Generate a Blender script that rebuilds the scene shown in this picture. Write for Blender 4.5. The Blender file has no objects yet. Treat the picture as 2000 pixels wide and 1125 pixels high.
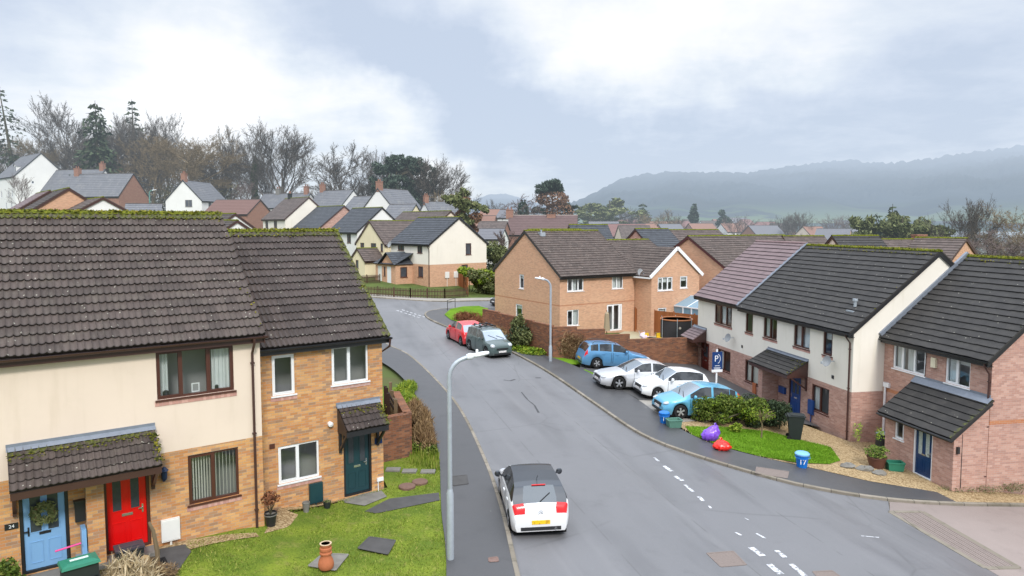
import bpy, bmesh, math, random
import numpy as np
from mathutils import Vector, Matrix
random.seed(7)
RNG = np.random.default_rng(11)
SC = bpy.context.scene
COL = SC.collection
R = math.radians
PI = math.pi

# ------------------------------------------------------------------ site survey
F_PX, V0, CZ = 1370.0, 543.0, 8.65
PITCH = math.atan((V0 - 440) / F_PX)
CP, SP = math.cos(PITCH), math.sin(PITCH)

def softp(x, w=3.0):
    a = np.clip(np.asarray(x, float) / w, -40, 40)
    r = w * np.log1p(np.exp(a))
    return np.where(np.asarray(x) / w < 40, r, x)

def sst(a, b, x):
    t = np.clip((np.asarray(x, float) - a) / (b - a), 0, 1)
    return t * t * (3 - 2 * t)

def g(X, Y):
    """terrain height"""
    X = np.asarray(X, float); Y = np.asarray(Y, float)
    yy = 22 + softp(Y - 22, 2) - softp(Y - 95, 6) - 22
    z = 0.03 * yy * (1 - sst(-5, 35, X))
    z = z - 0.075 * softp(np.minimum(X, 60), 3) * (1 - sst(60, 150, Y))
    z = z + 0.05 * softp(-X - 4, 3) * sst(45, 75, Y) + 0.09 * softp(-np.maximum(X, -66) - 22, 4) * sst(60, 100, Y)
    z = z - 0.02 * softp(np.minimum(Y, 400) - 75, 10) * sst(0, 45, X)
    z = z + 0.33 * sst(-5.5, -8.0, X) * (1 - sst(20.0, 23.0, Y)) * sst(11, 17, Y)
    return z

def gz(x, y): return float(g(x, y))

def ray(u, v):
    a = (u - 1000) / F_PX; b = (V0 - v) / F_PX
    return (a, CP + b * SP, -SP + b * CP)

def at(u, v, Y):
    r = ray(u, v); t = Y / r[1]
    return Vector((r[0] * t, Y, CZ + r[2] * t))

def onz(u, v, z):
    r = ray(u, v); t = (z - CZ) / r[2]
    return Vector((r[0] * t, r[1] * t, z))

def ong(u, v, dz=0.0):
    z = 0.0
    for i in range(50):
        p = onz(u, v, z); z = z + .5 * (gz(p.x, p.y) + dz - z)
    return p

# ------------------------------------------------------------------ node helpers
class NT:
    def __init__(s, mat):
        s.t = mat.node_tree; s.n = s.t.nodes; s.l = s.t.links
    def add(s, typ, **kw):
        n = s.n.new(typ)
        for k, v in kw.items():
            setattr(n, k, v)
        return n
    def link(s, a, b): s.l.new(a, b)
    def val(s, sock, v):
        if isinstance(v, bpy.types.NodeSocket): s.link(v, sock)
        elif isinstance(v, (tuple, list)):
            sock.default_value = tuple(v) + ((1.0,) if len(sock.default_value) == 4 and len(v) == 3 else ())
        else: sock.default_value = v
    def math(s, op, a, b=None, c=None, clamp=False):
        n = s.add('ShaderNodeMath', operation=op, use_clamp=clamp)
        s.val(n.inputs[0], a)
        if b is not None: s.val(n.inputs[1], b)
        if c is not None: s.val(n.inputs[2], c)
        return n.outputs[0]
    def vmath(s, op, a, b=None, scale=None):
        n = s.add('ShaderNodeVectorMath', operation=op)
        s.val(n.inputs[0], a)
        if b is not None: s.val(n.inputs[1], b)
        if scale is not None: s.val(n.inputs['Scale'], scale)
        return n.outputs['Value'] if op in ('DOT_PRODUCT', 'LENGTH') else n.outputs[0]
    def mix(s, f, a, b, blend='MIX'):
        n = s.add('ShaderNodeMix', data_type='RGBA', blend_type=blend)
        s.val(n.inputs[0], f); s.val(n.inputs[6], a); s.val(n.inputs[7], b)
        return n.outputs[2]
    def ramp(s, f, stops, interp='LINEAR'):
        n = s.add('ShaderNodeValToRGB'); n.color_ramp.interpolation = interp
        e = n.color_ramp.elements
        while len(e) > 1: e.remove(e[0])
        e[0].position = stops[0][0]; e[0].color = tuple(stops[0][1]) + (1,)
        for p, c in stops[1:]:
            k = e.new(p); k.color = tuple(c) + (1,)
        s.val(n.inputs[0], f)
        return n.outputs[0]
    def rng(s, v, a, b, c=0.0, d=1.0, smooth=True):
        n = s.add('ShaderNodeMapRange', interpolation_type='SMOOTHSTEP' if smooth else 'LINEAR')
        for i, q in enumerate((v, a, b, c, d)): s.val(n.inputs[i], q)
        return n.outputs[0]
    def noise(s, vec, scale, detail=3, rough=.55, dist=0.0):
        n = s.add('ShaderNodeTexNoise'); s.val(n.inputs['Vector'], vec)
        n.inputs['Scale'].default_value = scale; n.inputs['Detail'].default_value = detail
        n.inputs['Roughness'].default_value = rough; n.inputs['Distortion'].default_value = dist
        return n.outputs[0]
    def voro(s, vec, scale):
        n = s.add('ShaderNodeTexVoronoi'); s.val(n.inputs['Vector'], vec); n.inputs['Scale'].default_value = scale
        return n.outputs['Distance'], n.outputs['Color']
    def xyz(s, v):
        n = s.add('ShaderNodeSeparateXYZ'); s.val(n.inputs[0], v); return n.outputs
    def comb(s, x, y, z=0.0):
        n = s.add('ShaderNodeCombineXYZ')
        for i, q in enumerate((x, y, z)): s.val(n.inputs[i], q)
        return n.outputs[0]
    def white(s, vec, out='Value'):
        n = s.add('ShaderNodeTexWhiteNoise', noise_dimensions='3D'); s.val(n.inputs[0], vec); return n.outputs[out]
    def uv(s): return s.add('ShaderNodeUVMap').outputs[0]
    def obj(s): return s.add('ShaderNodeTexCoord').outputs['Object']
    def pos(s): return s.add('ShaderNodeNewGeometry').outputs['Position']
    def island(s): return s.add('ShaderNodeNewGeometry').outputs['Random Per Island']
    def attr(s, name): return s.add('ShaderNodeAttribute', attribute_name=name).outputs['Fac']
    def bump(s, h, strength=.3, dist=.01):
        n = s.add('ShaderNodeBump'); s.val(n.inputs['Height'], h)
        n.inputs['Strength'].default_value = strength; n.inputs['Distance'].default_value = dist
        return n.outputs[0]
    def bsdf(s, col, rough=.8, spec=.3, metal=0.0, normal=None, **kw):
        n = s.add('ShaderNodeBsdfPrincipled')
        s.val(n.inputs['Base Color'], col); s.val(n.inputs['Roughness'], rough)
        s.val(n.inputs['Specular IOR Level'], spec); s.val(n.inputs['Metallic'], metal)
        if normal is not None: s.link(normal, n.inputs['Normal'])
        for k, v in kw.items(): s.val(n.inputs[k], v)
        return n.outputs[0]

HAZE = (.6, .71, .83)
MATS = {}
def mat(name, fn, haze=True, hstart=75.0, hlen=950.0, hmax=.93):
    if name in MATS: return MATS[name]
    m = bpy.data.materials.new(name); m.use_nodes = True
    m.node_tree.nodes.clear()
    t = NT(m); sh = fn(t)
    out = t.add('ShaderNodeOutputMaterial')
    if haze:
        # haze painted into the surface: pale glow mixed in with distance from origin
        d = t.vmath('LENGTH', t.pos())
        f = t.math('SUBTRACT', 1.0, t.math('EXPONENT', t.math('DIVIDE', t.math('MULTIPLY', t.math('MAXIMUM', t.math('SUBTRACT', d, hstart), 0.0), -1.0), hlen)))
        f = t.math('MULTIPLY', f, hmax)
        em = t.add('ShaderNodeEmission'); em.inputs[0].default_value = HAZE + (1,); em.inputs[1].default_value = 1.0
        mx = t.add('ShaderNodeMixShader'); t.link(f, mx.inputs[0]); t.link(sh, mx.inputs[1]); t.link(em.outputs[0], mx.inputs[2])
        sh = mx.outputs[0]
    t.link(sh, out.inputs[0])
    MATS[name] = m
    return m

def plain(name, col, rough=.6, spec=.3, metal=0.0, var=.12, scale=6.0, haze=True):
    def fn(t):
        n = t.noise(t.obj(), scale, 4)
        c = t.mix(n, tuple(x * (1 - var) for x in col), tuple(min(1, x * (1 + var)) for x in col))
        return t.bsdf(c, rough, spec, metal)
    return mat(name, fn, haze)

def brick(name, palette, mortar=(.42, .38, .33), stain=.25, bw=.225, bh=.075, dirt=(.12, .1, .08)):
    def fn(t):
        uv = t.xyz(t.uv())
        vr = t.math('DIVIDE', uv[1], bh); row = t.math('FLOOR', vr)
        uo = t.math('ADD', t.math('DIVIDE', uv[0], bw), t.math('MULTIPLY', t.math('MODULO', t.math('ABSOLUTE', row), 2.0), .5))
        cell = t.comb(t.math('FLOOR', uo), row, 3.3)
        stops = []; n = len(palette)
        for i, c in enumerate(palette): stops.append((i / n, c))
        c = t.ramp(t.white(cell), stops, 'CONSTANT')
        patch = t.noise(t.uv(), .55, 3)
        # neighbouring bricks of a batch share a tone
        c = t.mix(t.rng(patch, .45, .7, 0, .35), c, palette[len(palette) // 2])
        c = t.mix(t.math('MULTIPLY', t.noise(t.uv(), 30, 2), .5), c, tuple(x * .55 for x in palette[0]))
        m = t.math('MAXIMUM', t.math('LESS_THAN', t.math('FRACT', vr), .14), t.math('LESS_THAN', t.math('FRACT', uo), .05))
        c = t.mix(t.math('MULTIPLY', m, .75), c, mortar)
        st = t.rng(t.noise(t.uv(), 1.1, 5, .65), .52, .75)
        c = t.mix(t.math('MULTIPLY', st, stain), c, dirt)
        return t.bsdf(c, .9, .15, normal=t.bump(t.math('SUBTRACT', 1.0, m), .5, .008))
    return mat(name, fn)

def rooftile(name, base, var=.35, light=(.13, .12, .1), lichen=.25, moss=1.0, rough=.75, streak=.3):
    MO1, MO2 = (.12, .125, .02), (.04, .048, .012)
    def fn(t):
        uvn = t.uv(); uv = t.xyz(uvn)
        cell = t.comb(t.math('FLOOR', uv[0]), t.math('FLOOR', uv[1]), 1.7)
        w = t.white(cell)
        c = t.mix(w, tuple(x * (1 - var) for x in base), tuple(x * (1 + var) for x in base))
        n1 = t.noise(uvn, .8, 5, .6)
        c = t.mix(t.rng(n1, .45, .75, 0, streak), c, light)
        c = t.mix(t.rng(t.noise(uvn, 9.0, 3), .5, .8, 0, .35), c, tuple(x * .4 for x in base))
        # lichen spots
        d, vc = t.voro(uvn, 2.3)
        sp = t.math('MULTIPLY', t.rng(d, .10, .16, 1, 0), t.math('GREATER_THAN', t.xyz(vc)[0], 1 - lichen))
        c = t.mix(t.math('MULTIPLY', sp, .75), c, (.42, .4, .33))
        # shade at each course overlap, painted in as darker lines
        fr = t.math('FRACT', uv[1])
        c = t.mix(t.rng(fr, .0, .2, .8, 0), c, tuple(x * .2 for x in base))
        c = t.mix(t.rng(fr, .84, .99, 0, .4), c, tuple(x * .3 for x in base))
        mo = t.attr('moss')
        mn = t.noise(uvn, 1.7, 4, .7)
        mm = t.math('MULTIPLY', t.rng(t.math('ADD', t.math('MULTIPLY', mo, 1.0), t.math('SUBTRACT', mn, .5)), .45, .62), moss)
        c = t.mix(mm, c, t.mix(t.rng(t.noise(uvn, 6, 3), .35, .65), MO2, MO1))
        r = t.math('SUBTRACT', rough, t.math('MULTIPLY', n1, .15))
        return t.bsdf(c, r, .35, normal=t.bump(t.noise(uvn, 14, 3), .35, .01))
    return mat(name, fn)

# ------------------------------------------------------------------ mesh builder
class MB:
    def __init__(s):
        s.v = []; s.f = []; s.m = []; s.uvs = []; s.a = []; s.mats = []
        s.cur = 0; s.moss = 0.0
    def use(s, m):
        if m not in s.mats: s.mats.append(m)
        s.cur = s.mats.index(m); return s
    def vert(s, p, moss=None):
        s.v.append((p[0], p[1], p[2])); s.a.append(s.moss if moss is None else moss); return len(s.v) - 1
    def face(s, idx, uv=None):
        s.f.append(tuple(idx)); s.m.append(s.cur); s.uvs.append(uv)
    def poly(s, pts, uv=None): s.face([s.vert(p) for p in pts], uv)
    def box(s, a, b, T=None):
        x0, y0, z0 = a; x1, y1, z1 = b
        P = [(x0, y0, z0), (x1, y0, z0), (x1, y1, z0), (x0, y1, z0), (x0, y0, z1), (x1, y0, z1), (x1, y1, z1), (x0, y1, z1)]
        if T: P = [T(*p) for p in P]
        i = [s.vert(p) for p in P]
        for q in ((0, 3, 2, 1), (4, 5, 6, 7), (0, 1, 5, 4), (1, 2, 6, 5), (2, 3, 7, 6), (3, 0, 4, 7)):
            s.face([i[k] for k in q])
        return s
    def bar(s, p, q, w, h, up=(0, 0, 1)):
        """rectangular bar from p to q, w sideways, h along up"""
        p = Vector(p); q = Vector(q); d = (q - p).normalized(); up = Vector(up)
        sd = d.cross(up)
        if sd.length < 1e-5: sd = Vector((1, 0, 0))
        sd.normalize(); u2 = sd.cross(d)
        i = []
        for c in (p, q):
            for a, b in ((-1, -1), (1, -1), (1, 1), (-1, 1)):
                i.append(s.vert(c + sd * (a * w / 2) + u2 * (b * h / 2)))
        s.face([i[3], i[2], i[1], i[0]]); s.face([i[4], i[5], i[6], i[7]])
        for k in range(4):
            j = (k + 1) % 4; s.face([i[k], i[j], i[4 + j], i[4 + k]])
        return s
    def tube(s, pts, r, n=8, cap=True):
        pts = [Vector(p) for p in pts]; rs = r if isinstance(r, (list, tuple)) else [r] * len(pts)
        rings = []; ref = None
        for k, p in enumerate(pts):
            d = (pts[min(k + 1, len(pts) - 1)] - pts[max(k - 1, 0)])
            if d.length < 1e-9: d = Vector((0, 0, 1))
            d.normalize()
            if ref is None or abs(ref.dot(d)) > .95:
                ref = Vector((0, 0, 1)) if abs(d.z) < .9 else Vector((1, 0, 0))
            a = d.cross(ref).normalized(); b = d.cross(a); ref = -b.cross(Vector((0, 0, 0))) if False else ref
            rings.append([s.vert(p + (a * math.cos(2 * PI * j / n) + b * math.sin(2 * PI * j / n)) * rs[k]) for j in range(n)])
        for k in range(len(rings) - 1):
            for j in range(n):
                q = (j + 1) % n
                s.face([rings[k][j], rings[k + 1][j], rings[k + 1][q], rings[k][q]])
        if cap and n > 2:
            s.face(rings[0]); s.face(rings[-1][::-1])
        return s
    def lathe(s, prof, n=16, c=(0, 0, 0), axis='z', a0=0.0):
        """prof: (radius, height) list"""
        rings = []
        for r, h in prof:
            ring = []
            for j in range(n):
                t = 2 * PI * j / n + a0; x, y = r * math.cos(t), r * math.sin(t)
                p = {'z': (x, y, h), 'y': (x, h, y), 'x': (h, x, y)}[axis]
                ring.append(s.vert((c[0] + p[0], c[1] + p[1], c[2] + p[2])))
            rings.append(ring)
        for k in range(len(rings) - 1):
            for j in range(n):
                q = (j + 1) % n
                f = [rings[k][j], rings[k][q], rings[k + 1][q], rings[k + 1][j]]
                s.face(f[::-1] if axis == 'y' else f)
        if prof[0][0] > 1e-4: s.face(rings[0][::-1])
        if prof[-1][0] > 1e-4: s.face(rings[-1])
        return s
    def build(s, name, parent=None, smooth=False, loc=None, mats=None, uv=True, angle=35):
        me = bpy.data.meshes.new(name)
        me.from_pydata(s.v, [], s.f)
        for m in (mats or s.mats): me.materials.append(m)
        if len(s.mats) > 1: me.polygons.foreach_set('material_index', s.m)
        if uv:
            co = np.array(s.v, dtype=float).reshape(-1, 3)
            nl = sum(len(f) for f in s.f); arr = np.zeros((nl, 2)); k = 0
            for f, u in zip(s.f, s.uvs):
                n = len(f)
                if u is not None: arr[k:k + n] = u
                else:
                    P = co[list(f)]; e1 = P[1] - P[0]; e2 = P[2] - P[0]
                    nx = abs(e1[1] * e2[2] - e1[2] * e2[1]); ny = abs(e1[2] * e2[0] - e1[0] * e2[2]); nz = abs(e1[0] * e2[1] - e1[1] * e2[0])
                    if nz >= nx and nz >= ny: arr[k:k + n] = P[:, :2]
                    elif nx > ny: arr[k:k + n] = P[:, 1:]
                    else: arr[k:k + n] = P[:, ::2]
                k += n
            l = me.uv_layers.new(name='UVMap'); l.data.foreach_set('uv', arr.ravel())
        if any(s.a):
            at_ = me.attributes.new('moss', 'FLOAT', 'POINT'); at_.data.foreach_set('value', np.array(s.a, dtype=np.float32))
        me.update()
        if smooth:
            me.polygons.foreach_set('use_smooth', [True] * len(me.polygons))
            if angle: me.set_sharp_from_angle(angle=R(angle))
        o = bpy.data.objects.new(name, me); COL.objects.link(o)
        if parent is not None: o.parent = parent
        if loc is not None: o.location = loc
        return o

def thing(name, label, cat, loc=(0, 0, 0), rotz=0.0, group=None):
    o = bpy.data.objects.new(name, None); COL.objects.link(o)
    o.empty_display_size = .3
    o.location = loc; o.rotation_euler = (0, 0, rotz)
    o['label'] = label; o['category'] = cat
    if group: o['group'] = group
    return o

def tag(o, label, cat, group=None):
    o['label'] = label; o['category'] = cat
    if group: o['group'] = group
    return o

def struct(o):
    o['kind'] = 'structure'; return o

def copy_tree(o, parent=None):
    c = o.copy(); COL.objects.link(c)
    if parent is not None: c.parent = parent
    for ch in list(o.children): copy_tree(ch, c)
    return c

def text_mesh(name, s, size, m, parent, M, extrude=.002, align='CENTER'):
    cu = bpy.data.curves.new(name, 'FONT'); cu.body = s; cu.size = size; cu.extrude = extrude
    cu.align_x = align; cu.align_y = 'CENTER'
    tmp = bpy.data.objects.new('tmp', cu); COL.objects.link(tmp)
    bpy.context.view_layer.update()
    me = bpy.data.meshes.new_from_object(tmp); bpy.data.objects.remove(tmp); bpy.data.curves.remove(cu)
    me.materials.clear(); me.materials.append(m); me.name = name
    o = bpy.data.objects.new(name, me); COL.objects.link(o); o.parent = parent; o.matrix_local = M
    return o
# ------------------------------------------------------------------ materials
BR_BUFF = brick('buff mixed brick', [(0.56, 0.257, 0.098), (0.714, 0.357, 0.133), (0.745, 0.403, 0.156), (0.628, 0.292, 0.114), (0.668, 0.34, 0.146), (0.473, 0.279, 0.162), (0.786, 0.451, 0.196), (0.605, 0.274, 0.118), (0.394, 0.243, 0.151), (0.712, 0.377, 0.17)], (.42, .36, .28), .18)
BR_RED = brick('pink brick', [(0.497, 0.28, 0.22), (0.56, 0.326, 0.257), (0.533, 0.308, 0.242), (0.601, 0.371, 0.295), (0.448, 0.259, 0.208), (0.572, 0.344, 0.27), (0.632, 0.406, 0.328), (0.475, 0.278, 0.227)], (.46, .38, .34), .16)
BR_TAN = brick('salmon brick', [(0.659, 0.367, 0.23), (0.707, 0.406, 0.255), (0.635, 0.358, 0.227), (0.737, 0.437, 0.277), (0.68, 0.39, 0.245), (0.58, 0.338, 0.219), (0.726, 0.423, 0.269)], (.52, .42, .32), .12)
BR_BAND = brick('orange band brick', [(.5, .2, .1), (.55, .24, .12), (.48, .2, .11)], (.45, .34, .26), .1)
BR_WALL = brick('weathered garden brick', [(0.223, 0.094, 0.052), (0.289, 0.119, 0.064), (0.171, 0.081, 0.052), (0.328, 0.15, 0.081), (0.144, 0.081, 0.058), (0.263, 0.112, 0.058)], (.17, .14, .115), .5, dirt=(.05, .045, .03))
BR_SILL = brick('red sill brick', [(0.6, 0.323, 0.268), (0.697, 0.418, 0.349), (0.54, 0.289, 0.247)], (.45, .36, .32), .1, bw=.075, bh=.225)
BR_FAR = brick('old red brick', [(.33, .16, .11), (.38, .2, .14), (.3, .15, .11)], (.35, .26, .2), .25)

def render_fn(col, grub=.3):
    def fn(t):
        n = t.noise(t.uv(), .5, 5, .6)
        uv = t.xyz(t.uv())
        streak = t.noise(t.comb(t.math('MULTIPLY', uv[0], 3.0), t.math('MULTIPLY', uv[1], .35), 0), 1.0, 4)
        c = t.mix(t.rng(n, .35, .7, 0, .5), col, tuple(x * .9 for x in col))
        c = t.mix(t.rng(streak, .52, .8, 0, grub), c, (col[0] * .72, col[1] * .7, col[2] * .62))
        c = t.mix(t.math('MULTIPLY', t.rng(t.noise(t.uv(), 1.6, 6, .7), .55, .8), .28), c, (col[0] * .8, col[1] * .8, col[2] * .74))
        return t.bsdf(c, .9, .1, normal=t.bump(t.noise(t.uv(), 45, 3), .35, .006))
    return fn
CREAM = mat('cream render', render_fn((.77, .64, .53)))
CREAM2 = mat('pale cream render', render_fn((.83, .775, .68)))
WHITER = mat('white render', render_fn((.8, .79, .76), .2))
YELLOWR = mat('pale yellow render', render_fn((.8, .7, .48)))

T_BROWN = rooftile('brown roman roof tile', (.078, .059, .051), .22, (.15, .13, .1), .45, streak=.35)
T_DARK = rooftile('dark concrete roof tile', (.06, .045, .04), .24, (.1, .086, .07), .4, streak=.3)
T_CHAR = rooftile('charcoal flat roof tile', (.037, .034, .032), .12, (.07, .063, .053), .2, .9, streak=.45)
T_PURP = rooftile('plum flat roof tile', (.19, .135, .138), .1, (.23, .17, .168), .05, .3)
T_LICH = rooftile('lichened brown roof tile', (.082, .06, .05), .22, (.17, .13, .11), .9)
T_BLUE = rooftile('blue grey roof tile', (.055, .06, .07), .16, (.09, .1, .11), .12)
T_FARB = rooftile('brown far roof tile', (.1, .075, .065), .2, (.14, .11, .09), .15)
def slate_fn(t):
    n = t.noise(t.uv(), .35, 5, .65)
    uv = t.xyz(t.uv())
    st = t.noise(t.comb(t.math('MULTIPLY', uv[0], 1.2), t.math('MULTIPLY', uv[1], .25), 0), 1.0, 4)
    c = t.mix(n, (.085, .09, .1), (.165, .165, .178))
    c = t.mix(t.rng(st, .5, .75, 0, .6), c, (.24, .23, .21))
    return t.bsdf(c, .6, .4)
SLATE = mat('grey slate', slate_fn)
def ridge_fn(t):
    p = t.obj(); n = t.noise(p, 5, 5, .7)
    c = t.mix(t.rng(t.noise(p, 14, 3), .3, .7), (.055, .07, .012), (.2, .21, .025))
    c = t.mix(t.rng(n, .6, .68), c, (.07, .06, .05))
    return t.bsdf(c, .95, .1, normal=t.bump(t.noise(p, 26, 4), .9, .03))
M_RIDGE = mat('mossy ridge', ridge_fn)
def moss_fn(t):
    n = t.island()
    c = t.ramp(n, [(0, (.03, .036, .01)), (.4, (.075, .08, .014)), (.75, (.15, .14, .02)), (1, (.24, .2, .03))])
    return t.bsdf(c, .95, .05)
M_MOSS = mat('moss cushions', moss_fn)
RIDGE_P = plain('plain ridge tile', (.075, .065, .06), .8, scale=4, var=.3)

M_BROWNW = plain('brown window frame', (.085, .03, .02), .35, .5, var=.2)
M_BROWNG = plain('brown gutter plastic', (.065, .03, .025), .35, .5)
M_BLACKP = plain('black plastic', (.02, .02, .022), .4, .5)
M_WHITE = plain('white upvc', (.82, .83, .84), .35, .5, var=.03)
M_OFFW = plain('off white paint', (.75, .74, .7), .5, .4, var=.05)
M_LEAD = plain('lead flashing', (.21, .235, .28), .5, .5, .2, var=.25)
M_STEEL = plain('galvanised steel', (.42, .46, .5), .45, .5, .35, var=.18, scale=9)
M_LAMPW = plain('white lamp head', (.75, .77, .8), .4, .5)
M_CHROME = plain('chrome', (.75, .76, .78), .2, .5, .9)
M_RED = plain('red door paint', (.72, .006, .006), .28, .5, var=.05)
M_LBLUE = plain('light blue door paint', (.22, .42, .68), .35, .5, var=.05)
M_NAVY = plain('navy door paint', (.012, .04, .12), .3, .5, var=.1)
M_ROYAL = plain('blue meter box', (.015, .06, .22), .4, .5)
M_TEAL = plain('dark teal door paint', (.014, .05, .06), .35, .5, var=.1)
M_MAROON = plain('maroon door paint', (.11, .02, .015), .35, .5)
M_TERRA = plain('terracotta', (.42, .14, .065), .8, .2, var=.2, scale=12)
M_BOWL = plain('brown bowl planter', (.12, .05, .035), .5, .4)
M_BIN = plain('dark bin plastic', (.025, .03, .03), .45, .4)
M_GREENP = plain('green recycling plastic', (.03, .19, .12), .45, .4)
M_BLUEP = plain('blue caddy plastic', (.01, .16, .55), .4, .45)
M_DISH = plain('grey dish', (.3, .31, .32), .6)
M_PURPLE = plain('purple refuse sack', (.2, .07, .56), .3, .6, var=.25)
M_REDBAG = plain('red refuse sack', (.75, .02, .012), .3, .6, var=.25)
M_PINK = plain('pink plastic', (.8, .08, .3), .4, .4)
M_STONE = plain('grey stone slab', (.2, .19, .17), .9, .2, var=.35, scale=5)
M_DSTONE = plain('dark wet slab', (.075, .072, .07), .75, .3, var=.3, scale=4)
M_PAVER = plain('buff patio slab', (.42, .38, .26), .85, .2, var=.2, scale=2)
M_DULLPINK = plain('dull pink cover', (.2, .13, .11), .85, var=.3)
M_IRON = plain('cast iron cover', (.2, .16, .14), .7, .4, .1, var=.3, scale=20)
M_SIGN = plain('navy sign board', (.012, .045, .16), .4, .4)
M_YPLATE = mat('yellow number plate', lambda t: t.bsdf(t.mix(t.rng(t.noise(t.obj(), 11, 2), .48, .6, 0, .55), (.85, .55, .02), (.35, .16, .02)), .4, .4))
M_WPLATE = mat('pale number plate', lambda t: t.bsdf(t.mix(t.rng(t.noise(t.obj(), 11, 2), .48, .6, 0, .5), (.75, .72, .7), (.4, .36, .36)), .4, .4))
def wood_fn(c1, c2):
    def fn(t):
        uv = t.xyz(t.uv())
        bd = t.white(t.comb(t.math('FLOOR', t.math('DIVIDE', uv[0], .12)), 0.0, 0.0))
        c = t.mix(bd, c1, c2)
        c = t.mix(t.rng(t.noise(t.comb(t.math('MULTIPLY', uv[0], 20), uv[1], 0), 1.5, 4), .45, .8, 0, .5), c, tuple(x * .5 for x in c1))
        return t.bsdf(c, .85, .2)
    return fn
W_FENCE = mat('brown picket wood', wood_fn((.07, .045, .03), (.11, .07, .045)))
W_ORANGE = mat('stained orange fence', wood_fn((.25, .085, .03), (.33, .12, .045)))
W_OLD = mat('old grey wood', wood_fn((.14, .1, .06), (.2, .15, .09)))
W_DARK = mat('dark timber', wood_fn((.035, .02, .015), (.05, .03, .022)))

def glass_fn(tint=.85, refl=1.1):
    def fn(t):
        tr = t.add('ShaderNodeBsdfTransparent'); tr.inputs[0].default_value = (tint, tint * 1.02, tint * 1.01, 1)
        gl = t.add('ShaderNodeBsdfGlossy'); gl.inputs[0].default_value = (.95, .97, 1, 1); gl.inputs['Roughness'].default_value = .03
        t.link(t.bump(t.noise(t.obj(), 1.3, 2), .06, .05), gl.inputs['Normal'])
        lw = t.add('ShaderNodeLayerWeight'); lw.inputs[0].default_value = .5
        fz = t.math('ADD', .07 * refl, t.math('MULTIPLY', t.math('POWER', lw.outputs['Facing'], 4.0), .8), clamp=True)
        mx = t.add('ShaderNodeMixShader'); t.link(fz, mx.inputs[0])
        t.link(tr.outputs[0], mx.inputs[1]); t.link(gl.outputs[0], mx.inputs[2])
        return mx.outputs[0]
    return fn
GLASS = mat('window glass', glass_fn(), False)
FARGLASS = mat('dark far glass', lambda t: t.bsdf(t.mix(t.noise(t.obj(), 1.2, 2), (.03, .035, .045), (.12, .13, .15)), .08, .8))
def carglass_fn(t, lo=.3, hi=.75):
    df = t.bsdf((.018, .022, .026), .2, .5)
    gl = t.add('ShaderNodeBsdfGlossy'); gl.inputs[0].default_value = (.85, .93, 1, 1); gl.inputs['Roughness'].default_value = .05
    t.link(t.bump(t.noise(t.obj(), 2.2, 3), .05, .06), gl.inputs['Normal'])
    lw = t.add('ShaderNodeLayerWeight'); lw.inputs[0].default_value = .35
    mx = t.add('ShaderNodeMixShader'); t.link(t.rng(lw.outputs['Facing'], 0, 1, lo, hi, False), mx.inputs[0])
    t.link(df, mx.inputs[1]); t.link(gl.outputs[0], mx.inputs[2])
    return mx.outputs[0]
CARGLASS = mat('car glass', carglass_fn)
CARREAR = mat('tinted rear glass', lambda t: carglass_fn(t, .1, .4))
CARSIDE = mat('car side glass', lambda t: t.bsdf(t.mix(t.rng(t.noise(t.obj(), 1.6, 2), .45, .6), (.012, .014, .016), (.06, .065, .07)), .06, 1.0))
M_ROOM = mat('room interior', lambda t: t.bsdf(t.mix(t.noise(t.obj(), .9, 2), (.22, .22, .225), (.5, .5, .5)), .9, .1), False)
M_CURT = mat('pale curtain', lambda t: t.bsdf(t.mix(t.noise(t.obj(), 3, 2), (.62, .66, .66), (.78, .8, .8)), .9, .1), False)
M_BLIND = mat('cream blind slats', lambda t: t.bsdf((.7, .68, .6), .7, .2), False)
M_FROST = plain('obscured door glass', (.05, .06, .07), .25, .5, var=.3, scale=10)
M_TYRE = plain('tyre rubber', (.02, .02, .021), .8, .2)
M_RIM = plain('alloy wheel', (.5, .51, .53), .35, .5, .6)
M_RIMD = plain('dark alloy wheel', (.2, .2, .21), .4, .5, .5)
M_UNDER = plain('car underside', (.012, .012, .012), .9, .1)
M_TAIL = plain('red tail lamp', (.6, .012, .015), .15, .6)
M_HEAD = plain('headlamp lens', (.45, .47, .5), .1, .8)
def paint(name, col, metal=.0, rough=.25):
    def fn(t):
        n = t.noise(t.obj(), 2.5, 4)
        d = t.rng(t.xyz(t.obj())[2], .2, .55, .35, 0)      # road film low on the sills
        c = t.mix(t.math('MULTIPLY', d, n), col, (.12, .1, .085))
        return t.bsdf(c, t.math('ADD', rough, t.math('MULTIPLY', n, .1)), .5, metal, **{'Coat Weight': .6, 'Coat Roughness': .08})
    return mat(name, fn)
P_WHITE = paint('white car paint', (.8, .8, .8))
def blackroof_fn(t):
    df = t.bsdf((.018, .02, .024), .3, .5); gl = t.add('ShaderNodeBsdfGlossy'); gl.inputs[0].default_value = (.8, .88, 1, 1); gl.inputs['Roughness'].default_value = .1
    mx = t.add('ShaderNodeMixShader'); mx.inputs[0].default_value = .05; t.link(df, mx.inputs[1]); t.link(gl.outputs[0], mx.inputs[2]); return mx.outputs[0]
P_BLACK = mat('black car roof', blackroof_fn)
P_RED = paint('red car paint', (.62, .012, .018)); P_GREEN = paint('dark green car paint', (.06, .09, .088))
P_BLUE = paint('mid blue car paint', (.1, .28, .5), .2); P_SILV = paint('silver car paint', (.6, .61, .63), .35, .3)
P_CYAN = paint('light blue car paint', (.12, .42, .62), .25); P_WHITE2 = paint('pearl white car paint', (.82, .83, .84))
P_DARK = paint('dark car paint', (.02, .03, .035))

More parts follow.
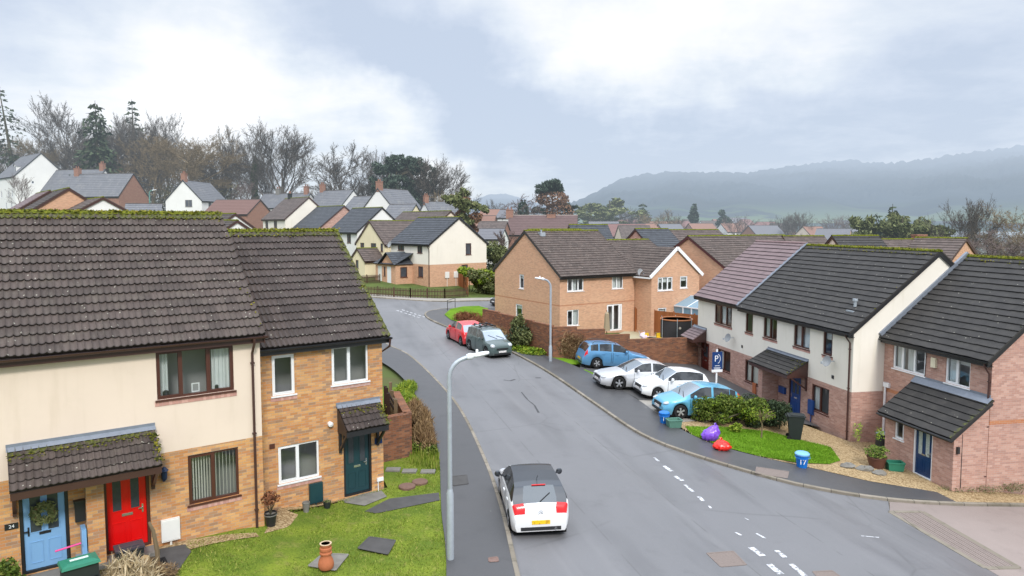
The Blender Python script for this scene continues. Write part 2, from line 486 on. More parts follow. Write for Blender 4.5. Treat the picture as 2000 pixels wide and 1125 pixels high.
def asphalt_fn(base, wet, patchy):
    def fn(t):
        p = t.pos()
        n = t.noise(p, .22, 6, .6); n2 = t.noise(p, 1.4, 5, .6); n3 = t.noise(p, 55, 2)
        c = t.mix(n, tuple(x * (1 - patchy) for x in base), tuple(x * (1 + patchy) for x in base))
        c = t.mix(t.rng(n2, .5, .78, 0, .35), c, tuple(x * .55 for x in base))
        c = t.mix(t.math('MULTIPLY', t.rng(n3, .55, .8), .35), c, tuple(min(1, x * 2.2) for x in base))
        d, vc = t.voro(p, 3.1)
        c = t.mix(t.math('MULTIPLY', t.rng(d, .03, .06, 1, 0), t.math('GREATER_THAN', t.xyz(vc)[0], .93)), c, (.4, .38, .34))
        return t.bsdf(c, t.rng(n, .3, .7, wet - .1, wet + .12), .5, normal=t.bump(n3, .25, .01))
    return fn
def road_fn(t):
    p = t.pos()
    n = t.noise(p, .16, 5, .55); n2 = t.noise(p, .9, 6, .65); n3 = t.noise(p, 60, 2)
    c = t.mix(n, (.122, .121, .126), (.185, .183, .19))
    c = t.mix(t.rng(n2, .52, .8, 0, .4), c, (.08, .079, .082))
    c = t.mix(t.math('MULTIPLY', t.rng(n3, .5, .8), .25), c, (.3, .3, .3))
    # long patched seams and wheel tracks follow the carriageway
    q = t.xyz(p)
    al = t.math('ADD', t.math('MULTIPLY', q[0], .97), t.math('MULTIPLY', q[1], .28))
    tr = t.noise(t.comb(t.math('MULTIPLY', al, 1.1), t.math('MULTIPLY', q[1], .03), 0), 1.0, 3)
    c = t.mix(t.rng(tr, .5, .7, 0, .3), c, (.215, .212, .215))
    w = t.add('ShaderNodeTexVoronoi', feature='DISTANCE_TO_EDGE'); w.inputs['Scale'].default_value = .16
    t.link(t.vmath('ADD', p, t.vmath('SCALE', t.add('ShaderNodeTexNoise').outputs[1], scale=2.0)), w.inputs['Vector'])
    wet = t.rng(t.noise(t.comb(t.math('MULTIPLY', al, .5), t.math('MULTIPLY', q[1], .09), 0), 1.0, 4, .6), .48, .7)
    c = t.mix(t.math('MULTIPLY', wet, .38), c, (.07, .07, .074))
    ed = t.math('FRACT', t.math('MULTIPLY', al, .31)); c = t.mix(t.math('MULTIPLY', t.rng(t.math('ABSOLUTE', t.math('SUBTRACT', ed, .5)), .0, .014, 1, 0), t.rng(n2, .42, .55)), c, (.115, .114, .116))
    cr = t.math('MULTIPLY', t.rng(w.outputs['Distance'], .0, .01, 1, 0), t.rng(n, .46, .54))
    c = t.mix(t.math('MULTIPLY', cr, .3), c, (.07, .07, .07))
    return t.bsdf(c, t.math('SUBTRACT', t.rng(n, .3, .7, .42, .58), t.math('MULTIPLY', wet, .12)), .45, normal=t.bump(n3, .2, .008))
M_ROAD = mat('worn wet asphalt', road_fn)
M_PAVE = mat('dark wet pavement', asphalt_fn((.068, .067, .069), .5, .4))
M_DRIVE = mat('driveway asphalt', asphalt_fn((.09, .088, .088), .55, .3))
M_PINKROAD = mat('faded red blockwork', asphalt_fn((.24, .195, .175), .6, .3))
M_CONC = mat('pale concrete', asphalt_fn((.3, .275, .24), .7, .25))
def kerb_fn(t):
    uv = t.xyz(t.uv())
    j = t.math('LESS_THAN', t.math('FRACT', t.math('DIVIDE', uv[0], .915)), .022)
    s = t.white(t.comb(t.math('FLOOR', t.math('DIVIDE', uv[0], .915)), 0.0, 0.0))
    c = t.mix(s, (.19, .165, .13), (.29, .255, .21))
    c = t.mix(t.rng(t.noise(t.pos(), 3, 5, .65), .45, .75, 0, .6), c, (.1, .095, .06))
    c = t.mix(j, c, (.04, .04, .035))
    return t.bsdf(c, .85, .2)
M_KERB = mat('kerb stone', kerb_fn)
M_PAINT = mat('worn road paint', lambda t: t.bsdf(t.mix(t.rng(t.noise(t.pos(), 9, 5, .7), .45, .6), (.6, .61, .63), (.2, .2, .21)), .7, .3))
def lawn_fn(a, b, c3):
    def fn(t):
        p = t.pos(); n = t.noise(p, .9, 5, .6); n2 = t.noise(p, 18, 3)
        c = t.mix(t.rng(n, .35, .68), a, b)
        c = t.mix(t.rng(t.noise(p, 2.7, 4), .52, .75, 0, .6), c, c3)
        c = t.mix(t.math('MULTIPLY', t.rng(n2, .45, .75), .6), c, tuple(x * .45 for x in a))
        return t.bsdf(c, .95, .1, normal=t.bump(n2, .8, .03))
    return fn
M_LAWN = mat('mossy lawn', lawn_fn((.105, .155, .022), (.19, .24, .03), (.24, .215, .07)))
M_LAWN2 = mat('bright lawn', lawn_fn((.1, .2, .012), (.14, .26, .015), (.17, .23, .03)))
M_LAWN3 = mat('dull far lawn', lawn_fn((.075, .105, .03), (.115, .15, .04), (.13, .11, .06)))
M_BLADE = mat('grass blades', lambda t: t.bsdf(t.ramp(t.island(), [(0, (.08, .13, .014)), (.5, (.175, .24, .028)), (.85, (.27, .3, .055)), (1, (.36, .32, .1))]), .8, .15))
M_BLADE2 = mat('bright grass blades', lambda t: t.bsdf(t.ramp(t.island(), [(0, (.075, .17, .008)), (.5, (.13, .27, .012)), (1, (.2, .33, .03))]), .8, .15))
M_GRAVEL = mat('golden gravel', lambda t: t.bsdf(t.mix(t.white(t.vmath('FLOOR', t.vmath('SCALE', t.pos(), scale=22.0))), (.2, .13, .06), (.47, .35, .2)), .9, .2, normal=t.bump(t.noise(t.pos(), 30, 2), .8, .03)))
def ground_fn(t):
    p = t.pos(); n = t.noise(p, .05, 5); n2 = t.noise(p, .6, 5)
    c = t.mix(n, (.06, .085, .025), (.1, .12, .04)); c = t.mix(t.rng(n2, .45, .7, 0, .6), c, (.1, .075, .045))
    return t.bsdf(c, .95, .1)
M_GROUND = mat('rough ground', ground_fn)

def leafmat(name, stops, rough=.7, trans=.0):
    return mat(name, lambda t: t.bsdf(t.ramp(t.island(), stops), rough, .2))
L_HEDGE = leafmat('hedge leaves', [(0, (.03, .05, .008)), (.4, (.075, .12, .016)), (.8, (.14, .19, .03)), (1, (.2, .22, .05))])
L_DARK = leafmat('dark shrub leaves', [(0, (.012, .022, .01)), (.5, (.03, .05, .022)), (1, (.06, .085, .04))])
L_LIME = leafmat('lime shrub leaves', [(0, (.06, .12, .012)), (.5, (.16, .24, .02)), (1, (.32, .36, .04))])
L_BROWN = leafmat('dead brown stems', [(0, (.12, .07, .035)), (.5, (.22, .14, .07)), (1, (.36, .25, .13))])
L_STRAW = leafmat('straw grass', [(0, (.3, .22, .12)), (.5, (.5, .4, .25)), (1, (.65, .55, .38))])
L_RUST = leafmat('rusty dead leaves', [(0, (.08, .03, .015)), (.5, (.16, .06, .025)), (1, (.24, .1, .05))])
L_CON = leafmat('conifer needles', [(0, (.02, .035, .018)), (.5, (.045, .065, .034)), (1, (.075, .1, .05))])
L_PINE = leafmat('pine needles', [(0, (.02, .035, .024)), (.5, (.042, .065, .045)), (1, (.075, .105, .07))])
L_IVY = leafmat('ivy leaves', [(0, (.022, .034, .012)), (.6, (.05, .07, .024)), (1, (.09, .11, .04))])
L_RUSSET = leafmat('russet needles', [(0, (.1, .05, .03)), (.5, (.2, .105, .06)), (1, (.28, .17, .1))])
L_OLIVE = leafmat('olive leaves', [(0, (.06, .075, .026)), (.5, (.13, .15, .055)), (1, (.2, .21, .09))])
B_GREY = mat('grey brown twigs', lambda t: t.bsdf(t.mix(t.noise(t.obj(), .8, 3), (.075, .064, .054), (.14, .12, .098)), .9, .1))
B_WARM = mat('warm brown twigs', lambda t: t.bsdf(t.mix(t.noise(t.obj(), .8, 3), (.15, .112, .068), (.26, .2, .12)), .9, .1))
B_PURP = mat('purple brown twigs', lambda t: t.bsdf(t.mix(t.noise(t.obj(), .8, 3), (.11, .082, .074), (.18, .135, .118)), .9, .1))
B_BARK = mat('mossy bark', lambda t: t.bsdf(t.mix(t.noise(t.obj(), 1.2, 4), (.05, .042, .033), (.12, .11, .065)), .95, .1))
# ------------------------------------------------------------------ building kit
def TF(L, D, side, off=0.0):
    """wall coordinates (u along, w inward, z) -> house coordinates"""
    return {'F': lambda u, w, z: (u, w, z), 'R': lambda u, w, z: (L - w, u, z),
            'B': lambda u, w, z: (L - u, D - w, z), 'L': lambda u, w, z: (w, D - u, z)}[side]

def wall_side(mb, T, W, z0, z1, holes, rev=.09, uo=0.0):
    hs = [h for h in holes if h[3] > z0 and h[2] < z1]
    us = sorted({0.0, W} | {h[0] for h in hs} | {h[1] for h in hs})
    zs = sorted({z0, z1} | {max(z0, h[2]) for h in hs} | {min(z1, h[3]) for h in hs})
    for a, b in zip(us, us[1:]):
        for c, d in zip(zs, zs[1:]):
            m, n = (a + b) / 2, (c + d) / 2
            if any(h[0] < m < h[1] and h[2] < n < h[3] for h in hs): continue
            mb.poly([T(a, 0, c), T(b, 0, c), T(b, 0, d), T(a, 0, d)], [(a + uo, c), (b + uo, c), (b + uo, d), (a + uo, d)])
    for h in hs:
        a, b, c, d = h[0], h[1], max(z0, h[2]), min(z1, h[3])
        for (p, q) in (((a, c), (a, d)), ((a, d), (b, d)), ((b, d), (b, c)), ((b, c), (a, c))):
            if p[1] == q[1] and p[1] in (z0, z1) and p[1] not in (h[2], h[3]): continue
            mb.poly([T(p[0], 0, p[1]), T(q[0], 0, q[1]), T(q[0], rev, q[1]), T(p[0], rev, p[1])], [(p[0], p[1]), (q[0], q[1]), (q[0] + .05, q[1] + rev), (p[0] + .05, p[1] + rev)])

def shell(root, L, D, zb, eave, rise, bands, holes=None, gable_mat=None, sides='FRBL'):
    """bands: (z0, z1, material, part name) from the ground up; the last carries the gables"""
    holes = holes or {}
    out = []
    for i, (z0, z1, m, nm) in enumerate(bands):
        mb = MB(); mb.use(m)
        for sd in sides:
            W = L if sd in 'FB' else D
            T = TF(L, D, sd)
            wall_side(mb, T, W, z0, z1, holes.get(sd, []), uo={'F': 0, 'R': 3.17, 'B': 7.7, 'L': 11.3}[sd])
            if i == len(bands) - 1 and sd in 'RL':
                if gable_mat: mb.use(gable_mat)
                mb.poly([T(0, 0, z1), T(D, 0, z1), T(D / 2, 0, z1 + rise)], [(0, z1), (D, z1), (D / 2, z1 + rise)])
                mb.use(m)
        out.append(mb.build(nm, root))
    return out

def window(root, T, u0, u1, z0, z1, cols=(), fm=None, far=False, curtain=None, sill=True, tops=None, name='window', transom=None, sillmat=None, casement=True, fw=None):
    fm = fm or M_WHITE
    fw = fw or (.055 if not far else .08)
    w0, w1 = .035, .1
    m = MB().use(fm)
    m.box((u0, w0, z0), (u0 + fw, w1, z1), T); m.box((u1 - fw, w0, z0), (u1, w1, z1), T)
    m.box((u0 + fw, w0, z0), (u1 - fw, w1, z0 + fw), T); m.box((u0 + fw, w0, z1 - fw), (u1 - fw, w1, z1), T)
    xs = [u0] + [u0 + c * (u1 - u0) for c in cols] + [u1]
    for c in xs[1:-1]:
        m.box((c - fw * .6, w0 - .004, z0 + fw), (c + fw * .6, w1, z1 - fw), T)
    if casement and not far:
        for i, (a, b) in enumerate(zip(xs, xs[1:])):
            if len(xs) > 2 and i % 2: continue
            a2 = a + (fw if i == 0 else fw * .6); b2 = b - (fw if i == len(xs) - 2 else fw * .6); q = .032; e = w0 - .012
            m.box((a2, e, z0 + fw), (a2 + q, w1 - .01, z1 - fw), T); m.box((b2 - q, e, z0 + fw), (b2, w1 - .01, z1 - fw), T)
            m.box((a2 + q, e, z0 + fw), (b2 - q, w1 - .01, z0 + fw + q), T); m.box((a2 + q, e, z1 - fw - q), (b2 - q, w1 - .01, z1 - fw), T)
    if transom:
        zt = z0 + transom * (z1 - z0); m.box((u0 + fw, w0 + .002, zt - .025), (u1 - fw, w1 - .004, zt + .025), T)
    f = m.build(name, root)
    p = MB().use(FARGLASS if far else GLASS)
    p.poly([T(u0 + fw * .5, .07, z0 + fw * .5), T(u1 - fw * .5, .07, z0 + fw * .5), T(u1 - fw * .5, .07, z1 - fw * .5), T(u0 + fw * .5, .07, z1 - fw * .5)])
    p.build('pane', f)
    if not far:
        r = MB().use(M_ROOM)
        a, b, c, d, n, w = u0 + .01, u1 - .01, z0 + .01, z1 - .01, .11, .75
        P = lambda u, ww, z: T(u, ww, z)
        r.poly([P(a - .3, w, c - .5), P(b + .3, w, c - .5), P(b + .3, w, d + .2), P(a - .3, w, d + .2)])
        r.poly([P(a, n, c), P(a - .3, w, c - .5), P(a - .3, w, d + .2), P(a, n, d)]); r.poly([P(b, n, c), P(b, n, d), P(b + .3, w, d + .2), P(b + .3, w, c - .5)])
        r.poly([P(a, n, c), P(b, n, c), P(b + .3, w, c - .5), P(a - .3, w, c - .5)]); r.poly([P(a, n, d), P(a - .3, w, d + .2), P(b + .3, w, d + .2), P(b, n, d)])
        r.build('room', f)
        for cu in (curtain or ()):
            k = MB()
            if cu[0] == 'drape':
                k.use(M_CURT); a = u0 + cu[1] * (u1 - u0); b = u0 + cu[2] * (u1 - u0); N = 14
                col = [(a + (b - a) * i / N, .16 + .025 * math.sin(i * 2.3)) for i in range(N + 1)]
                for (ua, wa), (ub, wb) in zip(col, col[1:]):
                    k.poly([T(ua, wa, z0 + .06), T(ub, wb, z0 + .06), T(ub, wb, z1 - .03), T(ua, wa, z1 - .03)])
                k.build('curtain', f)
            elif cu[0] == 'slats':
                k.use(M_BLIND); a = u0 + cu[1] * (u1 - u0); b = u0 + cu[2] * (u1 - u0); N = cu[3]
                for i in range(N):
                    q = a + (b - a) * (i + .5) / N; h = (b - a) / N * cu[4]
                    k.poly([T(q - h, .14, z0 + .05), T(q + h, .16, z0 + .05), T(q + h, .16, z1 - .04), T(q - h, .14, z1 - .04)])
                k.build('blind', f)
            elif cu[0] == 'roller':
                k.use(M_CURT); zt = z1 - cu[1] * (z1 - z0)
                k.poly([T(u0 + .06, .15, zt), T(u1 - .06, .15, zt), T(u1 - .06, .15, z1 - .03), T(u0 + .06, .15, z1 - .03)])
                k.build('blind', f)
    if sill:
        s = MB().use(sillmat or fm)
        if sillmat: s.box((u0 - .06, -.012, z0 - .16), (u1 + .06, .08, z0 - .045), T)
        s.use(fm).box((u0 - .05, -.045, z0 - .045), (u1 + .05, w0 + .02, z0 - .003), T)
        s.build('sill', f)
    return f

def tiles(mb, O, U, S, length, slen, gauge=.3, style='flat', tw=.3, moss=None, detail=1.0, thick=.03, v0=0.0):
    """courses of roof tiles: O eaves start, U along the eaves, S up the slope"""
    O, U, S = Vector(O), Vector(U).normalized(), Vector(S).normalized()
    Nn = U.cross(S).normalized()
    if Nn.z < 0: Nn = -Nn
    nc = max(2, round(slen / gauge)); gq = slen / nc
    if style == 'roman':
        pitch = tw / 2; per = 6
        nu = int(length / pitch * per); wave = lambda u: .055 * (1 - abs(math.sin(PI * u / pitch)) ** .7)
    else:
        nu = max(2, int(length / (tw / 2) * detail)); wave = lambda u: 0.0
        if detail >= 1: wave = lambda u: .006 * (1 if (u / tw) % 1 < .5 else 0)
    us = [length * i / nu for i in range(nu + 1)]
    wv = [wave(u) for u in us]
    for c in range(nc):
        s0, s1 = c * gq, (c + 1) * gq
        jit = {}
        A, B, C = [], [], []
        for k, u in enumerate(us):
            ti = int(u / tw + (c % 2) * .5 * (style == 'flat'))
            if ti not in jit: jit[ti] = (random.uniform(-.011, .009), random.uniform(-.004, .004)) if detail > .3 else (0, 0)
            js, jz = jit[ti]
            P0 = O + U * u
            mo = 0.0
            if moss: mo = moss(u / length, (c + .5) / nc, u, slen - s0)
            A.append(mb.vert(P0 + S * (s0 + js) + Nn * (-.004 + wv[k] * .4), mo))
            B.append(mb.vert(P0 + S * (s0 + js) + Nn * (thick + wv[k] + jz), mo))
            C.append(mb.vert(P0 + S * (s1 + .012) + Nn * (.002 + wv[k]), mo))
        for k in range(nu):
            q0, q1 = us[k] / tw, us[k + 1] / tw
            if style == 'flat': q0 += .5 * (c % 2); q1 += .5 * (c % 2)
            vv = c + v0
            mb.face([A[k], A[k + 1], B[k + 1], B[k]], [(q0, vv + .02), (q1, vv + .02), (q1, vv + .04), (q0, vv + .04)])
            mb.face([B[k], B[k + 1], C[k + 1], C[k]], [(q0, vv + .05), (q1, vv + .05), (q1, vv + .98), (q0, vv + .98)])
    # end faces and underside
    a = O - Nn * .03; d = S * slen
    mb.poly([a, a + d, a + d + U * length, a + U * length], [(0, 0)] * 4)
    for e, f in ((O, 1), (O + U * length, -1)):
        p = [e - Nn * .03, e + Nn * .03, e + d + Nn * .03, e + d - Nn * .03]
        mb.poly(p if f > 0 else p[::-1], [(0, .5)] * 4)

def moss_lumps(mb, pts, n, r0=.018, r1=.05):
    """small moss cushions scattered along a polyline of (point, spread)"""
    for i in range(n):
        k = random.randrange(len(pts) - 1); t = random.random()
        (p, sp), (q, sq) = pts[k], pts[k + 1]
        c = Vector(p).lerp(Vector(q), t) + Vector((random.gauss(0, sp), random.gauss(0, sp), random.gauss(0, sp * .35)))
        r = random.uniform(r0, r1)
        top = mb.vert(c + Vector((0, 0, r * .9))); ring = []
        for j in range(5):
            a = 2 * PI * j / 5 + i
            ring.append(mb.vert(c + Vector((math.cos(a) * r * 1.2, math.sin(a) * r * 1.2, -r * .3))))
        for j in range(5): mb.face([ring[j], ring[(j + 1) % 5], top])

def pitched_roof(root, L, D, eave, rise, tm, style='flat', oe=.28, ov=.09, gauge=.3, tw=.3, moss=None, detail=1.0,
                 ridge=None, gut=None, fascia=None, back=True, left_end=True, right_end=True, name='roof', lumps=0, thick=.03, barge=True, vmoss=.5):
    sl = rise / (D / 2)
    n = Vector((1, sl)); ln = math.hypot(D / 2 + oe, (D / 2 + oe) * sl)
    ze = eave - oe * sl + .07
    zr = eave + rise + .07
    mb = MB().use(tm)
    x0 = -ov if left_end else 0.0; x1 = L + ov if right_end else L
    tiles(mb, (x0, -oe, ze), (1, 0, 0), (0, 1, sl), x1 - x0, ln, gauge, style, tw, moss, detail, thick)
    if back:
        tiles(mb, (x0, D + oe, ze), (1, 0, 0), (0, -1, sl), x1 - x0, ln, gauge, 'flat', tw, moss, min(detail, .12), thick)
    ro = mb.build(name, root)
    rb = MB().use(ridge or M_RIDGE); nt = max(1, round((x1 - x0) / .45)); ng = 7
    for i in range(nt):
        a = x0 + (x1 - x0) * i / nt; b = x0 + (x1 - x0) * (i + 1) / nt + .02
        rr = .13 + random.uniform(-.008, .008)
        for (xa, xb, r) in ((a, b, rr),):
            ra = []; rb2 = []
            for j in range(ng):
                t = PI * (.06 + .88 * j / (ng - 1))
                ra.append(rb.vert((xa, D / 2 + r * math.cos(t), zr - .06 + r * .95 * math.sin(t))))
                rb2.append(rb.vert((xb, D / 2 + (r - .012) * math.cos(t), zr - .06 + (r - .012) * .95 * math.sin(t))))
            for j in range(ng - 1): rb.face([ra[j], rb2[j], rb2[j + 1], ra[j + 1]])
            rb.face(ra); rb.face(rb2[::-1])
    rb.build('ridge', ro)
    gm = gut or M_BROWNG
    f = MB().use(fascia or gm)
    f.box((x0 + .02, -oe + .05, ze - .22), (x1 - .02, -oe + .075, ze - .035))
    f.box((x0 + .02, -oe + .08, ze - .22), (x1 - .02, -.002, ze - .2))
    f.build('fascia', ro); f = MB().use(fascia or gm)
    f.box((x0 + .02, D + oe - .075, ze - .22), (x1 - .02, D + oe - .05, ze - .035))
    f.build('fascia', ro)
    gb = MB().use(gm); ng = 6
    ra, rc = [], []
    for j in range(ng + 1):
        t = PI + PI * j / ng
        ra.append((-oe - .012 + .062 * math.cos(t), ze - .045 + .062 * math.sin(t)))
    for a, b in zip(ra, ra[1:]):
        gb.poly([(x0, a[0], a[1]), (x1 + .06, a[0], a[1]), (x1 + .06, b[0], b[1]), (x0, b[0], b[1])])
        gb.poly([(x0, b[0] * 1.0, b[1] + .006), (x1 + .06, b[0], b[1] + .006), (x1 + .06, a[0], a[1] + .006), (x0, a[0], a[1] + .006)])
    gb.poly([(x1 + .06, y, z) for y, z in ra]); gb.poly([(x0, y, z) for y, z in ra[::-1]])
    gb.build('gutter', ro)
    if barge:
        bb = MB().use(fascia or gm)
        for xe, ok, sg in ((x0, left_end, -1), (x1, right_end, 1)):
            if not ok: continue
            bb = MB().use(fascia or gm)
            for y0_, y1_ in ((-oe, D / 2), (D + oe, D / 2)):
                xa, xb = (xe + .012, xe + .04) if sg < 0 else (xe - .04, xe - .012)
                P = [(y0_, ze - .04), (y1_, zr - .04), (y1_, zr - .24), (y0_, ze - .24)]
                i0 = [bb.vert((xa, y, z)) for y, z in P]; i1 = [bb.vert((xb, y, z)) for y, z in P]
                bb.face(i0); bb.face(i1[::-1])
                for k in range(4): bb.face([i0[k], i0[(k + 1) % 4], i1[(k + 1) % 4], i1[k]])
            bb.build('barge_board', ro)
    if lumps:
        mo = MB().use(M_MOSS)
        moss_lumps(mo, [((x0, D / 2, zr + .035), .055), ((x1, D / 2, zr + .035), .055)], lumps, .014, .04)
        moss_lumps(mo, [((x0, D / 2 - .25, zr - .25 * sl + .045), .1), ((x1, D / 2 - .25, zr - .25 * sl + .045), .1)], lumps // 4, .012, .035)
        if right_end and vmoss:
            y1_ = -oe; moss_lumps(mo, [((x1 - .12, D / 2 - .3, zr - .3 * sl + .05), .06), ((x1 - .1, -oe + .2, ze + .25 * sl), .05)], int(lumps / 9 * vmoss), .012, .035)
        mo.build('moss', ro)['kind'] = 'stuff'
    return ro

def downpipe(root, x, y, ztop, zbot, m, oe=.28, side=1):
    d = MB().use(m)
    d.tube([(x, y - oe, ztop), (x, y - oe, ztop - .12), (x, y - .05, ztop - .42), (x, y - .05, zbot)], .036, 8)
    for z in (zbot + .5, (ztop + zbot) / 2, ztop - .7): d.box((x - .05, y - .09, z - .02), (x + .05, y - .002, z + .02))
    return d.build('downpipe', root, True)

def panel_door(root, T, u0, u1, z0, z1, dm, fm, glass=None, lights=((.18, .42, .52, .92), (.58, .82, .52, .92)), letter=M_CHROME, sidebar=False, name='door', panels=True, w=.07):
    fr = MB().use(fm); q = .07
    fr.box((u0, w - .04, z0), (u0 + q, w + .05, z1), T); fr.box((u1 - q, w - .04, z0), (u1, w + .05, z1), T)
    fr.box((u0 + q, w - .04, z1 - q), (u1 - q, w + .05, z1), T); fr.box((u0 + q, w - .06, z0), (u1 - q, w + .05, z0 + .06), T)
    a, b, c, d = u0 + q + .006, u1 - q - .006, z0 + .066, z1 - q - .006
    dr = MB().use(dm); dr.box((a, w, c), (b, w + .045, d), T)
    W, H = b - a, d - c
    if panels:
        for (pa, pb) in ((.12, .44), (.56, .88)):
            ua, ub, va, vb = a + pa * W, a + pb * W, c + .07 * H, c + .34 * H
            for s in ((ua, ub, va, va + .018), (ua, ub, vb - .018, vb), (ua, ua + .018, va + .018, vb - .018), (ub - .018, ub, va + .018, vb - .018)):
                dr.box((s[0], w - .011, s[2]), (s[1], w, s[3]), T)
    o = dr.build(name, root)
    fr.build('door_frame', o)
    gl = MB().use(glass or M_FROST)
    tr = MB().use(dm)
    for (la, lb, va, vb) in lights:
        ua, ub, z_a, z_b = a + la * W, a + lb * W, c + va * H, c + vb * H
        gl.box((ua, w - .004, z_a), (ub, w, z_b), T)
        for s in ((ua - .02, ub + .02, z_a - .02, z_a), (ua - .02, ub + .02, z_b, z_b + .02), (ua - .02, ua, z_a, z_b), (ub, ub + .02, z_a, z_b)):
            tr.box((s[0], w - .012, s[2]), (s[1], w, s[3]), T)
    if lights:
        gl.build('pane', o); tr.build('glazing_trim', o)
    if letter:
        lb_ = MB().use(letter); lb_.box((a + .36 * W, w - .014, c + .415 * H), (a + .64 * W, w, c + .45 * H), T); lb_.build('letterbox', o)
        h = MB().use(letter); hx = b - .09 if sidebar else a + .09
        h.box((hx - .018, w - .012, c + .42 * H), (hx + .018, w, c + .53 * H), T); h.box((hx - .1, w - .05, c + .475 * H), (hx + .01, w - .03, c + .49 * H), T)
        h.box((hx - .01, w - .05, c + .475 * H), (hx + .01, w, c + .49 * H), T)
        h.build('handle', o)
    return o

def canopy(root, x0, x1, ztop, proj, drop, tm, style, wood, y0=0.0, brackets=True, gauge=.25, ntop=None, tw=.3, lump=0, moss=None, lead=True):
    """lean-to roof over a door, against the front wall"""
    mb = MB().use(tm)
    ln = math.hypot(proj, drop)
    tiles(mb, (x0, y0 - proj, ztop - drop), (1, 0, 0), (0, proj, drop), x1 - x0, ln, gauge, style, tw, moss)
    c = mb.build('canopy', root)
    w = MB().use(wood)
    zl = ztop - drop
    w.box((x0 + .01, y0 - proj + .03, zl - .2), (x1 - .01, y0 - proj + .07, zl - .035))
    for x in (x0 + .015, x1 - .055):
        i0 = [(x, y0 - proj + .07, zl - .18), (x, y0 - .003, zl - .18), (x, y0 - .003, ztop - .05), (x, y0 - proj + .07, zl - .03)]
        A = [w.vert(p) for p in i0]; B = [w.vert((p[0] + .04, p[1], p[2])) for p in i0]
        w.face(A[::-1]); w.face(B)
        for k in range(4): w.face([A[k], A[(k + 1) % 4], B[(k + 1) % 4], B[k]])
    w.box((x0 + .06, y0 - proj + .075, zl - .19), (x1 - .06, y0 - .003, zl - .17))
    if brackets:
        for x in (x0 + .04, x1 - .12):
            w.box((x, y0 - .085, zl - .85), (x + .08, y0 - .003, zl - .2))
            w.bar((x + .04, y0 - .06, zl - .75), (x + .04, y0 - proj * .75, zl - .2), .07, .07)
    w.build('canopy_timber', c)
    if lead:
        l = MB().use(M_LEAD)
        l.box((x0 - .02, y0 - .02, ztop - .03), (x1 + .02, y0 - .004, ztop + .12))
        a = .13; s = drop / proj
        l.poly([(x0 - .02, y0 - .02, ztop + .05), (x0 - .02, y0 - a, ztop + .05 - a * s + .02), (x1 + .02, y0 - a, ztop + .05 - a * s + .02), (x1 + .02, y0 - .02, ztop + .05)][::-1])
        l.build('flashing', c)
    if lump:
        mo = MB().use(M_MOSS)
        moss_lumps(mo, [((x0, y0 - .25, ztop - .25 * drop / proj + .05), .1), ((x1, y0 - .25, ztop - .25 * drop / proj + .05), .1)], lump, .01, .03)
        moss_lumps(mo, [((x1 - .05, y0 - .2, ztop - .2 * drop / proj + .05), .05), ((x1 - .05, y0 - proj + .1, zl + .1), .05)], lump // 2, .012, .04)
        mo.build('moss', c)['kind'] = 'stuff'
    return c

def dish(root, p, face, name='satellite_dish', m=None, r=.23):
    """satellite dish on a bracket; p on the wall, face = outward direction, house coordinates"""
    f = Vector(face).normalized(); p = Vector(p)
    c = p + f * .35
    look = (f + Vector((0, 0, .35)) + Vector((.3, 0, 0))).normalized()
    q = look.to_track_quat('Z', 'Y').to_matrix()
    mb = MB().use(m or M_DISH); rings = []
    for k in range(5):
        rr = r * k / 4; rings.append([mb.vert(c + q @ Vector((rr * math.cos(j * PI / 8), rr * 1.1 * math.sin(j * PI / 8), (rr / r) ** 2 * .07))) for j in range(16)])
    for k in range(4):
        for j in range(16): mb.face([rings[k][j], rings[k][(j + 1) % 16], rings[k + 1][(j + 1) % 16], rings[k + 1][j]])
    o = mb.build(name, root, True)
    a = MB().use(M_STEEL); a.tube([p, p + f * .15, c], .02, 6); a.tube([c - q @ Vector((0, r, 0)), c + q @ Vector((0, -r * .6, .35))], .012, 5)
    e = c + q @ Vector((0, -r * .6, .35)); a.box(tuple(e - Vector((.04, .04, .05))), tuple(e + Vector((.04, .04, .05))))
    a.build('dish_arm', o)
    return o

def meter_box(root, u, z, m, T, pipe=True, w=.4, h=.6):
    b = MB().use(m); b.box((u, -.09, z), (u + w, -.003, z + h), T); b.box((u + .03, -.1, z + .03), (u + w - .03, -.09, z + h - .03), T)
    o = b.build('meter_box', root)
    if pipe:
        p = MB().use(m); p.tube([T(u + w / 2, -.045, z), T(u + w / 2, -.045, -.2)], .028, 6); p.build('meter_pipe', o)
    return o
# ------------------------------------------------------------------ near left pair and the brick end house
DL = Vector((.804, .595, 0)).normalized(); NL = Vector((-DL.y, DL.x, 0)); RZL = math.atan2(DL.y, DL.x)
H1C = Vector((-6.94, 19.10, 0))                                   # front corner of the cream pair
L1 = 9.0
h1o = H1C - DL * L1
fl = .38
h1 = thing('cream_house', 'near cream pair with mossy brown roof, one red door and one light blue door', 'house', (h1o.x, h1o.y, fl), RZL)
ED1, RI1, D1 = 5.42, 3.15, 8.0
def u1(px, py_unused=None, w=0.0):
    """distance along the cream pair's front for a survey bearing"""
    b = (px - 1000) / F_PX
    # point = h1o + DL*t - on bearing b (small pitch correction)
    o = h1o + NL * w
    k = b * 1.0
    return (k * (o.y * CP + .35) - o.x) / (DL.x - k * DL.y * CP)
W1 = (u1(308), u1(458)); W2 = (u1(363), u1(462)); RD = (u1(195), u1(286)); BD = (u1(28), u1(126))
hol = {'F': [(W1[0], W1[1], 3.83, 5.08), (W2[0], W2[1], .92, 2.25), (RD[0], RD[1], .12, 2.2), (BD[0], BD[1], .12, 2.2), (W1[0] - 4.55, W1[0] - 3.35, 3.83, 5.0)], 'B': [(1, 2.5, 3.8, 5), (5, 6.5, 3.8, 5)]}
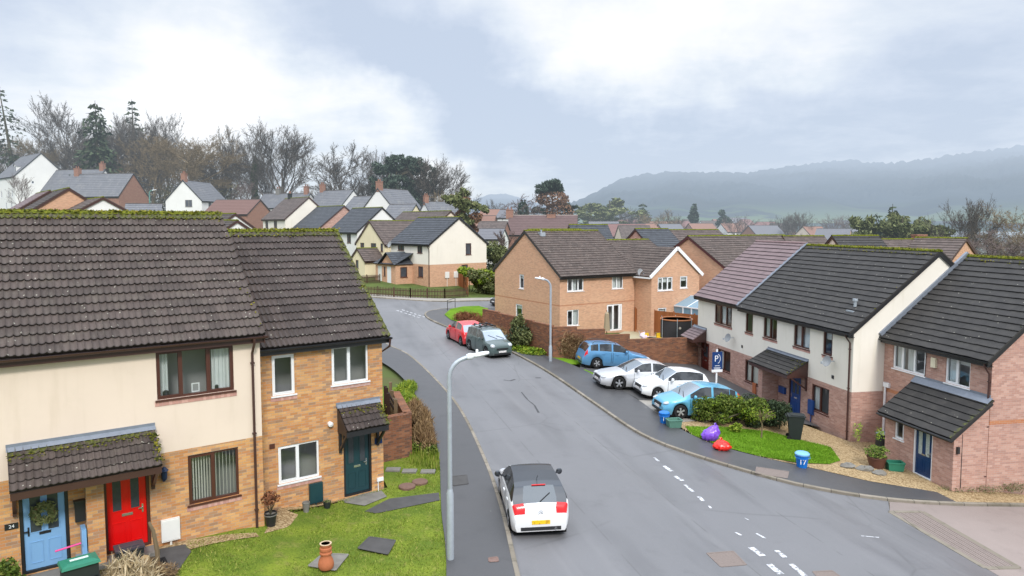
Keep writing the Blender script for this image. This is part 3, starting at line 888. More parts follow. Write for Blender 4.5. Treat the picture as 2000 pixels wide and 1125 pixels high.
shell(h1, L1, D1, -.6, ED1, RI1, [(-.7, 2.44, BR_BUFF, 'brick_wall'), (2.44, ED1, CREAM, 'rendered_wall')], hol)
TT = TF(L1, D1, 'F')
window(h1, TT, W1[0], W1[1], 3.83, 5.08, (.31, .655), M_BROWNW, curtain=[('drape', .03, .16), ('drape', .72, .97)], sillmat=BR_SILL)
window(h1, TT, W2[0], W2[1], .92, 2.25, (.5,), M_BROWNW, curtain=[('slats', .04, .47, 8, .26), ('slats', .53, .96, 6, .13)], sillmat=BR_SILL)
window(h1, TT, W1[0] - 4.55, W1[0] - 3.35, 3.83, 5.0, (.5,), M_BROWNW, curtain=[('drape', .03, .25)], sillmat=BR_SILL)
for a, b in ((1, 2.5), (5, 6.5)): window(h1, TF(L1, D1, 'B'), a, b, 3.8, 5, (.5,), M_BROWNW)
d = panel_door(h1, TT, RD[0], RD[1], .12, 2.2, M_RED, M_BROWNW, lights=((.14, .36, .5, .93), (.6, .82, .5, .93)), sidebar=True)
d['label'] = 'bright red door with two narrow dark panes'
d = panel_door(h1, TT, BD[0], BD[1], .12, 2.2, M_LBLUE, M_BLACKP, lights=((.16, .42, .46, .95), (.58, .84, .46, .95)), letter=M_BLACKP)
d['label'] = 'light blue panelled door'
def mossf(ridge_w=.9, verge_r=True, verge_w=.25, k=1.0):
    def f(t, s, u, dr):
        m = max(0, 1 - dr / ridge_w) * .75
        if verge_r: m = max(m, max(0, 1 - (1 - t) * 9.0 / verge_w / 4) * .5)
        return m * k + .13
    return f
pitched_roof(h1, L1, D1, ED1, RI1, T_BROWN, 'roman', gauge=.325, thick=.04, moss=mossf(.8, False), lumps=1500, oe=.24, vmoss=.15)
downpipe(h1, L1 - .22, 0, ED1 - .2, -.1, M_BROWNG)
CX0, CX1 = BD[0] - .16, RD[1] + .16
canopy(h1, CX0, CX1, 3.15, .95, .72, T_BROWN, 'roman', M_BROWNG, lump=160, moss=lambda t, s, u, dr: max(0, 1 - dr / .5) * .65 + .2)
pr = MB().use(BR_BUFF)
pa, pb = u1(158), u1(193)
for q in ([(pa, -.35), (pb, -.35)], [(pa, -.003), (pa, -.35)], [(pb, -.35), (pb, -.003)]):
    (x0, y0), (x1, y1) = q; ww = math.hypot(x1 - x0, y1 - y0)
    pr.poly([(x0, y0, -.6), (x1, y1, -.6), (x1, y1, 2.25), (x0, y0, 2.25)], [(0, -.6), (ww, -.6), (ww, 2.25), (0, 2.25)])
pr.build('porch_pier', h1)
s = MB().use(M_STONE); s.box((BD[0] - .1, -.5, -.3), (RD[1] + .1, -.003, .1)); s.build('door_step', h1)
meter_box(h1, u1(305), .12, M_OFFW, TT, w=.44, h=.58)
m = MB().use(M_BLACKP); a = u1(137); m.box((a, -.12, 1.15), (a + .24, -.003, 1.62)); m.box((a - .02, -.16, 1.62), (a + .26, -.003, 1.68)); m.build('letterbox', h1)
m = MB().use(M_LBLUE); a = u1(146); m.box((a, -.42, .35), (a + .1, -.05, 1.05)); m.build('meter_cover', h1)['label'] = 'light blue meter box door hanging open'
lt = MB().use(plain('dark blue lantern', (.02, .035, .08), .4)); a = u1(314); lt.lathe([(.05, 1.78), (.07, 1.83), (.075, 2.0), (.11, 2.02), (.03, 2.12)], 8, (a, -.14, 0)); lt.box((a - .03, -.1, 1.72), (a + .03, -.003, 1.9)); lt.build('wall_lantern', h1)
m = MB().use(M_BLACKP); a = u1(12); m.box((a - .13, -.02, 1.28), (a + .13, -.003, 1.42)); np_ = m.build('number_plate', h1)
text_mesh('lettering', '24', .11, M_WHITE, np_, Matrix.Translation((a, -.024, 1.35)) @ Matrix.Rotation(PI / 2, 4, 'X'))

for k, (f, w_, h_, m, lab, nm, ct) in enumerate(((.5, .2, .24, M_WHITE, 'white picture frame on the sill behind the brown upstairs window', 'picture_frame', 'picture frame'), (.12, .15, .14, M_BIN, 'small dark ornament on the sill by the left curtain of the brown upstairs window', 'window_ornament', 'ornament'), (.78, .1, .12, M_BIN, 'small dark clock on the sill by the right curtain of the brown upstairs window', 'clock', 'clock'))):
    p = h1o + DL * (W1[0] + f * (W1[1] - W1[0])) + NL * .135; b = MB()
    if k == 0:
        b.use(m)
        for q in (((-w_ / 2, 0, 0), (w_ / 2, .02, .03)), ((-w_ / 2, 0, h_ - .03), (w_ / 2, .02, h_)), ((-w_ / 2, 0, .03), (-w_ / 2 + .03, .02, h_ - .03)), ((w_ / 2 - .03, 0, .03), (w_ / 2, .02, h_ - .03))): b.box(*q)
        b.use(M_ROOM).box((-w_ / 2 + .03, .008, .03), (w_ / 2 - .03, .014, h_ - .03))
    else: b.use(m).lathe([(w_ * .3, 0), (w_ * .5, .02), (w_ * .45, h_ * .8), (w_ * .2, h_)], 10)
    o = b.build(nm, loc=(p.x, p.y, fl + 3.89)); o.rotation_euler = (0, 0, RZL); tag(o, lab, ct)

# brick end house, one metre behind the pair
W2L = 4.25
H2C = Vector((-4.19, 22.36, 0)); L2 = 4.6; D2 = 7.8
h2o = H2C - DL * L2
h2 = thing('brick_house', 'buff brick end house with dark teal front door, white windows and mossy brown roof', 'house', (h2o.x, h2o.y, -.02), RZL)
def u2(px):
    b = (px - 1000) / F_PX; o = h2o
    return (b * (o.y * CP + .4) - o.x) / (DL.x - b * DL.y * CP)
ED2, RI2 = 5.26, 3.16
A1, A2, A3, DD = (u2(533), u2(577)), (u2(649), u2(720)), (u2(541), u2(621)), (u2(669), u2(724))
hol = {'F': [(A1[0], A1[1], 3.66, 4.86), (A2[0], A2[1], 3.74, 4.95), (A3[0], A3[1], .98, 2.12), (DD[0], DD[1], .1, 2.2)], 'B': [(1, 2.2, 3.7, 4.8)]}
shell(h2, L2, D2, -.6, ED2, RI2, [(-.7, ED2, BR_BUFF, 'wall')], hol)
T2 = TF(L2, D2, 'F')
window(h2, T2, A1[0], A1[1], 3.66, 4.86, (), M_WHITE, sillmat=BR_SILL)
window(h2, T2, A2[0], A2[1], 3.74, 4.95, (.48,), M_WHITE, sillmat=BR_SILL)
window(h2, T2, A3[0], A3[1], .98, 2.12, (.48,), M_WHITE, sillmat=BR_SILL)
window(h2, TF(L2, D2, 'B'), 1, 2.2, 3.7, 4.8, (.5,), M_WHITE)
panel_door(h2, T2, DD[0], DD[1], .1, 2.2, M_TEAL, M_BLACKP, lights=((.14, .36, .5, .95), (.62, .84, .5, .95)), sidebar=True)
pitched_roof(h2, L2, D2, ED2, RI2, T_DARK, 'roman', gauge=.325, thick=.04, moss=mossf(.7, True, .3), lumps=800, gut=M_BLACKP, left_end=True, oe=.24, ov=.17, vmoss=.6)
dp = MB().use(M_BROWNG); dp.tube([(L2 + .15, -.3, ED2 - .22), (L2 + .15, -.25, ED2 - .45), (L2 + .06, .3, ED2 - .75), (L2 + .06, .3, -.2)], .036, 8); dp.build('downpipe', h2, True)
canopy(h2, u2(657) , u2(733) + .12, 3.05, .75, .62, T_DARK, 'roman', M_BLACKP, lump=90, moss=lambda t, s, u, dr: .2 + .5 * max(0, t - .75) * 4)
s = MB().use(M_STONE); s.box((DD[0] - .1, -.35, -.3), (DD[1] + .1, -.003, .08)); s.build('door_step', h2)
meter_box(h2, u2(599), .18, M_TEAL, T2, w=.42, h=.62)
m = MB().use(M_SIGN); a = u2(737); m.box((a - .12, -.02, 1.62), (a + .14, -.003, 1.82)); np_ = m.build('number_plate', h2)
text_mesh('lettering', '22', .1, M_WHITE, np_, Matrix.Translation((a + .01, -.024, 1.73)) @ Matrix.Rotation(PI / 2, 4, 'X'))
m = MB().use(M_WHITE); m.lathe([(.02, -.12), (.08, -.1), (.08, -.003)], 12, (u2(643), 0, 2.55), 'y'); m.build('flue_vent', h2)
m = MB().use(M_BROWNW); m.box((u2(524) , -.012, 2.1), (u2(524) + .16, -.003, 2.25)); m.build('air_vent', h2)
m = MB().use(M_WHITE); m.box((u2(733), -.06, .38), (u2(733) + .22, -.003, .5)); m.tube([(u2(733) + .04, -.03, .38), (u2(733) + .04, -.03, -.1)], .015, 6); m.build('service_box', h2)

# ------------------------------------------------------------------ terrace across the road
DR = Vector((.182, -.983, 0)).normalized(); NR = Vector((-DR.y, DR.x, 0)); RZR = math.atan2(DR.y, DR.x)
CC = Vector((15.03, 30.56, 0)); LCD = 9.95; LCP = 5.5; DC = 8.2
co = CC - DR * (LCD + LCP)
LT = LCD + LCP
zc = -1.02
c_ = thing('terrace', 'terrace of three cream and pink brick homes, one roof part plum and the rest charcoal', 'house', (co.x, co.y, zc), RZR)
def uC(px, o=co, w=0.0):
    b = (px - 1000) / F_PX; p = o + NR * w
    return (b * (p.y * CP + .45) - p.x) / (DR.x - b * DR.y * CP)
EC, RC = 5.12, 3.35
wins = [('u', 1396, 1429, (.33, .66)), ('u', 1456, 1470, ()), ('u', 1491, 1517, (.5,)), ('u', 1550, 1581, (.5,)), ('u', 1607, 1625, ())]
low = [(1403, 1428, (.5,), .85), (1457, 1483, (.5,), .8), (1588, 1622, (.5,), .8)]
hol = {'F': [(uC(a), uC(b), 3.62, 4.82) for _, a, b, c in wins] + [(uC(a), uC(b), z, z + 1.25) for a, b, c, z in low], 'B': [], 'R': []}
dC1 = (uC(1370), uC(1386)); dC2 = (uC(1543), uC(1567))
dC2 = (dC2[0], max(dC2[1], dC2[0] + .95))
hol['F'] += [(dC1[0], dC1[1], .1, 2.15), (dC2[0], dC2[1], .1, 2.15)]
shell(c_, LT, DC, -.8, EC, RC, [(-1, 2.3, BR_RED, 'brick_wall'), (2.3, EC, CREAM2, 'rendered_wall')], hol)
TC = TF(LT, DC, 'F')
for k, (_, a, b, cols) in enumerate(wins):
    cur = {0: [('drape', .35, .6)], 2: [('drape', .05, .5)], 3: [('drape', .04, .46), ('drape', .54, .96)], 4: [('roller', .4)]}.get(k)
    window(c_, TC, uC(a), uC(b), 3.62, 4.82, cols, M_BROWNW, curtain=cur, sillmat=BR_SILL)
for k, (a, b, cols, z) in enumerate(low):
    window(c_, TC, uC(a), uC(b), z, z + 1.25, cols, M_BROWNW, curtain=[('drape', .05, .4)] if k != 1 else [('slats', .05, .95, 9, .35)], sillmat=BR_SILL)
d = panel_door(c_, TC, dC1[0], dC1[1], .1, 2.15, M_MAROON, M_BROWNW, lights=((.2, .8, .55, .92),)); d['label'] = 'dark maroon door below the plum canopy'
d = panel_door(c_, TC, dC2[0], dC2[1], .1, 2.15, M_ROYAL, M_BROWNW, lights=((.2, .44, .55, .92), (.56, .8, .55, .92))); d['label'] = 'blue door below the wide charcoal canopy'
def half_roof(root, x0, x1, tm, name, dz, lumps, rm, moss=None, le=False, re=False):
    r = pitched_roof(root, x1 - x0, DC, EC, RC, tm, 'flat', gauge=.33, tw=.38, ridge=rm, lumps=lumps, moss=moss, left_end=le, right_end=re, gut=M_BLACKP, vmoss=.12, thick=.04, name=name)
    r.location = (x0, 0, dz)
    return r
rr = half_roof(c_, 0, LCP, T_PURP, 'roof', .1, 0, plain('plum ridge', (.2, .13, .13), .7), le=True); rr['label'] = 'clean plum coloured roof part'
rr = half_roof(c_, LCP + .05, LT, T_CHAR, 'roof', 0, 900, M_RIDGE, mossf(.4, False, .3, .9), re=True); rr['label'] = 'charcoal roof part with mossy ridge'
l = MB().use(M_LEAD)
slC = RC / (DC / 2)
l.bar((LCP + .02, -.28, EC - .28 * slC + .17), (LCP + .02, DC / 2, EC + RC + .17), .2, .05); l.build('flashing', c_)
v = MB().use(M_STEEL); xx = LT - 1.2; v.box((xx - .25, .62, EC + .62 * slC + .1), (xx + .25, 1.05, EC + .62 * slC + .16)); v.lathe([(.07, 0), (.07, .25), (.12, .26), (.12, .36)], 10, (xx, .9, EC + .9 * slC + .1)); v.build('roof_vent', c_)
downpipe(c_, LT - .18, 0, EC - .22, 0, M_BROWNG)
canopy(c_, uC(1360) - .3, uC(1360) + 1.55, 3.0, .95, .62, T_PURP, 'flat', M_BROWNG, tw=.38)
canopy(c_, uC(1501), uC(1574) + .25, 3.05, 1.15, .62, T_CHAR, 'flat', M_BROWNG, tw=.38, lump=30)
pr = MB().use(BR_RED); pa = dC2[0] - .45
pr.box((pa - .9, -.9, -.8), (pa - .55, -.003, 2.2)); pr.build('porch_pier', c_)
pr = MB().use(BR_RED); pr.box((uC(1360) - .25, -.8, -.8), (uC(1360) + .0, -.003, 2.2)); pr.build('porch_pier', c_)
meter_box(c_, uC(1584), .55, M_ROYAL, TC, w=.42, h=.7)
m = MB().use(M_TERRA); a = uC(1474); m.box((a, -.06, .25), (a + .35, -.003, .9)); m.build('meter_box', c_)['label'] = 'orange meter box'
m = MB().use(M_ROYAL); m.box((pa - .3, -.12, 1.0), (pa + .25, -.003, 1.35)); m.build('letterbox', c_)
for a in (1449, 1626):
    m = MB().use(M_BLACKP); m.box((uC(a), -.02, 2.62), (uC(a) + .16, -.003, 2.78)); m.build('air_vent', c_)
dish(c_, (uC(1434), 0, 3.05), (0, -1, 0)); dish(c_, (uC(1630), 0, 3.45), (0, -1, 0))

# ------------------------------------------------------------------ pink brick end house
SD = 1.55
do = CC + NR * SD
dcor = ong(1937, 940)
LD = 5.0
zd = -1.18
dh = thing('brick_house', 'pink brick end house with navy front door, lean-to porch and charcoal roof', 'house', (do.x, do.y, zd), RZR)
uD = lambda px, w=0.0: uC(px, do, w)
LD = max(4.2, uD(1936))
ED, RD_ = 5.05, 3.35; DD_ = 8.0
ws = [(uD(1744), uD(1807), 3.62, 4.72, (.3, .65)), (uD(1846), uD(1894), 3.62, 4.72, (.48,))]
hol = {'F': [w[:4] for w in ws]}
shell(dh, LD, DD_, -.8, ED, RD_, [(-1, 2.5, BR_RED, 'lower_wall'), (2.5, 2.65, BR_BAND, 'brick_band'), (2.65, ED, BR_RED, 'upper_wall')], hol)
TD = TF(LD, DD_, 'F')
window(dh, TD, *ws[0][:4], ws[0][4], M_WHITE, curtain=[('drape', .05, .28), ('drape', .38, .6)])
window(dh, TD, *ws[1][:4], ws[1][4], M_WHITE, curtain=[('roller', .25), ('drape', .05, .35)])
pitched_roof(dh, LD, DD_, ED, RD_, T_CHAR, 'flat', gauge=.33, tw=.38, lumps=500, moss=mossf(.4, False, .5), left_end=False, vmoss=.12, gut=M_BLACKP, thick=.04)
sl = RD_ / (DD_ / 2)
l = MB().use(M_LEAD); l.bar((.03, -.28, ED - .28 * sl + .2), (.03, DD_ / 2, ED + RD_ + .18), .14, .16); l.build('flashing', dh)
downpipe(dh, LD - .06, 0, ED - .25, .05, M_BROWNG)
m = MB().use(plain('cream alarm box', (.75, .68, .5), .5)); a = uD(1825); m.box((a - .12, -.1, 4.1), (a + .12, -.003, 4.5)); m.build('alarm_box', dh)
# lean-to porch
PX0 = uD(1740, -1.3); PX1 = LD - .02; PJ = 1.45
pj = MB().use(BR_RED)
ph = 2.25; zt = 3.35
TP = lambda u, w, z: (u, w - PJ, z)
dd = (uD(1789, -PJ), uD(1823, -PJ)); dd = (dd[0], dd[0] + .98)
pw = (uD(1752, -PJ), uD(1770, -PJ))
wall_side(pj, lambda u, w, z: (PX0 + u, w - PJ, z), PX1 - PX0, -1, ph, [(dd[0] - PX0, dd[1] - PX0, .08, 2.12), (pw[0] - PX0, pw[1] - PX0, 1.2, 1.95)])
for x, fl_ in ((PX1, 1), (PX0, -1)):
    P = [(x, -PJ, -1), (x, -.002, -1), (x, -.002, zt), (x, -PJ, ph)]; uv = [(p[1] + 5, p[2]) for p in P]
    pj.poly(P if fl_ > 0 else P[::-1], uv if fl_ > 0 else uv[::-1])
pj.build('porch_wall', dh)
window(dh, TP, pw[0], pw[1], 1.2, 1.95, (), M_WHITE)
d = panel_door(dh, TP, dd[0], dd[1], .08, 2.12, M_NAVY, M_WHITE, lights=((.16, .4, .42, .93), (.6, .84, .42, .93)), sidebar=True, glass=plain('pale leaded glass', (.4, .45, .42), .2, .5, var=.5, scale=25))
mb = MB().use(T_CHAR); over = .3; drop = (zt - ph) * (PJ + over) / PJ
tiles(mb, (PX0 - .12, -PJ - over, zt - drop + .1), (1, 0, 0), (0, PJ + over, drop), PX1 - PX0 + .3, math.hypot(PJ + over, drop), .33, 'flat', .38, lambda t, s, u, dr: .1 + max(0, t - .85) * 3, thick=.04)
po = mb.build('porch_roof', dh)
l = MB().use(M_LEAD); l.box((PX0 - .15, -.03, zt + .05), (PX1 + .02, -.004, zt + .26)); l.poly([(PX0 - .15, -.25, zt - .02), (PX1 + .15, -.25, zt - .02), (PX1 + .15, -.03, zt + .17), (PX0 - .15, -.03, zt + .17)]); l.build('flashing', po)
w = MB().use(M_BLACKP); w.box((PX0 - .1, -PJ - over + .03, zt - drop - .06), (PX1 + .14, -PJ - over + .07, zt - drop + .07)); w.tube([(PX0 - .1, -PJ - over - .03, zt - drop + .03), (PX1 + .18, -PJ - over - .03, zt - drop + .03)], .05, 8)
w.bar((PX1 + .15, -PJ - over, zt - drop), (PX1 + .15, -.05, zt), .03, .16); w.build('porch_fascia', po)
m = MB().use(M_BLACKP); m.box((PX1 + .003, -PJ + .1, 1.5), (PX1 + .08, -PJ + .2, 1.75)); m.build('wall_lantern', dh)
m = MB().use(M_WHITE); m.tube([(.2, -.06, 2.9), (.2, -.06, .1)], .05, 8); m.box((.1, -.1, 2.7), (.45, -.003, 2.9)); m.build('waste_pipe', dh)
m = MB().use(M_BLACKP); m.tube([(uD(1809), -.02, 4.75), (uD(1807), -.02, 3.55)], .012, 5); m.tube([(LD - 1.9 + 1.88, -PJ + .35, 2.2), (LD - .0, -PJ + .35, .2)], .01, 5); m.build('cable', dh)

# ------------------------------------------------------------------ tan brick semis behind the garden wall
EU = Vector((.853, .523, 0)).normalized(); EV = Vector((-EU.y, EU.x, 0)); RZE = math.atan2(EU.y, EU.x)
EC_ = Vector((3.55, 51.84, 0)); ze_ = .35
eh = thing('brick_house', 'tan brick house with lichen speckled roof standing inside the garden wall', 'house', (EC_.x, EC_.y, ze_), RZE)
def uE(px, o=EC_, w=0.0):
    b = (px - 1000) / F_PX; p = o + EV * w
    return (b * (p.y * CP + .3) - p.x) / (EU.x - b * EU.y * CP)
def uEL(px):      # along the gable end, from its back corner
    b = (px - 1000) / F_PX; p = EC_
    t = (b * (p.y * CP + .3) - p.x) / (EV.x - b * EV.y * CP); return t
LE = uE(1240); DE = 9.6; EE, RE = 4.62, 3.2
hs = {'F': [(uE(1108), uE(1140), 3.35, 4.42), (uE(1195.5), uE(1217), 3.35, 4.42), (uE(1108), uE(1131), .75, 1.95), (uE(1186), uE(1216), .05, 2.15)],
      'L': [(DE - uEL(1014), DE - uEL(1023) , 3.2, 4.35), (DE - uEL(1007), DE - uEL(1020), .6, 1.9)]}
hs['L'] = [(min(a, b), max(a, b), c, d) for a, b, c, d in hs['L']]
shell(eh, LE, DE, -.8, EE, RE, [(-1.2, 2.28, BR_TAN, 'lower_wall'), (2.28, 2.36, BR_BAND, 'brick_band'), (2.36, EE, BR_TAN, 'upper_wall')], hs)
TE = TF(LE, DE, 'F'); TEL = TF(LE, DE, 'L')
window(eh, TE, *hs['F'][0], (.33, .66), M_WHITE, curtain=[('roller', .15), ('drape', .4, .6)]); window(eh, TE, *hs['F'][1], (.45,), M_WHITE, curtain=[('drape', .05, .9)])
window(eh, TE, *hs['F'][2], (.5,), M_WHITE, curtain=[('drape', .6, .95)])
pd = window(eh, TE, *hs['F'][3], (.42, .82), M_WHITE, sill=False, name='patio_door', fw=.11)
for h in hs['L']: window(eh, TEL, *h, (), M_WHITE, curtain=[('roller', .3)])
pitched_roof(eh, LE, DE, EE, RE, T_LICH, 'flat', gauge=.3, tw=.3, lumps=350, moss=lambda t, s, u, dr: max(0, 1 - dr / .5) * .7 + .12, right_end=False, gut=M_BLACKP)
v = MB().use(M_STEEL); slE = RE / (DE / 2); v.box((1.0, DE / 2 - .75, EE + RE - .75 * slE + .06), (1.45, DE / 2 - .3, EE + RE - .3 * slE + .12)); v.lathe([(.06, 0), (.06, .35), (.1, .36), (.1, .42)], 8, (1.2, DE / 2 - .5, EE + RE - .45 * slE)); v.build('roof_vent', eh)
# second half: lower ridge and a gabled wing
GO = EC_ + EU * LE
gh = thing('brick_house', 'tan brick house with white gable boards and a conservatory beside the purple roofed terrace', 'house', (GO.x, GO.y, ze_ - .1), RZE)
EG, RG = 4.6, 2.5; LG = 5.4; DG = 9.0
wk = 1.9; w0 = 0.03; w1 = 5.2
gsh = {'F': []}
shell(gh, LG, DG, -.8, EG, RG, [(-1.2, EG, BR_TAN, 'wall')], {}, sides='RBL')
pitched_roof(gh, LG, DG, EG, RG, T_LICH, 'flat', lumps=150, moss=lambda t, s, u, dr: max(0, 1 - dr / .5) * .7 + .12, left_end=False, gut=M_WHITE, fascia=M_WHITE)
# wing toward the garden
uG = lambda px: uE(px, GO, -wk)
wwin = [(uG(1285), uG(1314), 3.3, 4.35), (uG(1328.5), uG(1343), 3.4, 4.35), (uG(1286), uG(1303), .5, 1.95)]
WW = w1 - w0
wg = MB().use(BR_TAN)
Tw = lambda u, w, z: (u + w0, w - wk, z)
wall_side(wg, Tw, WW, -1.2, EG, [(a - w0, b - w0, c, d) for a, b, c, d in wwin])
wg.poly([Tw(0, 0, EG), Tw(WW, 0, EG), Tw(WW / 2, 0, EG + 2.0)], [(0, EG), (WW, EG), (WW / 2, EG + 2.0)])
for x, s in ((w0, -1), (w1, 1)):
    P = [(x, -wk, -1.2), (x, .0, -1.2), (x, .0, EG), (x, -wk, EG)]; uv = [(p[1] + 20, p[2]) for p in P]
    wg.poly(P if s > 0 else P[::-1], uv if s > 0 else uv[::-1])
wg.build('wing_wall', gh)
for k, h in enumerate(wwin): window(gh, lambda u, w, z: (u, w - wk, z), *h, (.33, .66) if k == 0 else (), M_WHITE, curtain=[('roller', .4 if k < 2 else .2)])
mb = MB().use(T_LICH); sw = 2.0 / (WW / 2); ov = .28
for sg in (1, -1):
    xs_ = w0 - ov if sg > 0 else w1 + ov
    tiles(mb, (xs_, 4.2, EG - ov * sw + .07) if sg > 0 else (xs_, -wk - .12, EG - ov * sw + .07), (0, -1, 0) if sg > 0 else (0, 1, 0), (sg, 0, sw), 4.2 + wk + .12, math.hypot(WW / 2 + ov, (WW / 2 + ov) * sw), .3, 'flat', .3)
wr = mb.build('wing_roof', gh)
bb = MB().use(M_WHITE)
ap = (w0 + WW / 2, -wk - .14, EG + 2.02)
for x in (w0 - ov, w1 + ov): bb.bar((x, -wk - .14, EG - ov * sw + .0), ap, .04, .26)
bb.bar((w0 - ov, -wk - .1, EG - ov * sw - .05), (w0 - ov, 0, EG - ov * sw - .05), .1, .12); bb.build('barge_board', wr)
dish(gh, (.05, -.35, EG + .05), (-.3, -1, 0), r=.32)
# conservatory
cx0 = uG(1317)
cw = MB().use(M_WHITE); X0, X1, Y0, Y1 = cx0, cx0 + 3.6, -wk - 2.8, -wk - .01
for x in (X0, X0 + .9, X0 + 1.8, X0 + 2.7, X1): cw.bar((x, Y0, -.5), (x, Y0, 2.05), .08, .08)
for z in (.75, 1.45, 2.05): cw.bar((X0, Y0, z), (X1, Y0, z), .07, .09); cw.bar((X0, Y0, z), (X0, Y1, z), .07, .09, )
for y in (Y0 + .9, Y0 + 1.8): cw.bar((X0, y, -.5), (X0, y, 2.05), .08, .08)
hip = ((X0 + X1) / 2, Y0 + 1.4, 2.75)
for p in ((X0, Y0, 2.05), (X1, Y0, 2.05), ((X0 + X1) / 2, Y0, 2.05), (X0, Y0 + 1.4, 2.05), (X0 + .9, Y0, 2.05)): cw.bar(p, hip, .07, .07)
cw.bar(hip, ((X0 + X1) / 2, Y1, 2.75), .08, .1)
cf = cw.build('conservatory', gh)
cg = MB().use(mat('conservatory glazing', lambda t: t.bsdf((.2, .33, .42), .15, .6)))
cg.poly([(X0, Y0, 2.06), (X1, Y0, 2.06), hip]); cg.poly([(X0, Y1, 2.06), (X0, Y0, 2.06), hip, ((X0 + X1) / 2, Y1, 2.75)]); cg.poly([(X1, Y0, 2.06), (X1, Y1, 2.06), ((X0 + X1) / 2, Y1, 2.75), hip])
cg.poly([(X0, Y0 + .02, .75), (X1, Y0 + .02, .75), (X1, Y0 + .02, 2.05), (X0, Y0 + .02, 2.05)]); cg.poly([(X0 + .02, Y1, .75), (X0 + .02, Y0, .75), (X0 + .02, Y0, 2.05), (X0 + .02, Y1, 2.05)])
cg.build('pane', cf)
cb = MB().use(plain('grey conservatory panel', (.42, .45, .47), .5)); cb.box((X0 + .03, Y0 + .03, -.6), (X1, Y0 + .08, .74)); cb.box((X0 + .03, Y0 + .09, -.6), (X0 + .08, Y1, .74)); cb.build('base_panel', cf)
# ------------------------------------------------------------------ ground, roads, pavements
def spline(pts, step=.6):
    pts = [Vector((p[0], p[1])) for p in pts]; out = []
    for i in range(len(pts) - 1):
        p0 = pts[max(i - 1, 0)]; p1 = pts[i]; p2 = pts[i + 1]; p3 = pts[min(i + 2, len(pts) - 1)]
        n = max(1, int((p2 - p1).length / step))
        for k in range(n):
            t = k / n; t2, t3 = t * t, t * t * t
            out.append(.5 * ((2 * p1) + (p2 - p0) * t + (2 * p0 - 5 * p1 + 4 * p2 - p3) * t2 + (3 * p1 - p0 - 3 * p2 + p3) * t3))
    out.append(pts[-1]); return out

def offset(line, d):
    out = []
    for i, p in enumerate(line):
        t = (line[min(i + 1, len(line) - 1)] - line[max(i - 1, 0)]).normalized()
        out.append(p + Vector((-t.y, t.x)) * d)
    return out

from mathutils.geometry import tessellate_polygon
def sheet(name, poly, dz, m, cell=1.6):
    bm = bmesh.new()
    vs = [bm.verts.new((p[0], p[1], 0)) for p in poly]
    for tri in tessellate_polygon([[Vector((p[0], p[1], 0)) for p in poly]]):
        try: bm.faces.new([vs[k] for k in tri])
        except ValueError: pass
    xs = [p[0] for p in poly]; ys = [p[1] for p in poly]
    for ax, lo, hi in ((0, min(xs), max(xs)), (1, min(ys), max(ys))):
        c = lo + cell
        while c < hi:
            pl = [0, 0, 0]; pl[ax] = c; no = [0, 0, 0]; no[ax] = 1
            bmesh.ops.bisect_plane(bm, geom=bm.verts[:] + bm.edges[:] + bm.faces[:], plane_co=pl, plane_no=no); c += cell
    co = np.array([v.co[:] for v in bm.verts]); z = g(co[:, 0], co[:, 1]) + dz
    for v, q in zip(bm.verts, z): v.co.z = q
    for f in bm.faces:
        f.normal_update()
        if f.normal.z < 0: f.normal_flip()
    me = bpy.data.meshes.new(name); bm.to_mesh(me); bm.free(); me.materials.append(m)
    me.polygons.foreach_set('use_smooth', [True] * len(me.polygons))
    o = bpy.data.objects.new(name, me); COL.objects.link(o); struct(o); return o

def px(*pts): return [ong(*p).xy for p in pts]

def grid_ground():
    xs = [-900, -600, -400, -260, -180] + list(np.arange(-140, 60, 4.0)) + [60, 70, 85, 105, 140, 190, 260, 380, 560, 800, 1200, 1900]
    ys = [-40, -20, -5] + list(np.arange(5, 140, 4.0)) + [140, 155, 175, 200, 240, 300, 400, 560, 800, 1200, 1700, 2600]
    X, Y = np.meshgrid(xs, ys); Z = g(X, Y)
    Z = np.where(Y > 240, Z - .02 * np.minimum(Y - 240, 400) * sst(-80, 60, X), Z) - .13
    mb = MB().use(M_GROUND); n = len(xs)
    mb.v = [tuple(p) for p in np.stack([X.ravel(), Y.ravel(), Z.ravel()], 1)]; mb.a = [0] * len(mb.v)
    for j in range(len(ys) - 1):
        for i in range(n - 1): mb.face([j * n + i, j * n + i + 1, (j + 1) * n + i + 1, (j + 1) * n + i])
    struct(mb.build('ground', smooth=True, uv=False))
grid_ground()

KL = spline([(1.75, 4), (1.0, 10)] + px((1015, 1125), (985, 1000), (950, 900), (900, 800), (850, 740), (800, 695), (760, 675)) + [(-11.2, 52), (-14.5, 57.5), (-19, 60.5), (-30, 62)])
KRp = px((2150, 994), (1990, 990), (1868, 988))
KRn = px((1735, 979), (1600, 958), (1500, 935), (1350, 890), (1250, 850), (1160, 790), (1080, 735), (1020, 700), (960, 672), (900, 650), (860, 635), (834, 622))
KR_ = (KRn + [Vector((-7.35, 59.2)), Vector((-6.4, 61.2)), Vector((-4.2, 62.3)), Vector((-1.8, 62.9)), Vector((6, 66)), Vector((20, 74)), Vector((34, 84))])
KR = spline(KR_); KRfull = spline(KRp + KR_)
KF = spline([(-32, 69.5), (-20, 67.8), (-13, 66.8), (-7.2, 65.9), (-2.5, 67.6), (4, 70.5), (18, 79), (32, 90)])
GR = px((1738, 1000), (1925, 1110))
gend = GR[1] + (GR[1] - GR[0]) * .8
road = KL + KF + KR[::-1] + [GR[0], GR[1], gend, Vector((9, 4))]
sheet('road', road, 0.0, M_ROAD)
dr0, dr1 = GR[0], gend
sheet('blockwork_road', [GR[0], gend, Vector((30, 4)), Vector((32, 26.5))] + px((2150, 994), (1990, 990), (1868, 988), (1737, 980)), .004, M_PINKROAD)

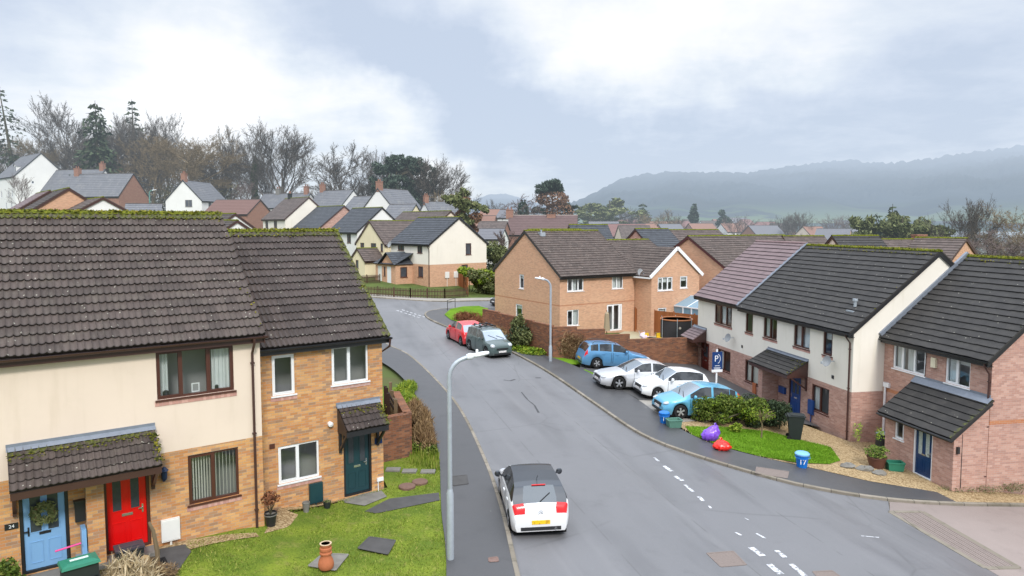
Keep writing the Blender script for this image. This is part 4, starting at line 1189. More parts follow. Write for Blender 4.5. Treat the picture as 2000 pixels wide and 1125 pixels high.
def kerb(name, line, side, h=.1, w=.13):
    mb = MB().use(M_KERB); out = offset(line, side * w); d = 0.0; L = []
    for i, (p, q) in enumerate(zip(line, out)):
        if i: d += (p - line[i - 1]).length
        zp, zq = gz(p.x, p.y), gz(q.x, q.y)
        L.append((d, [(p.x, p.y, zp - .1), (p.x, p.y, zp + h - .015), (p.x * .85 + q.x * .15, p.y * .85 + q.y * .15, zp + h), (q.x, q.y, zq + h), (q.x, q.y, zq - .1)]))
    idx = [[mb.vert(p) for p in l[1]] for l in L]; vv = (0, .1, .12, .24, .34)
    for i in range(len(L) - 1):
        for k in range(4):
            f = [idx[i][k], idx[i + 1][k], idx[i + 1][k + 1], idx[i][k + 1]]; u = [(L[i][0], vv[k]), (L[i + 1][0], vv[k]), (L[i + 1][0], vv[k + 1]), (L[i][0], vv[k + 1])]
            if side < 0: f, u = f[::-1], u[::-1]
            mb.face(f, u)
    struct(mb.build(name))
    return out
kl_in = kerb('kerb', KL, 1)
kerb('kerb', KRfull, -1)
kf_in = kerb('kerb', KF, 1, .08)
kl_in = offset(KL, .128); kr_in = offset(KR, -.128)

# left pavement
PL = spline([(-.6, 4), (-1.2, 10)] + px((872, 1125), (862, 1000), (858, 900), (846, 850), (826, 800), (790, 745), (742, 708)) + [(-11.6, 46.4), (-14.8, 52.5), (-17.5, 57), (-22, 59), (-30, 60)])
sheet('pavement', kl_in + PL[::-1], .09, M_PAVE)
# right pavement
PR = px((1868, 985), (1830, 966), (1700, 945), (1600, 922), (1500, 900), (1390, 870), (1310, 830), (1240, 780), (1150, 730), (1100, 708), (1045, 690))
PRf = PR + [Vector((-1.5, 49.6)), Vector((-3.4, 53.2)), Vector((-4.9, 56.4)), Vector((-5.2, 58.8)), Vector((-4.2, 60.2)), Vector((-1.2, 61.2)), Vector((6.6, 64.5)), Vector((20.6, 72.6)), Vector((34.6, 82.6))]
PRs = spline(PRf)
sheet('pavement', kr_in + PRs[::-1], .09, M_PAVE)
sheet('pavement', offset(KF, .126)[::-1] + offset(KF, 1.7), .075, M_CONC)

# lawns and beds
lawnL = [p for p in PL if p.y < 36]
sheet('lawn', lawnL + [Vector((-8.5, 35)), Vector((-5.2, 25.5)), Vector((-4.1, 22.5)), Vector((-14.5, 12.5)), Vector((-9, 4))], .05, M_LAWN, 1.0)
sheet('gravel', px((516, 1046), (560, 1034), (592, 1012), (560, 1001), (700, 972), (690, 952), (560, 975)), .062, M_GRAVEL, .6)
sheet('path', px((286, 1082), (362, 1068), (374, 1082), (345, 1125), (320, 1160), (200, 1160), (230, 1110)), .07, M_DSTONE, .8)
sheet('gravel', px((262, 1078), (290, 1074), (500, 1045), (506, 1052), (370, 1078), (350, 1072), (290, 1086)), .066, M_GRAVEL, .5)
sheet('path', px((672, 986), (745, 962), (756, 974), (712, 992)), .075, M_STONE, .6)
sheet('path', px((712, 1003), (760, 978), (857, 966), (859, 981), (735, 1007)), .07, M_DSTONE, .6)
sheet('soil_bed', px((-60, 1180), (-60, 1112), (60, 1115), (160, 1108), (300, 1092), (330, 1120), (260, 1180)), .072, mat('dark soil', lambda t: t.bsdf(t.mix(t.noise(t.pos(), 12, 4), (.05, .035, .022), (.14, .1, .06)), .95, .1)), .6)
sheet('verge', px((1022, 688), (1060, 694), (1130, 706), (1136, 713), (1100, 714), (1060, 704)), .06, M_LAWN2, .8)
# right gardens: gravel, lawn, driveways
frontC = [CC - DR * LT, CC + DR * .0]
plin = [p for p in PR]
sheet('gravel', px((1868, 985), (1830, 964), (1700, 943), (1600, 920), (1500, 898), (1390, 868), (1312, 828)) + [Vector((8.6, 32.2)), Vector((13.5, 33.5)), Vector((15.0, 30.6)), Vector((17.2, 30.9)), Vector((18, 25.5)), Vector((22, 25))], .06, M_GRAVEL, .9)
sheet('lawn', px((1338, 836), (1420, 838), (1500, 846), (1560, 862), (1622, 877), (1641, 903), (1620, 910), (1560, 908), (1480, 894), (1410, 876), (1350, 852)), .085, M_LAWN2, .7)
sheet('driveway', px((1312, 828), (1240, 778), (1155, 733), (1132, 722)) + [Vector((4.2, 42.4)), Vector((5.5, 44.1)), Vector((12.0, 45.5)), Vector((14.6, 32.6)), Vector((13.4, 33.2)), Vector((8.6, 32.1))], .065, M_DRIVE, 1.2)
sheet('driveway', px((1312, 829), (1245, 784), (1330, 788), (1420, 820)), .072, M_CONC, .8)
sheet('verge', px((1132, 727), (1163, 742), (1176, 738), (1142, 724)), .085, M_LAWN2, .6)
sheet('garden', [Vector((-1.6, 51.2)), Vector((2.6, 44.4)), Vector((12, 46.2)), Vector((20, 52)), Vector((12, 57)), Vector((3.4, 51.8)), Vector((-1.6, 61.2)), Vector((-2.6, 60.9))], .12, M_LAWN3, 2)
sheet('patio', px((1205, 660), (1225, 650), (1245, 643), (1345, 648), (1372, 664), (1240, 674)), .24, M_PAVER, 1)
sheet('verge', px((868, 617), (880, 606), (905, 601), (935, 600), (953, 605), (958, 640), (920, 640), (880, 627)), .13, M_LAWN2, 1)
sheet('verge', [Vector(p) for p in [(-2.2, 50.3), (2.0, 44.2), (.9, 43.8), (-1.2, 48.5), (-3.2, 52.9), (-4.6, 56.4), (-3.4, 58.6), (-2.2, 58)]], .1, M_LAWN, 1)
sheet('garden', offset(KF, 1.72)[::-1] + [Vector((-40, 84)), Vector((40, 110))][0:2][::1], .06, M_LAWN3, 3)

# grass blades standing on the lawns
def blades(name, poly, n, m, dz, h=(.035, .085), w=.012, holes=()):
    P = [(p[0], p[1]) for p in poly]; A = np.array(P)
    def inside(x, y, A):
        x1, y1 = A[:, 0], A[:, 1]; x2, y2 = np.roll(x1, -1), np.roll(y1, -1)
        c = ((y1[None] > y[:, None]) != (y2[None] > y[:, None])) & (x[:, None] < (x2 - x1)[None] * (y[:, None] - y1[None]) / ((y2 - y1)[None] + 1e-12) + x1[None])
        return c.sum(1) % 2 == 1
    x = RNG.uniform(A[:, 0].min(), A[:, 0].max(), n * 2); y = RNG.uniform(A[:, 1].min(), A[:, 1].max(), n * 2)
    k = inside(x, y, A)
    for hp in holes: k &= ~inside(x, y, np.array([(p[0], p[1]) for p in hp]))
    x, y = x[k], y[k]; N = len(x)
    clump = np.sin(x * 2.1 + np.cos(y * 1.7) * 2) * np.cos(y * 2.6 + x) * .5 + .5
    hh = RNG.uniform(*h, N) * (.6 + .8 * clump); a = RNG.uniform(0, 2 * PI, N); lean = RNG.normal(0, .035, (N, 2))
    z = g(x, y) + dz
    V = np.zeros((N, 3, 3))
    V[:, 0] = np.stack([x - np.cos(a) * w, y - np.sin(a) * w, z], 1); V[:, 1] = np.stack([x + np.cos(a) * w, y + np.sin(a) * w, z], 1)
    V[:, 2] = np.stack([x + lean[:, 0], y + lean[:, 1], z + hh], 1)
    me = bpy.data.meshes.new(name); me.vertices.add(N * 3); me.vertices.foreach_set('co', V.reshape(-1))
    me.loops.add(N * 3); me.loops.foreach_set('vertex_index', np.arange(N * 3)); me.polygons.add(N)
    me.polygons.foreach_set('loop_start', np.arange(0, N * 3, 3)); me.update(); me.validate(); me.materials.append(m)
    o = bpy.data.objects.new(name, me); COL.objects.link(o); o['kind'] = 'stuff'; return o
pathA = px((286, 1082), (362, 1068), (374, 1082), (345, 1125), (320, 1160), (200, 1160), (230, 1110)); pathB = px((672, 986), (745, 962), (756, 974), (857, 966), (859, 981), (735, 1007), (712, 1003))
gravA = px((516, 1046), (560, 1034), (592, 1012), (560, 1001), (700, 972), (690, 952), (560, 975))
cov1 = px((700, 1078), (722, 1056), (772, 1063), (757, 1090)); cov2 = px((603, 1112), (632, 1088), (680, 1090), (655, 1121))
blades('lawn_grass', [p for p in PL if p.y < 26 and p.y > 13] + [Vector((-3.9, 25.5)), Vector((-4.05, 22.5)), Vector((-6.9, 20.1)), Vector((-6.7, 19.0)), Vector((-12.5, 14.8)), Vector((-12, 12))], 42000, M_BLADE, .04, (.03, .07), .011, (pathA, pathB, gravA, cov1, cov2))
blades('verge_grass', [p for p in PL if 24 < p.y < 34] + [Vector((-6.2, 34)), Vector((-3.6, 24.5))], 6000, M_BLADE, .04, (.08, .3), .015)
blades('lawn_grass', px((1338, 836), (1420, 838), (1500, 846), (1560, 862), (1622, 877), (1641, 903), (1620, 910), (1560, 908), (1480, 894), (1410, 876), (1350, 852)), 16000, M_BLADE2, .08, (.03, .07), .013)
blades('verge_grass', [Vector(p) for p in [(-2.2, 50.3), (2.0, 44.2), (.9, 43.8), (-1.2, 48.5), (-3.2, 52.9), (-4.6, 56.4), (-3.4, 58.6), (-2.2, 58)]], 9000, M_BLADE2, .1, (.06, .25), .02)
blades('verge_grass', px((1335, 834), (1350, 852), (1410, 877), (1480, 896), (1560, 912), (1500, 902), (1390, 873), (1315, 832)), 1500, L_STRAW, .06, (.04, .12), .012)

# painted markings, covers, drainage
def ribbon(mb, a, b, w, dz):
    d = (b - a).normalized(); n = Vector((-d.y, d.x)) * w / 2
    P = [a - n, b - n, b + n, a + n]
    k = max(1, int((b - a).length / .5))
    for i in range(k):
        q = [P[0].lerp(P[1], i / k), P[0].lerp(P[1], (i + 1) / k), P[3].lerp(P[2], (i + 1) / k), P[3].lerp(P[2], i / k)]
        jit = lambda v: (v.x + random.uniform(-.012, .012), v.y + random.uniform(-.012, .012), gz(v.x, v.y) + dz)
        mb.poly([jit(v) for v in q])
def marks(lst, dz=.006):
    for a, b, w in lst:
        w *= .8
        mb = MB().use(M_PAINT); A, B = px(a, b); ribbon(mb, A, B, w, dz); struct(mb.build('road_marking'))
marks([((1278, 894), (1286, 901), .15), ((1296, 910), (1313, 921), .22), ((1318, 930), (1333, 939), .2), ((1338, 947), (1354, 961), .17), ((1364, 970), (1375, 979), .18), ((1384, 988), (1389, 993), .1),
       ((1436, 1040), (1448, 1046), .1), ((1467, 1069), (1490, 1086), .24), ((1502, 1102), (1526, 1122), .26), ((1478, 1042), (1495, 1052), .12), ((1516, 1075), (1533, 1089), .2), ((1545, 1102), (1572, 1125), .22), ((1682, 1047), (1717, 1050), .06),
       ((1455, 1012), (1462, 1016), .05)])
marks([((774 + 8 * i, 606 + 2.6 * i), (779 + 8 * i, 607.6 + 2.6 * i), .16) for i in range(6)] + [((785 + 8 * i, 605 + 2.6 * i), (790 + 8 * i, 606.6 + 2.6 * i), .16) for i in range(6)])
for nm, pts in (('tar seam', ((984, 742), (996, 744), (1006, 741))), ('tar seam', ((1018, 766), (1030, 780), (1044, 792), (1052, 806))), ('tar seam', ((1046, 738), (1056, 738))), ('tar seam', ((905, 905), (925, 960), (952, 1010)))):
    P = px(*pts)
    for a, b in zip(P, P[1:]):
        mb = MB().use(mat('dark tar', lambda t: t.bsdf((.06, .06, .062), .6, .3))); ribbon(mb, a, b, random.uniform(.05, .16), .005); struct(mb.build('road_patch'))
def cover(name, label, quad, m, dz, cat='drain cover', rim=True):
    P = px(*quad); mb = MB().use(m); c = sum(P, Vector((0, 0))) / len(P)
    top = [(p.x, p.y, gz(p.x, p.y) + dz) for p in P]
    mb.poly(top if (P[1] - P[0]).cross(P[2] - P[0]) > 0 else top[::-1])
    for i in range(len(P)):
        a, b = P[i], P[(i + 1) % len(P)]
        mb.bar((a.x, a.y, gz(a.x, a.y) + dz), (b.x, b.y, gz(b.x, b.y) + dz), .05, .012)
    o = mb.build(name); tag(o, label, cat); return o
cover('drain_cover', 'square iron cover set into the road by the broken white dashes', ((1381, 1081), (1432, 1077), (1457, 1103), (1408, 1107)), M_IRON, .006)
cover('drain_cover', 'iron cover cut off at the bottom edge of the picture', ((1588, 1117), (1625, 1115), (1660, 1140), (1610, 1142)), M_IRON, .006)
cover('drain_cover', 'long brown cover in the pavement by the small front lawn', ((1478, 917), (1540, 926), (1537, 939), (1476, 929)), M_IRON, .1)
cover('drain_cover', 'grey cover in the pavement beyond the near lamp post', ((884, 936), (911, 933), (914, 950), (886, 954)), M_DSTONE, .1)
cover('drain_cover', 'small pinkish cover in the pavement near the kerb', ((955, 1097), (971, 1095), (973, 1103), (956, 1104)), M_DULLPINK, .1)
cover('drain_cover', 'dark wet slab cover set in the lawn', ((700, 1078), (722, 1056), (772, 1063), (757, 1090)), M_DSTONE, .11)
cover('paving_slab', 'worn stone slab in the lawn beneath the chimney pot', ((603, 1112), (632, 1088), (680, 1090), (655, 1121)), M_STONE, .1, 'slab')
for k, (u, v, r) in enumerate(((795, 955, .28), (820, 946, .27))):
    p = ong(u, v); mb = MB().use(plain('brown stepping stone', (.17, .1, .075), .85, var=.3)); mb.lathe([(r, 0), (r, .11), (r * .9, .125)], 14, (p.x, p.y, p.z)); tag(mb.build('stepping_stone'), ('round brown stepping stone nearer the teal door', 'round brown stepping stone next to the pavement edge')[k], 'stepping stone')
for k, (u, v) in enumerate(((768, 921), (800, 924), (836, 925))):
    p = ong(u, v); mb = MB().use(M_STONE); mb.box((p.x - .25, p.y - .17, p.z), (p.x + .25, p.y + .17, p.z + .1)); o = mb.build('stepping_stone'); tag(o, ('grey slab in the grass by the brick pier', 'grey slab in the grass between two others', 'grey slab in the grass next to the pavement')[k], 'stepping stone')
# drainage channel across the shared drive
ch = MB().use(M_KERB); A, B = GR; Cq, Dq = px((1802, 1000), (1990, 1109))
e1 = (B - A); 
for a, b, w in ((A, B, .16), (Cq, Dq, .16), (A, Cq, .16), (B, Dq, .16)): ch.bar((a.x, a.y, gz(a.x, a.y) + .006), (b.x, b.y, gz(b.x, b.y) + .006), w, .02)
ch.use(M_IRON)
for i in range(1, 10):
    a = A.lerp(Cq, i / 10); b = B.lerp(Dq, i / 10); ch.bar((a.x, a.y, gz(a.x, a.y) + .004), (b.x, b.y, gz(b.x, b.y) + .004), .065 if i % 2 else .03, .02 if i % 2 else .012)
tag(ch.build('drainage_channel'), 'long slatted drainage channel between the road and the pink blockwork', 'drain')
# ------------------------------------------------------------------ vehicles
def interp(pts, x): return float(np.interp(x, [p[0] for p in pts], [p[1] for p in pts]))

def make_car(name, label, L, W, H, top, belt, wheels, ws, rw, sides, pm, roof=None, r=.31, rim=M_RIM, tail=True, clear=.17, lens=(.15, .065),  plate_f=M_WPLATE, plate_r=M_YPLATE,
             hl=((.12, .62), (3, 6)), tl=None, bars=False, dark_pillar=(), wiper=True, grille=(.42, .6), tumble=.3, rails=None, trim=None, spokes=5, darkrear=False):
    """x runs from the front bumper (0) to the rear (L); y across; z up"""
    root = thing(name, label, 'car')
    xf, xr = wheels; Ra = r + .055
    st = set(np.round(np.linspace(0, L, int(L / .09)), 3).tolist())
    st |= {p[0] for p in top} | set(ws) | set(rw) | {a for s in sides for a in s} | {.02, .05, L - .02, L - .05}
    for xw in wheels: st |= {round(xw + Ra * math.cos(a), 3) for a in np.linspace(0, PI, 15)}
    st = sorted(x for x in st if 0 <= x <= L); S = [st[0]]
    for x in st[1:]:
        if x - S[-1] > .012: S.append(x)
    # smooth the profile a little
    def ztop(x): return interp(top, x)
    def plan(x):
        e = min(x, L - x); rear = x > L / 2
        a = .80 if not rear else .84
        k = min(1, e / .55); return a + (1 - a) * (1 - (1 - k) ** 2.6)
    rows = []
    for x in S:
        zt = ztop(x); zb = min(interp(belt, x), zt - .03); w = W / 2 * plan(x)
        zlow = clear + .06 * max(0, 1 - min(x, L - x) / .35)
        for xw in wheels:
            dx = abs(x - xw)
            if dx < Ra: zlow = max(zlow, r + math.sqrt(max(0, Ra * Ra - dx * dx)))
        zlow = min(zlow, zb - .06)
        crown = .035 if zt - zb > .15 else .05
        ze = max(zb + .012, zt - crown)
        wt = max(.3, w * .965 - tumble * (ze - zb) - .015)
        pts = []
        for t, bl in ((0, .93), (.2, .975), (.42, 1.0), (.6, 1.0), (.8, .99), (1, .965)):
            pts.append((w * bl, zlow + (zb - zlow) * t))
        for s in (.12, .5, .88, 1.0):
            pts.append((w * .965 + (wt - w * .965) * s, zb + (ze - zb) * s))
        for f in (.93, .62, .3, 0.0):
            pts.append((wt * f, ze + (zt - ze) * (1 - f * f)))
        rows.append(pts)
    nr = len(rows[0])                      # 0-5 side, 6-9 glasshouse, 10-13 roof
    body, glassW, glassR, roofm = MB().use(pm), MB().use(CARGLASS), MB().use(CARREAR if darkrear else CARGLASS), MB().use(roof or pm)
    sg = [[MB().use(CARSIDE), MB().use(CARSIDE)] for _ in sides]
    heads = [MB().use(M_HEAD), MB().use(M_HEAD)]; tails = [MB().use(M_TAIL), MB().use(M_TAIL)]
    doors = [[MB().use(pm), MB().use(pm)] for _ in sides]
    caches = {}
    def P(i, k, sd): y, z = rows[i][k]; return (S[i], sd * y, z)
    def put(mb, i, k, sd):
        c = caches.setdefault(id(mb), {})
        def vi(a, b):
            key = (a, b, sd if b < nr - 1 else 0)
            if key not in c: c[key] = mb.vert(P(a, b, sd if b < nr - 1 else 1))
            return c[key]
        q = [vi(i, k), vi(i + 1, k), vi(i + 1, k + 1), vi(i, k + 1)]
        mb.face(q if sd < 0 else q[::-1])
    hood_h = H * .8
    for i in range(len(S) - 1):
        xm = (S[i] + S[i + 1]) / 2; tall = rows[i][9][1] - rows[i][5][1] > .08 or rows[i + 1][9][1] - rows[i + 1][5][1] > .08
        for sd in (-1, 1):
            for k in range(nr - 1):
                m = body
                if k >= 10 and ws[0] < xm < ws[1]: m = glassW
                elif darkrear and k in (9, 10) and rw[0] < xm < rw[1] + .02: m = roofm
                elif k >= 10 and rw[0] < xm < rw[1]: m = glassR
                elif k >= 9 and ws[1] <= xm <= rw[0]: m = roofm
                elif 6 <= k <= 8 and tall:
                    if roof and ws[1] - .2 <= xm: m = roofm
                    for s, (a, b) in enumerate(sides):
                        if a < xm < b: m = sg[s][0 if sd < 0 else 1]
                    for a, b in dark_pillar:
                        if a < xm < b: m = roofm if roof else sg[0][0 if sd < 0 else 1]
                if tl and tl[0][0] < xm < tl[0][1] and tl[1][0] <= k < tl[1][1]: m = tails[0 if sd < 0 else 1]
                if m is body and 1 <= k <= 4:
                    for s, (a, b) in enumerate(sides[:2]):
                        if a < xm < b and not any(abs(xm - xw) < Ra for xw in wheels): m = doors[s][0 if sd < 0 else 1]
                put(m, i, k, sd)
    # front and rear faces
    for i, fl in ((0, 1), (len(S) - 1, -1)):
        ring = [P(i, k, -1) for k in range(nr)] + [P(i, k, 1) for k in range(nr - 2, -1, -1)]
        body.poly(ring if fl > 0 else ring[::-1])
    bo = body.build('body', root, True, angle=50)
    roofm.f and roofm.build('roof', root, True, angle=50)
    glassW.build('windscreen', root, True, angle=50); glassR.build('rear_window', root, True, angle=50)
    for s in range(len(sides)):
        for q in (0, 1):
            if sg[s][q].f: sg[s][q].build('side_window', root, True, angle=50)
            if s < 2 and doors[s][q].f:
                do_ = doors[s][q].build('door', root, True, angle=50)
                seam = MB().use(M_UNDER); sd_ = -1 if q == 0 else 1
                for xs_ in (sides[s][0], sides[s][1]):
                    if any(abs(xs_ - xw) < Ra for xw in wheels): continue
                    ii = min(range(len(S)), key=lambda i: abs(S[i] - xs_))
                    for k in range(1, 6):
                        (ya, za), (yb, zb_) = rows[ii][k], rows[ii][k + 1] if k < 5 else rows[ii][5]
                        if k < 5: seam.poly([(S[ii] - .009, sd_ * (ya + .004), za), (S[ii] + .009, sd_ * (ya + .004), za), (S[ii] + .009, sd_ * (yb + .004), zb_), (S[ii] - .009, sd_ * (yb + .004), zb_)])
                if seam.f: seam.build('seam', do_)
                a, b = sides[s]; sd = -1 if q == 0 else 1
                xx = b - .25; zz = interp(belt, xx) - .12; y = W / 2 * .992
                h = MB().use(trim or pm); h.box((xx - .09, sd * y - .02, zz - .018), (xx + .09, sd * y + .022, zz + .018)); h.build('handle', do_)
    for q in (0, 1):
        sd = -1 if q == 0 else 1; hx = .17; hz_ = ztop(hx) - .075; hy = sd * (W / 2 * plan(hx) - .17); hm = heads[q]; n1_, n2_ = 8, 14
        vr_ = [[hm.vert((hx + lens[0] * math.cos(a) * math.sin(b) + .0, hy + .16 * math.sin(a) * math.sin(b) + 0 * a, hz_ + lens[1] * math.cos(b) + .25 * lens[0] * math.cos(a) * math.sin(b))) for a in np.linspace(0, 2 * PI, n2_, False)] for b in np.linspace(.05, PI - .05, n1_)]
        for i_ in range(n1_ - 1):
            for j_ in range(n2_): hm.face([vr_[i_][j_], vr_[i_ + 1][j_], vr_[i_ + 1][(j_ + 1) % n2_], vr_[i_][(j_ + 1) % n2_]])
        hm.build('headlight', root, True)
        if tails[q].f: tails[q].build('tail_light', root, True)
    u = MB().use(M_UNDER); u.box((.22, -W / 2 + .1, clear - .09), (L - .2, W / 2 - .1, .3)); u.box((.25, -W / 2 + .13, .302), (L - .25, W / 2 - .13, .62)); u.build('underbody', root)
    zb0 = ztop(0.0)
    # grille, plates, trim on the nose and tail
    gq = MB().use(M_BLACKP); gq.box((-.012, -W * .24, grille[0] + .03), (.05, W * .24, grille[1] + .02)); gq.box((-.014, -W * .34, .22), (.06, W * .34, .33)); gq.build('grille', root)
    if plate_f:
        p = MB().use(plate_f); p.box((-.03, -.26, .37), (-.013, .26, .48)); p.build('number_plate', root)
    bmp = MB().use(M_BLACKP); bmp.box((L - .05, -W * .33, .26), (L + .012, W * .33, .36)); bmp.build('rear_valance', root)
    if plate_r:
        p = MB().use(plate_r); p.box((L + .002, -.26, .44), (L + .016, .26, .55)); p.build('number_plate', root)
    # mirrors
    for sd in (-1, 1):
        xm = sides[0][0] + .16; zm = interp(belt, xm) + .09; m = MB().use(roof or pm)
        y0, y1 = sd * (W / 2 - .04), sd * (W / 2 + .16)
        m.bar((xm, y0, zm - .05), (xm, sd * (W / 2 + .05), zm), .06, .04)
        m.lathe([(.02, -.055), (.085, -.04), (.1, 0), (.085, .05), (.03, .07)], 10, (xm, sd * (W / 2 + .11), zm + .02), 'x'); m.build('wing_mirror', root, True)
    tyre = MB().use(M_TYRE); tw_ = .1
    tyre.lathe([(r * .64, -tw_), (r * .9, -tw_), (r, -tw_ * .7), (r, tw_ * .7), (r * .9, tw_), (r * .64, tw_), (r * .64, -tw_)], 26, (0, 0, 0), 'y')
    rm = MB().use(rim); rm.lathe([(r * .66, -.085), (r * .6, -.1), (r * .58, -.06)], 22, (0, 0, 0), 'y')
    for k in range(spokes):
        for da in (-.13, .13) if spokes == 5 else (0,):
            a = 2 * PI * k / spokes
            rm.bar((math.cos(a) * .03, -.092, math.sin(a) * .03), (math.cos(a + da) * r * .6, -.088, math.sin(a + da) * r * .6), .045, .03, (0, 1, 0))
    rm.lathe([(.001, -.11), (.05, -.105), (.06, -.08)], 10, (0, 0, 0), 'y')
    rm.use(M_UNDER).lathe([(r * .63, -.045), (.001, -.045)], 20, (0, 0, 0), 'y')
    w0 = None
    for xw in wheels:
        for sd in (-1, 1):
            if w0 is None:
                w0 = tyre.build('wheel', root, True); ri = rm.build('rim', w0, True)
                o = w0
            else:
                o = copy_tree(w0); o.parent = root
            o.location = (xw, sd * (W / 2 - .115), r); o.rotation_euler = (0, random.random() * 3, 0) if sd < 0 else (0, random.random() * 3, PI)
    if rails or bars:
        b = MB().use(M_BLACKP)
        a0, a1 = ws[1] + .25, rw[0] - .15
        yy = W / 2 - .3
        for sd in (-1, 1):
            z = ztop((a0 + a1) / 2) + .03
            b.tube([(a0, sd * yy, z - .06), (a0 + .12, sd * yy, z + .02), (a1 - .12, sd * yy, z + .02), (a1, sd * yy, z - .08)], .018, 6)
        if not bars:
            b.bar((a0 + .3, -yy, z - .05), (a0 + .3, yy, z - .05), .02, .02)
        if bars:
            for x in (a0 + .3, a1 - .35): b.box((x - .03, -yy - .08, z + .05), (x + .03, yy + .08, z + .085)); b.box((x - .05, -yy - .03, z), (x + .05, -yy + .03, z + .05)); b.box((x - .05, yy - .03, z), (x + .05, yy + .03, z + .05))
            for y in (-.35, .1, .45): b.box((a0 + .2, y - .05, z + .09), (a0 + .5, y + .05, z + .15)); b.box((a1 - .5, y - .05, z + .09), (a1 - .2, y + .05, z + .14))
        rb_ = b.build('roof_bars' if bars else 'roof_rails', root)
    if wiper:
        wv = MB().use(M_BLACKP)
        xx = ws[0] + .02; z = ztop(xx)
        wv.bar((xx, -.1, z + .015), (xx + .28, .42, ztop(xx + .28) + .02), .02, .015); wv.bar((xx, -.6, z + .01), (xx + .2, -.12, ztop(xx + .2) + .02), .02, .015); wv.build('wiper', root)
    return root

def place(car, p, head, cx, dz=0.0):
    """p: ground point under the car centre line at local x = cx; head: travel direction"""
    h = Vector(head).normalized(); car.rotation_euler = (0, 0, math.atan2(-h.y, -h.x))
    zf = gz(p[0], p[1]) + dz; q = Vector((p[0], p[1])) + Vector((h.x, h.y)) * cx
    qe = Vector((p[0], p[1])) - Vector((h.x, h.y)) * 2.6
    slope = (gz(*qe) + dz - zf) / 2.6
    car.rotation_euler = (0, -math.atan(slope), math.atan2(-h.y, -h.x))
    car.location = (q.x, q.y, zf - slope * cx)

HATCH_TOP = lambda L, H: [(0, .5), (.03, .62), (.1, .7), (.35, .8), (.95, .95), (1.05, .98), (1.75, H - .06), (2.0, H - .01), (2.5, H), (L - .75, H - .045), (L - .52, H - .1), (L - .2, 1.0), (L - .1, .9), (L - .06, .72), (L, .62)]

# white hatchback with a black roof, seen from behind
pw = make_car('parked_car', 'white hatchback with a black roof, seen from behind beside the near kerb', 3.95, 1.74, 1.47, HATCH_TOP(3.95, 1.47),
              [(0, .48), (.5, .74), (1.2, .9), (2.4, .96), (3.3, 1.03), (3.7, .98), (3.95, .6)], (.78, 3.24), (1.05, 1.8), (3.43, 3.76), [(1.3, 2.5), (2.62, 3.4)], P_WHITE, P_BLACK, .31,
              tl=((3.74, 3.88), (5, 11)), dark_pillar=((2.45, 2.66), (3.35, 3.78)), plate_f=None, tumble=.4, darkrear=True)
a = MB().use(M_BLACKP); a.tube([(3.1, 0, 1.44), (3.32, 0, 1.62)], .008, 5); a.build('aerial', pw)
a = MB().use(M_TAIL); a.box((3.42, -.2, 1.375), (3.47, .2, 1.395)); a.build('brake_light', pw)
a = MB().use(M_CHROME); a.lathe([(.03, 3.9), (.035, 3.99), (.028, 3.99), (.02, 3.9)], 12, (0, .42, .3), 'x'); a.build('exhaust', pw)
a = MB().use(M_BLACKP); a.bar((3.76, 0, 1.02), (3.6, .3, 1.2), .02, .02); a.build('rear_wiper', pw)
a = MB().use(M_CHROME)
for dz in (0, .06): a.bar((3.935, -.07, .72 + dz), (3.925, 0, .77 + dz), .012, .018); a.bar((3.925, 0, .77 + dz), (3.935, .07, .72 + dz), .012, .018)
a.build('badge', pw)
pc = (ong(985, 1039) + ong(1112, 1036)) / 2
place(pw, (pc.x + .02, pc.y + .1), (-.12, .993), 3.34)

# dark green boxy car with roof bars, facing us
pg = make_car('parked_car', 'dark green boxy car with roof bars facing the camera behind the red one', 3.69, 1.67, 1.58,
              [(0, .55), (.03, .7), (.1, .82), (.3, .92), (.75, 1.0), (.85, 1.03), (1.45, 1.5), (1.7, 1.57), (2.4, 1.58), (3.2, 1.53), (3.4, 1.46), (3.58, 1.05), (3.62, .8), (3.69, .6)],
              [(0, .5), (.4, .82), (1, .97), (3.3, 1.03), (3.69, .6)], (.72, 3.02), (.85, 1.52), (3.35, 3.6), [(1.1, 2.0), (2.1, 2.95), (3.02, 3.32)], P_GREEN, None, .32, lens=(.15, .11), bars=True, rim=M_RIMD,
              hl=((.08, .42), (4, 8)), grille=(.5, .62), tl=((3.4, 3.62), (4, 8)), tumble=.2)
fa = (ong(944, 700) + ong(988, 692)) / 2
hd = Vector((.5, -.87, 0)).normalized()
place(pg, (fa.x + .12, fa.y + .1), hd, .72)
# red hatchback, facing away
prd = make_car('parked_car', 'red hatchback facing away up the hill just beyond the dark green car', 3.7, 1.66, 1.5, HATCH_TOP(3.7, 1.5),
               [(0, .5), (.5, .78), (1.2, .93), (2.4, .98), (3.2, 1.03), (3.5, .98), (3.7, .6)], (.75, 3.05), (1.05, 1.8), (3.18, 3.52), [(1.25, 2.15), (2.25, 3.1)], P_RED, None, .3, tl=((3.45, 3.66), (4, 8)), rim=M_RIMD, tumble=.25)
a1, a2 = ong(898, 675), ong(873, 662); hd = (a2 - a1).normalized()
nrm = Vector((hd.y, -hd.x, 0)); c = a1 + nrm * .83
place(prd, (c.x, c.y), hd, 3.05)
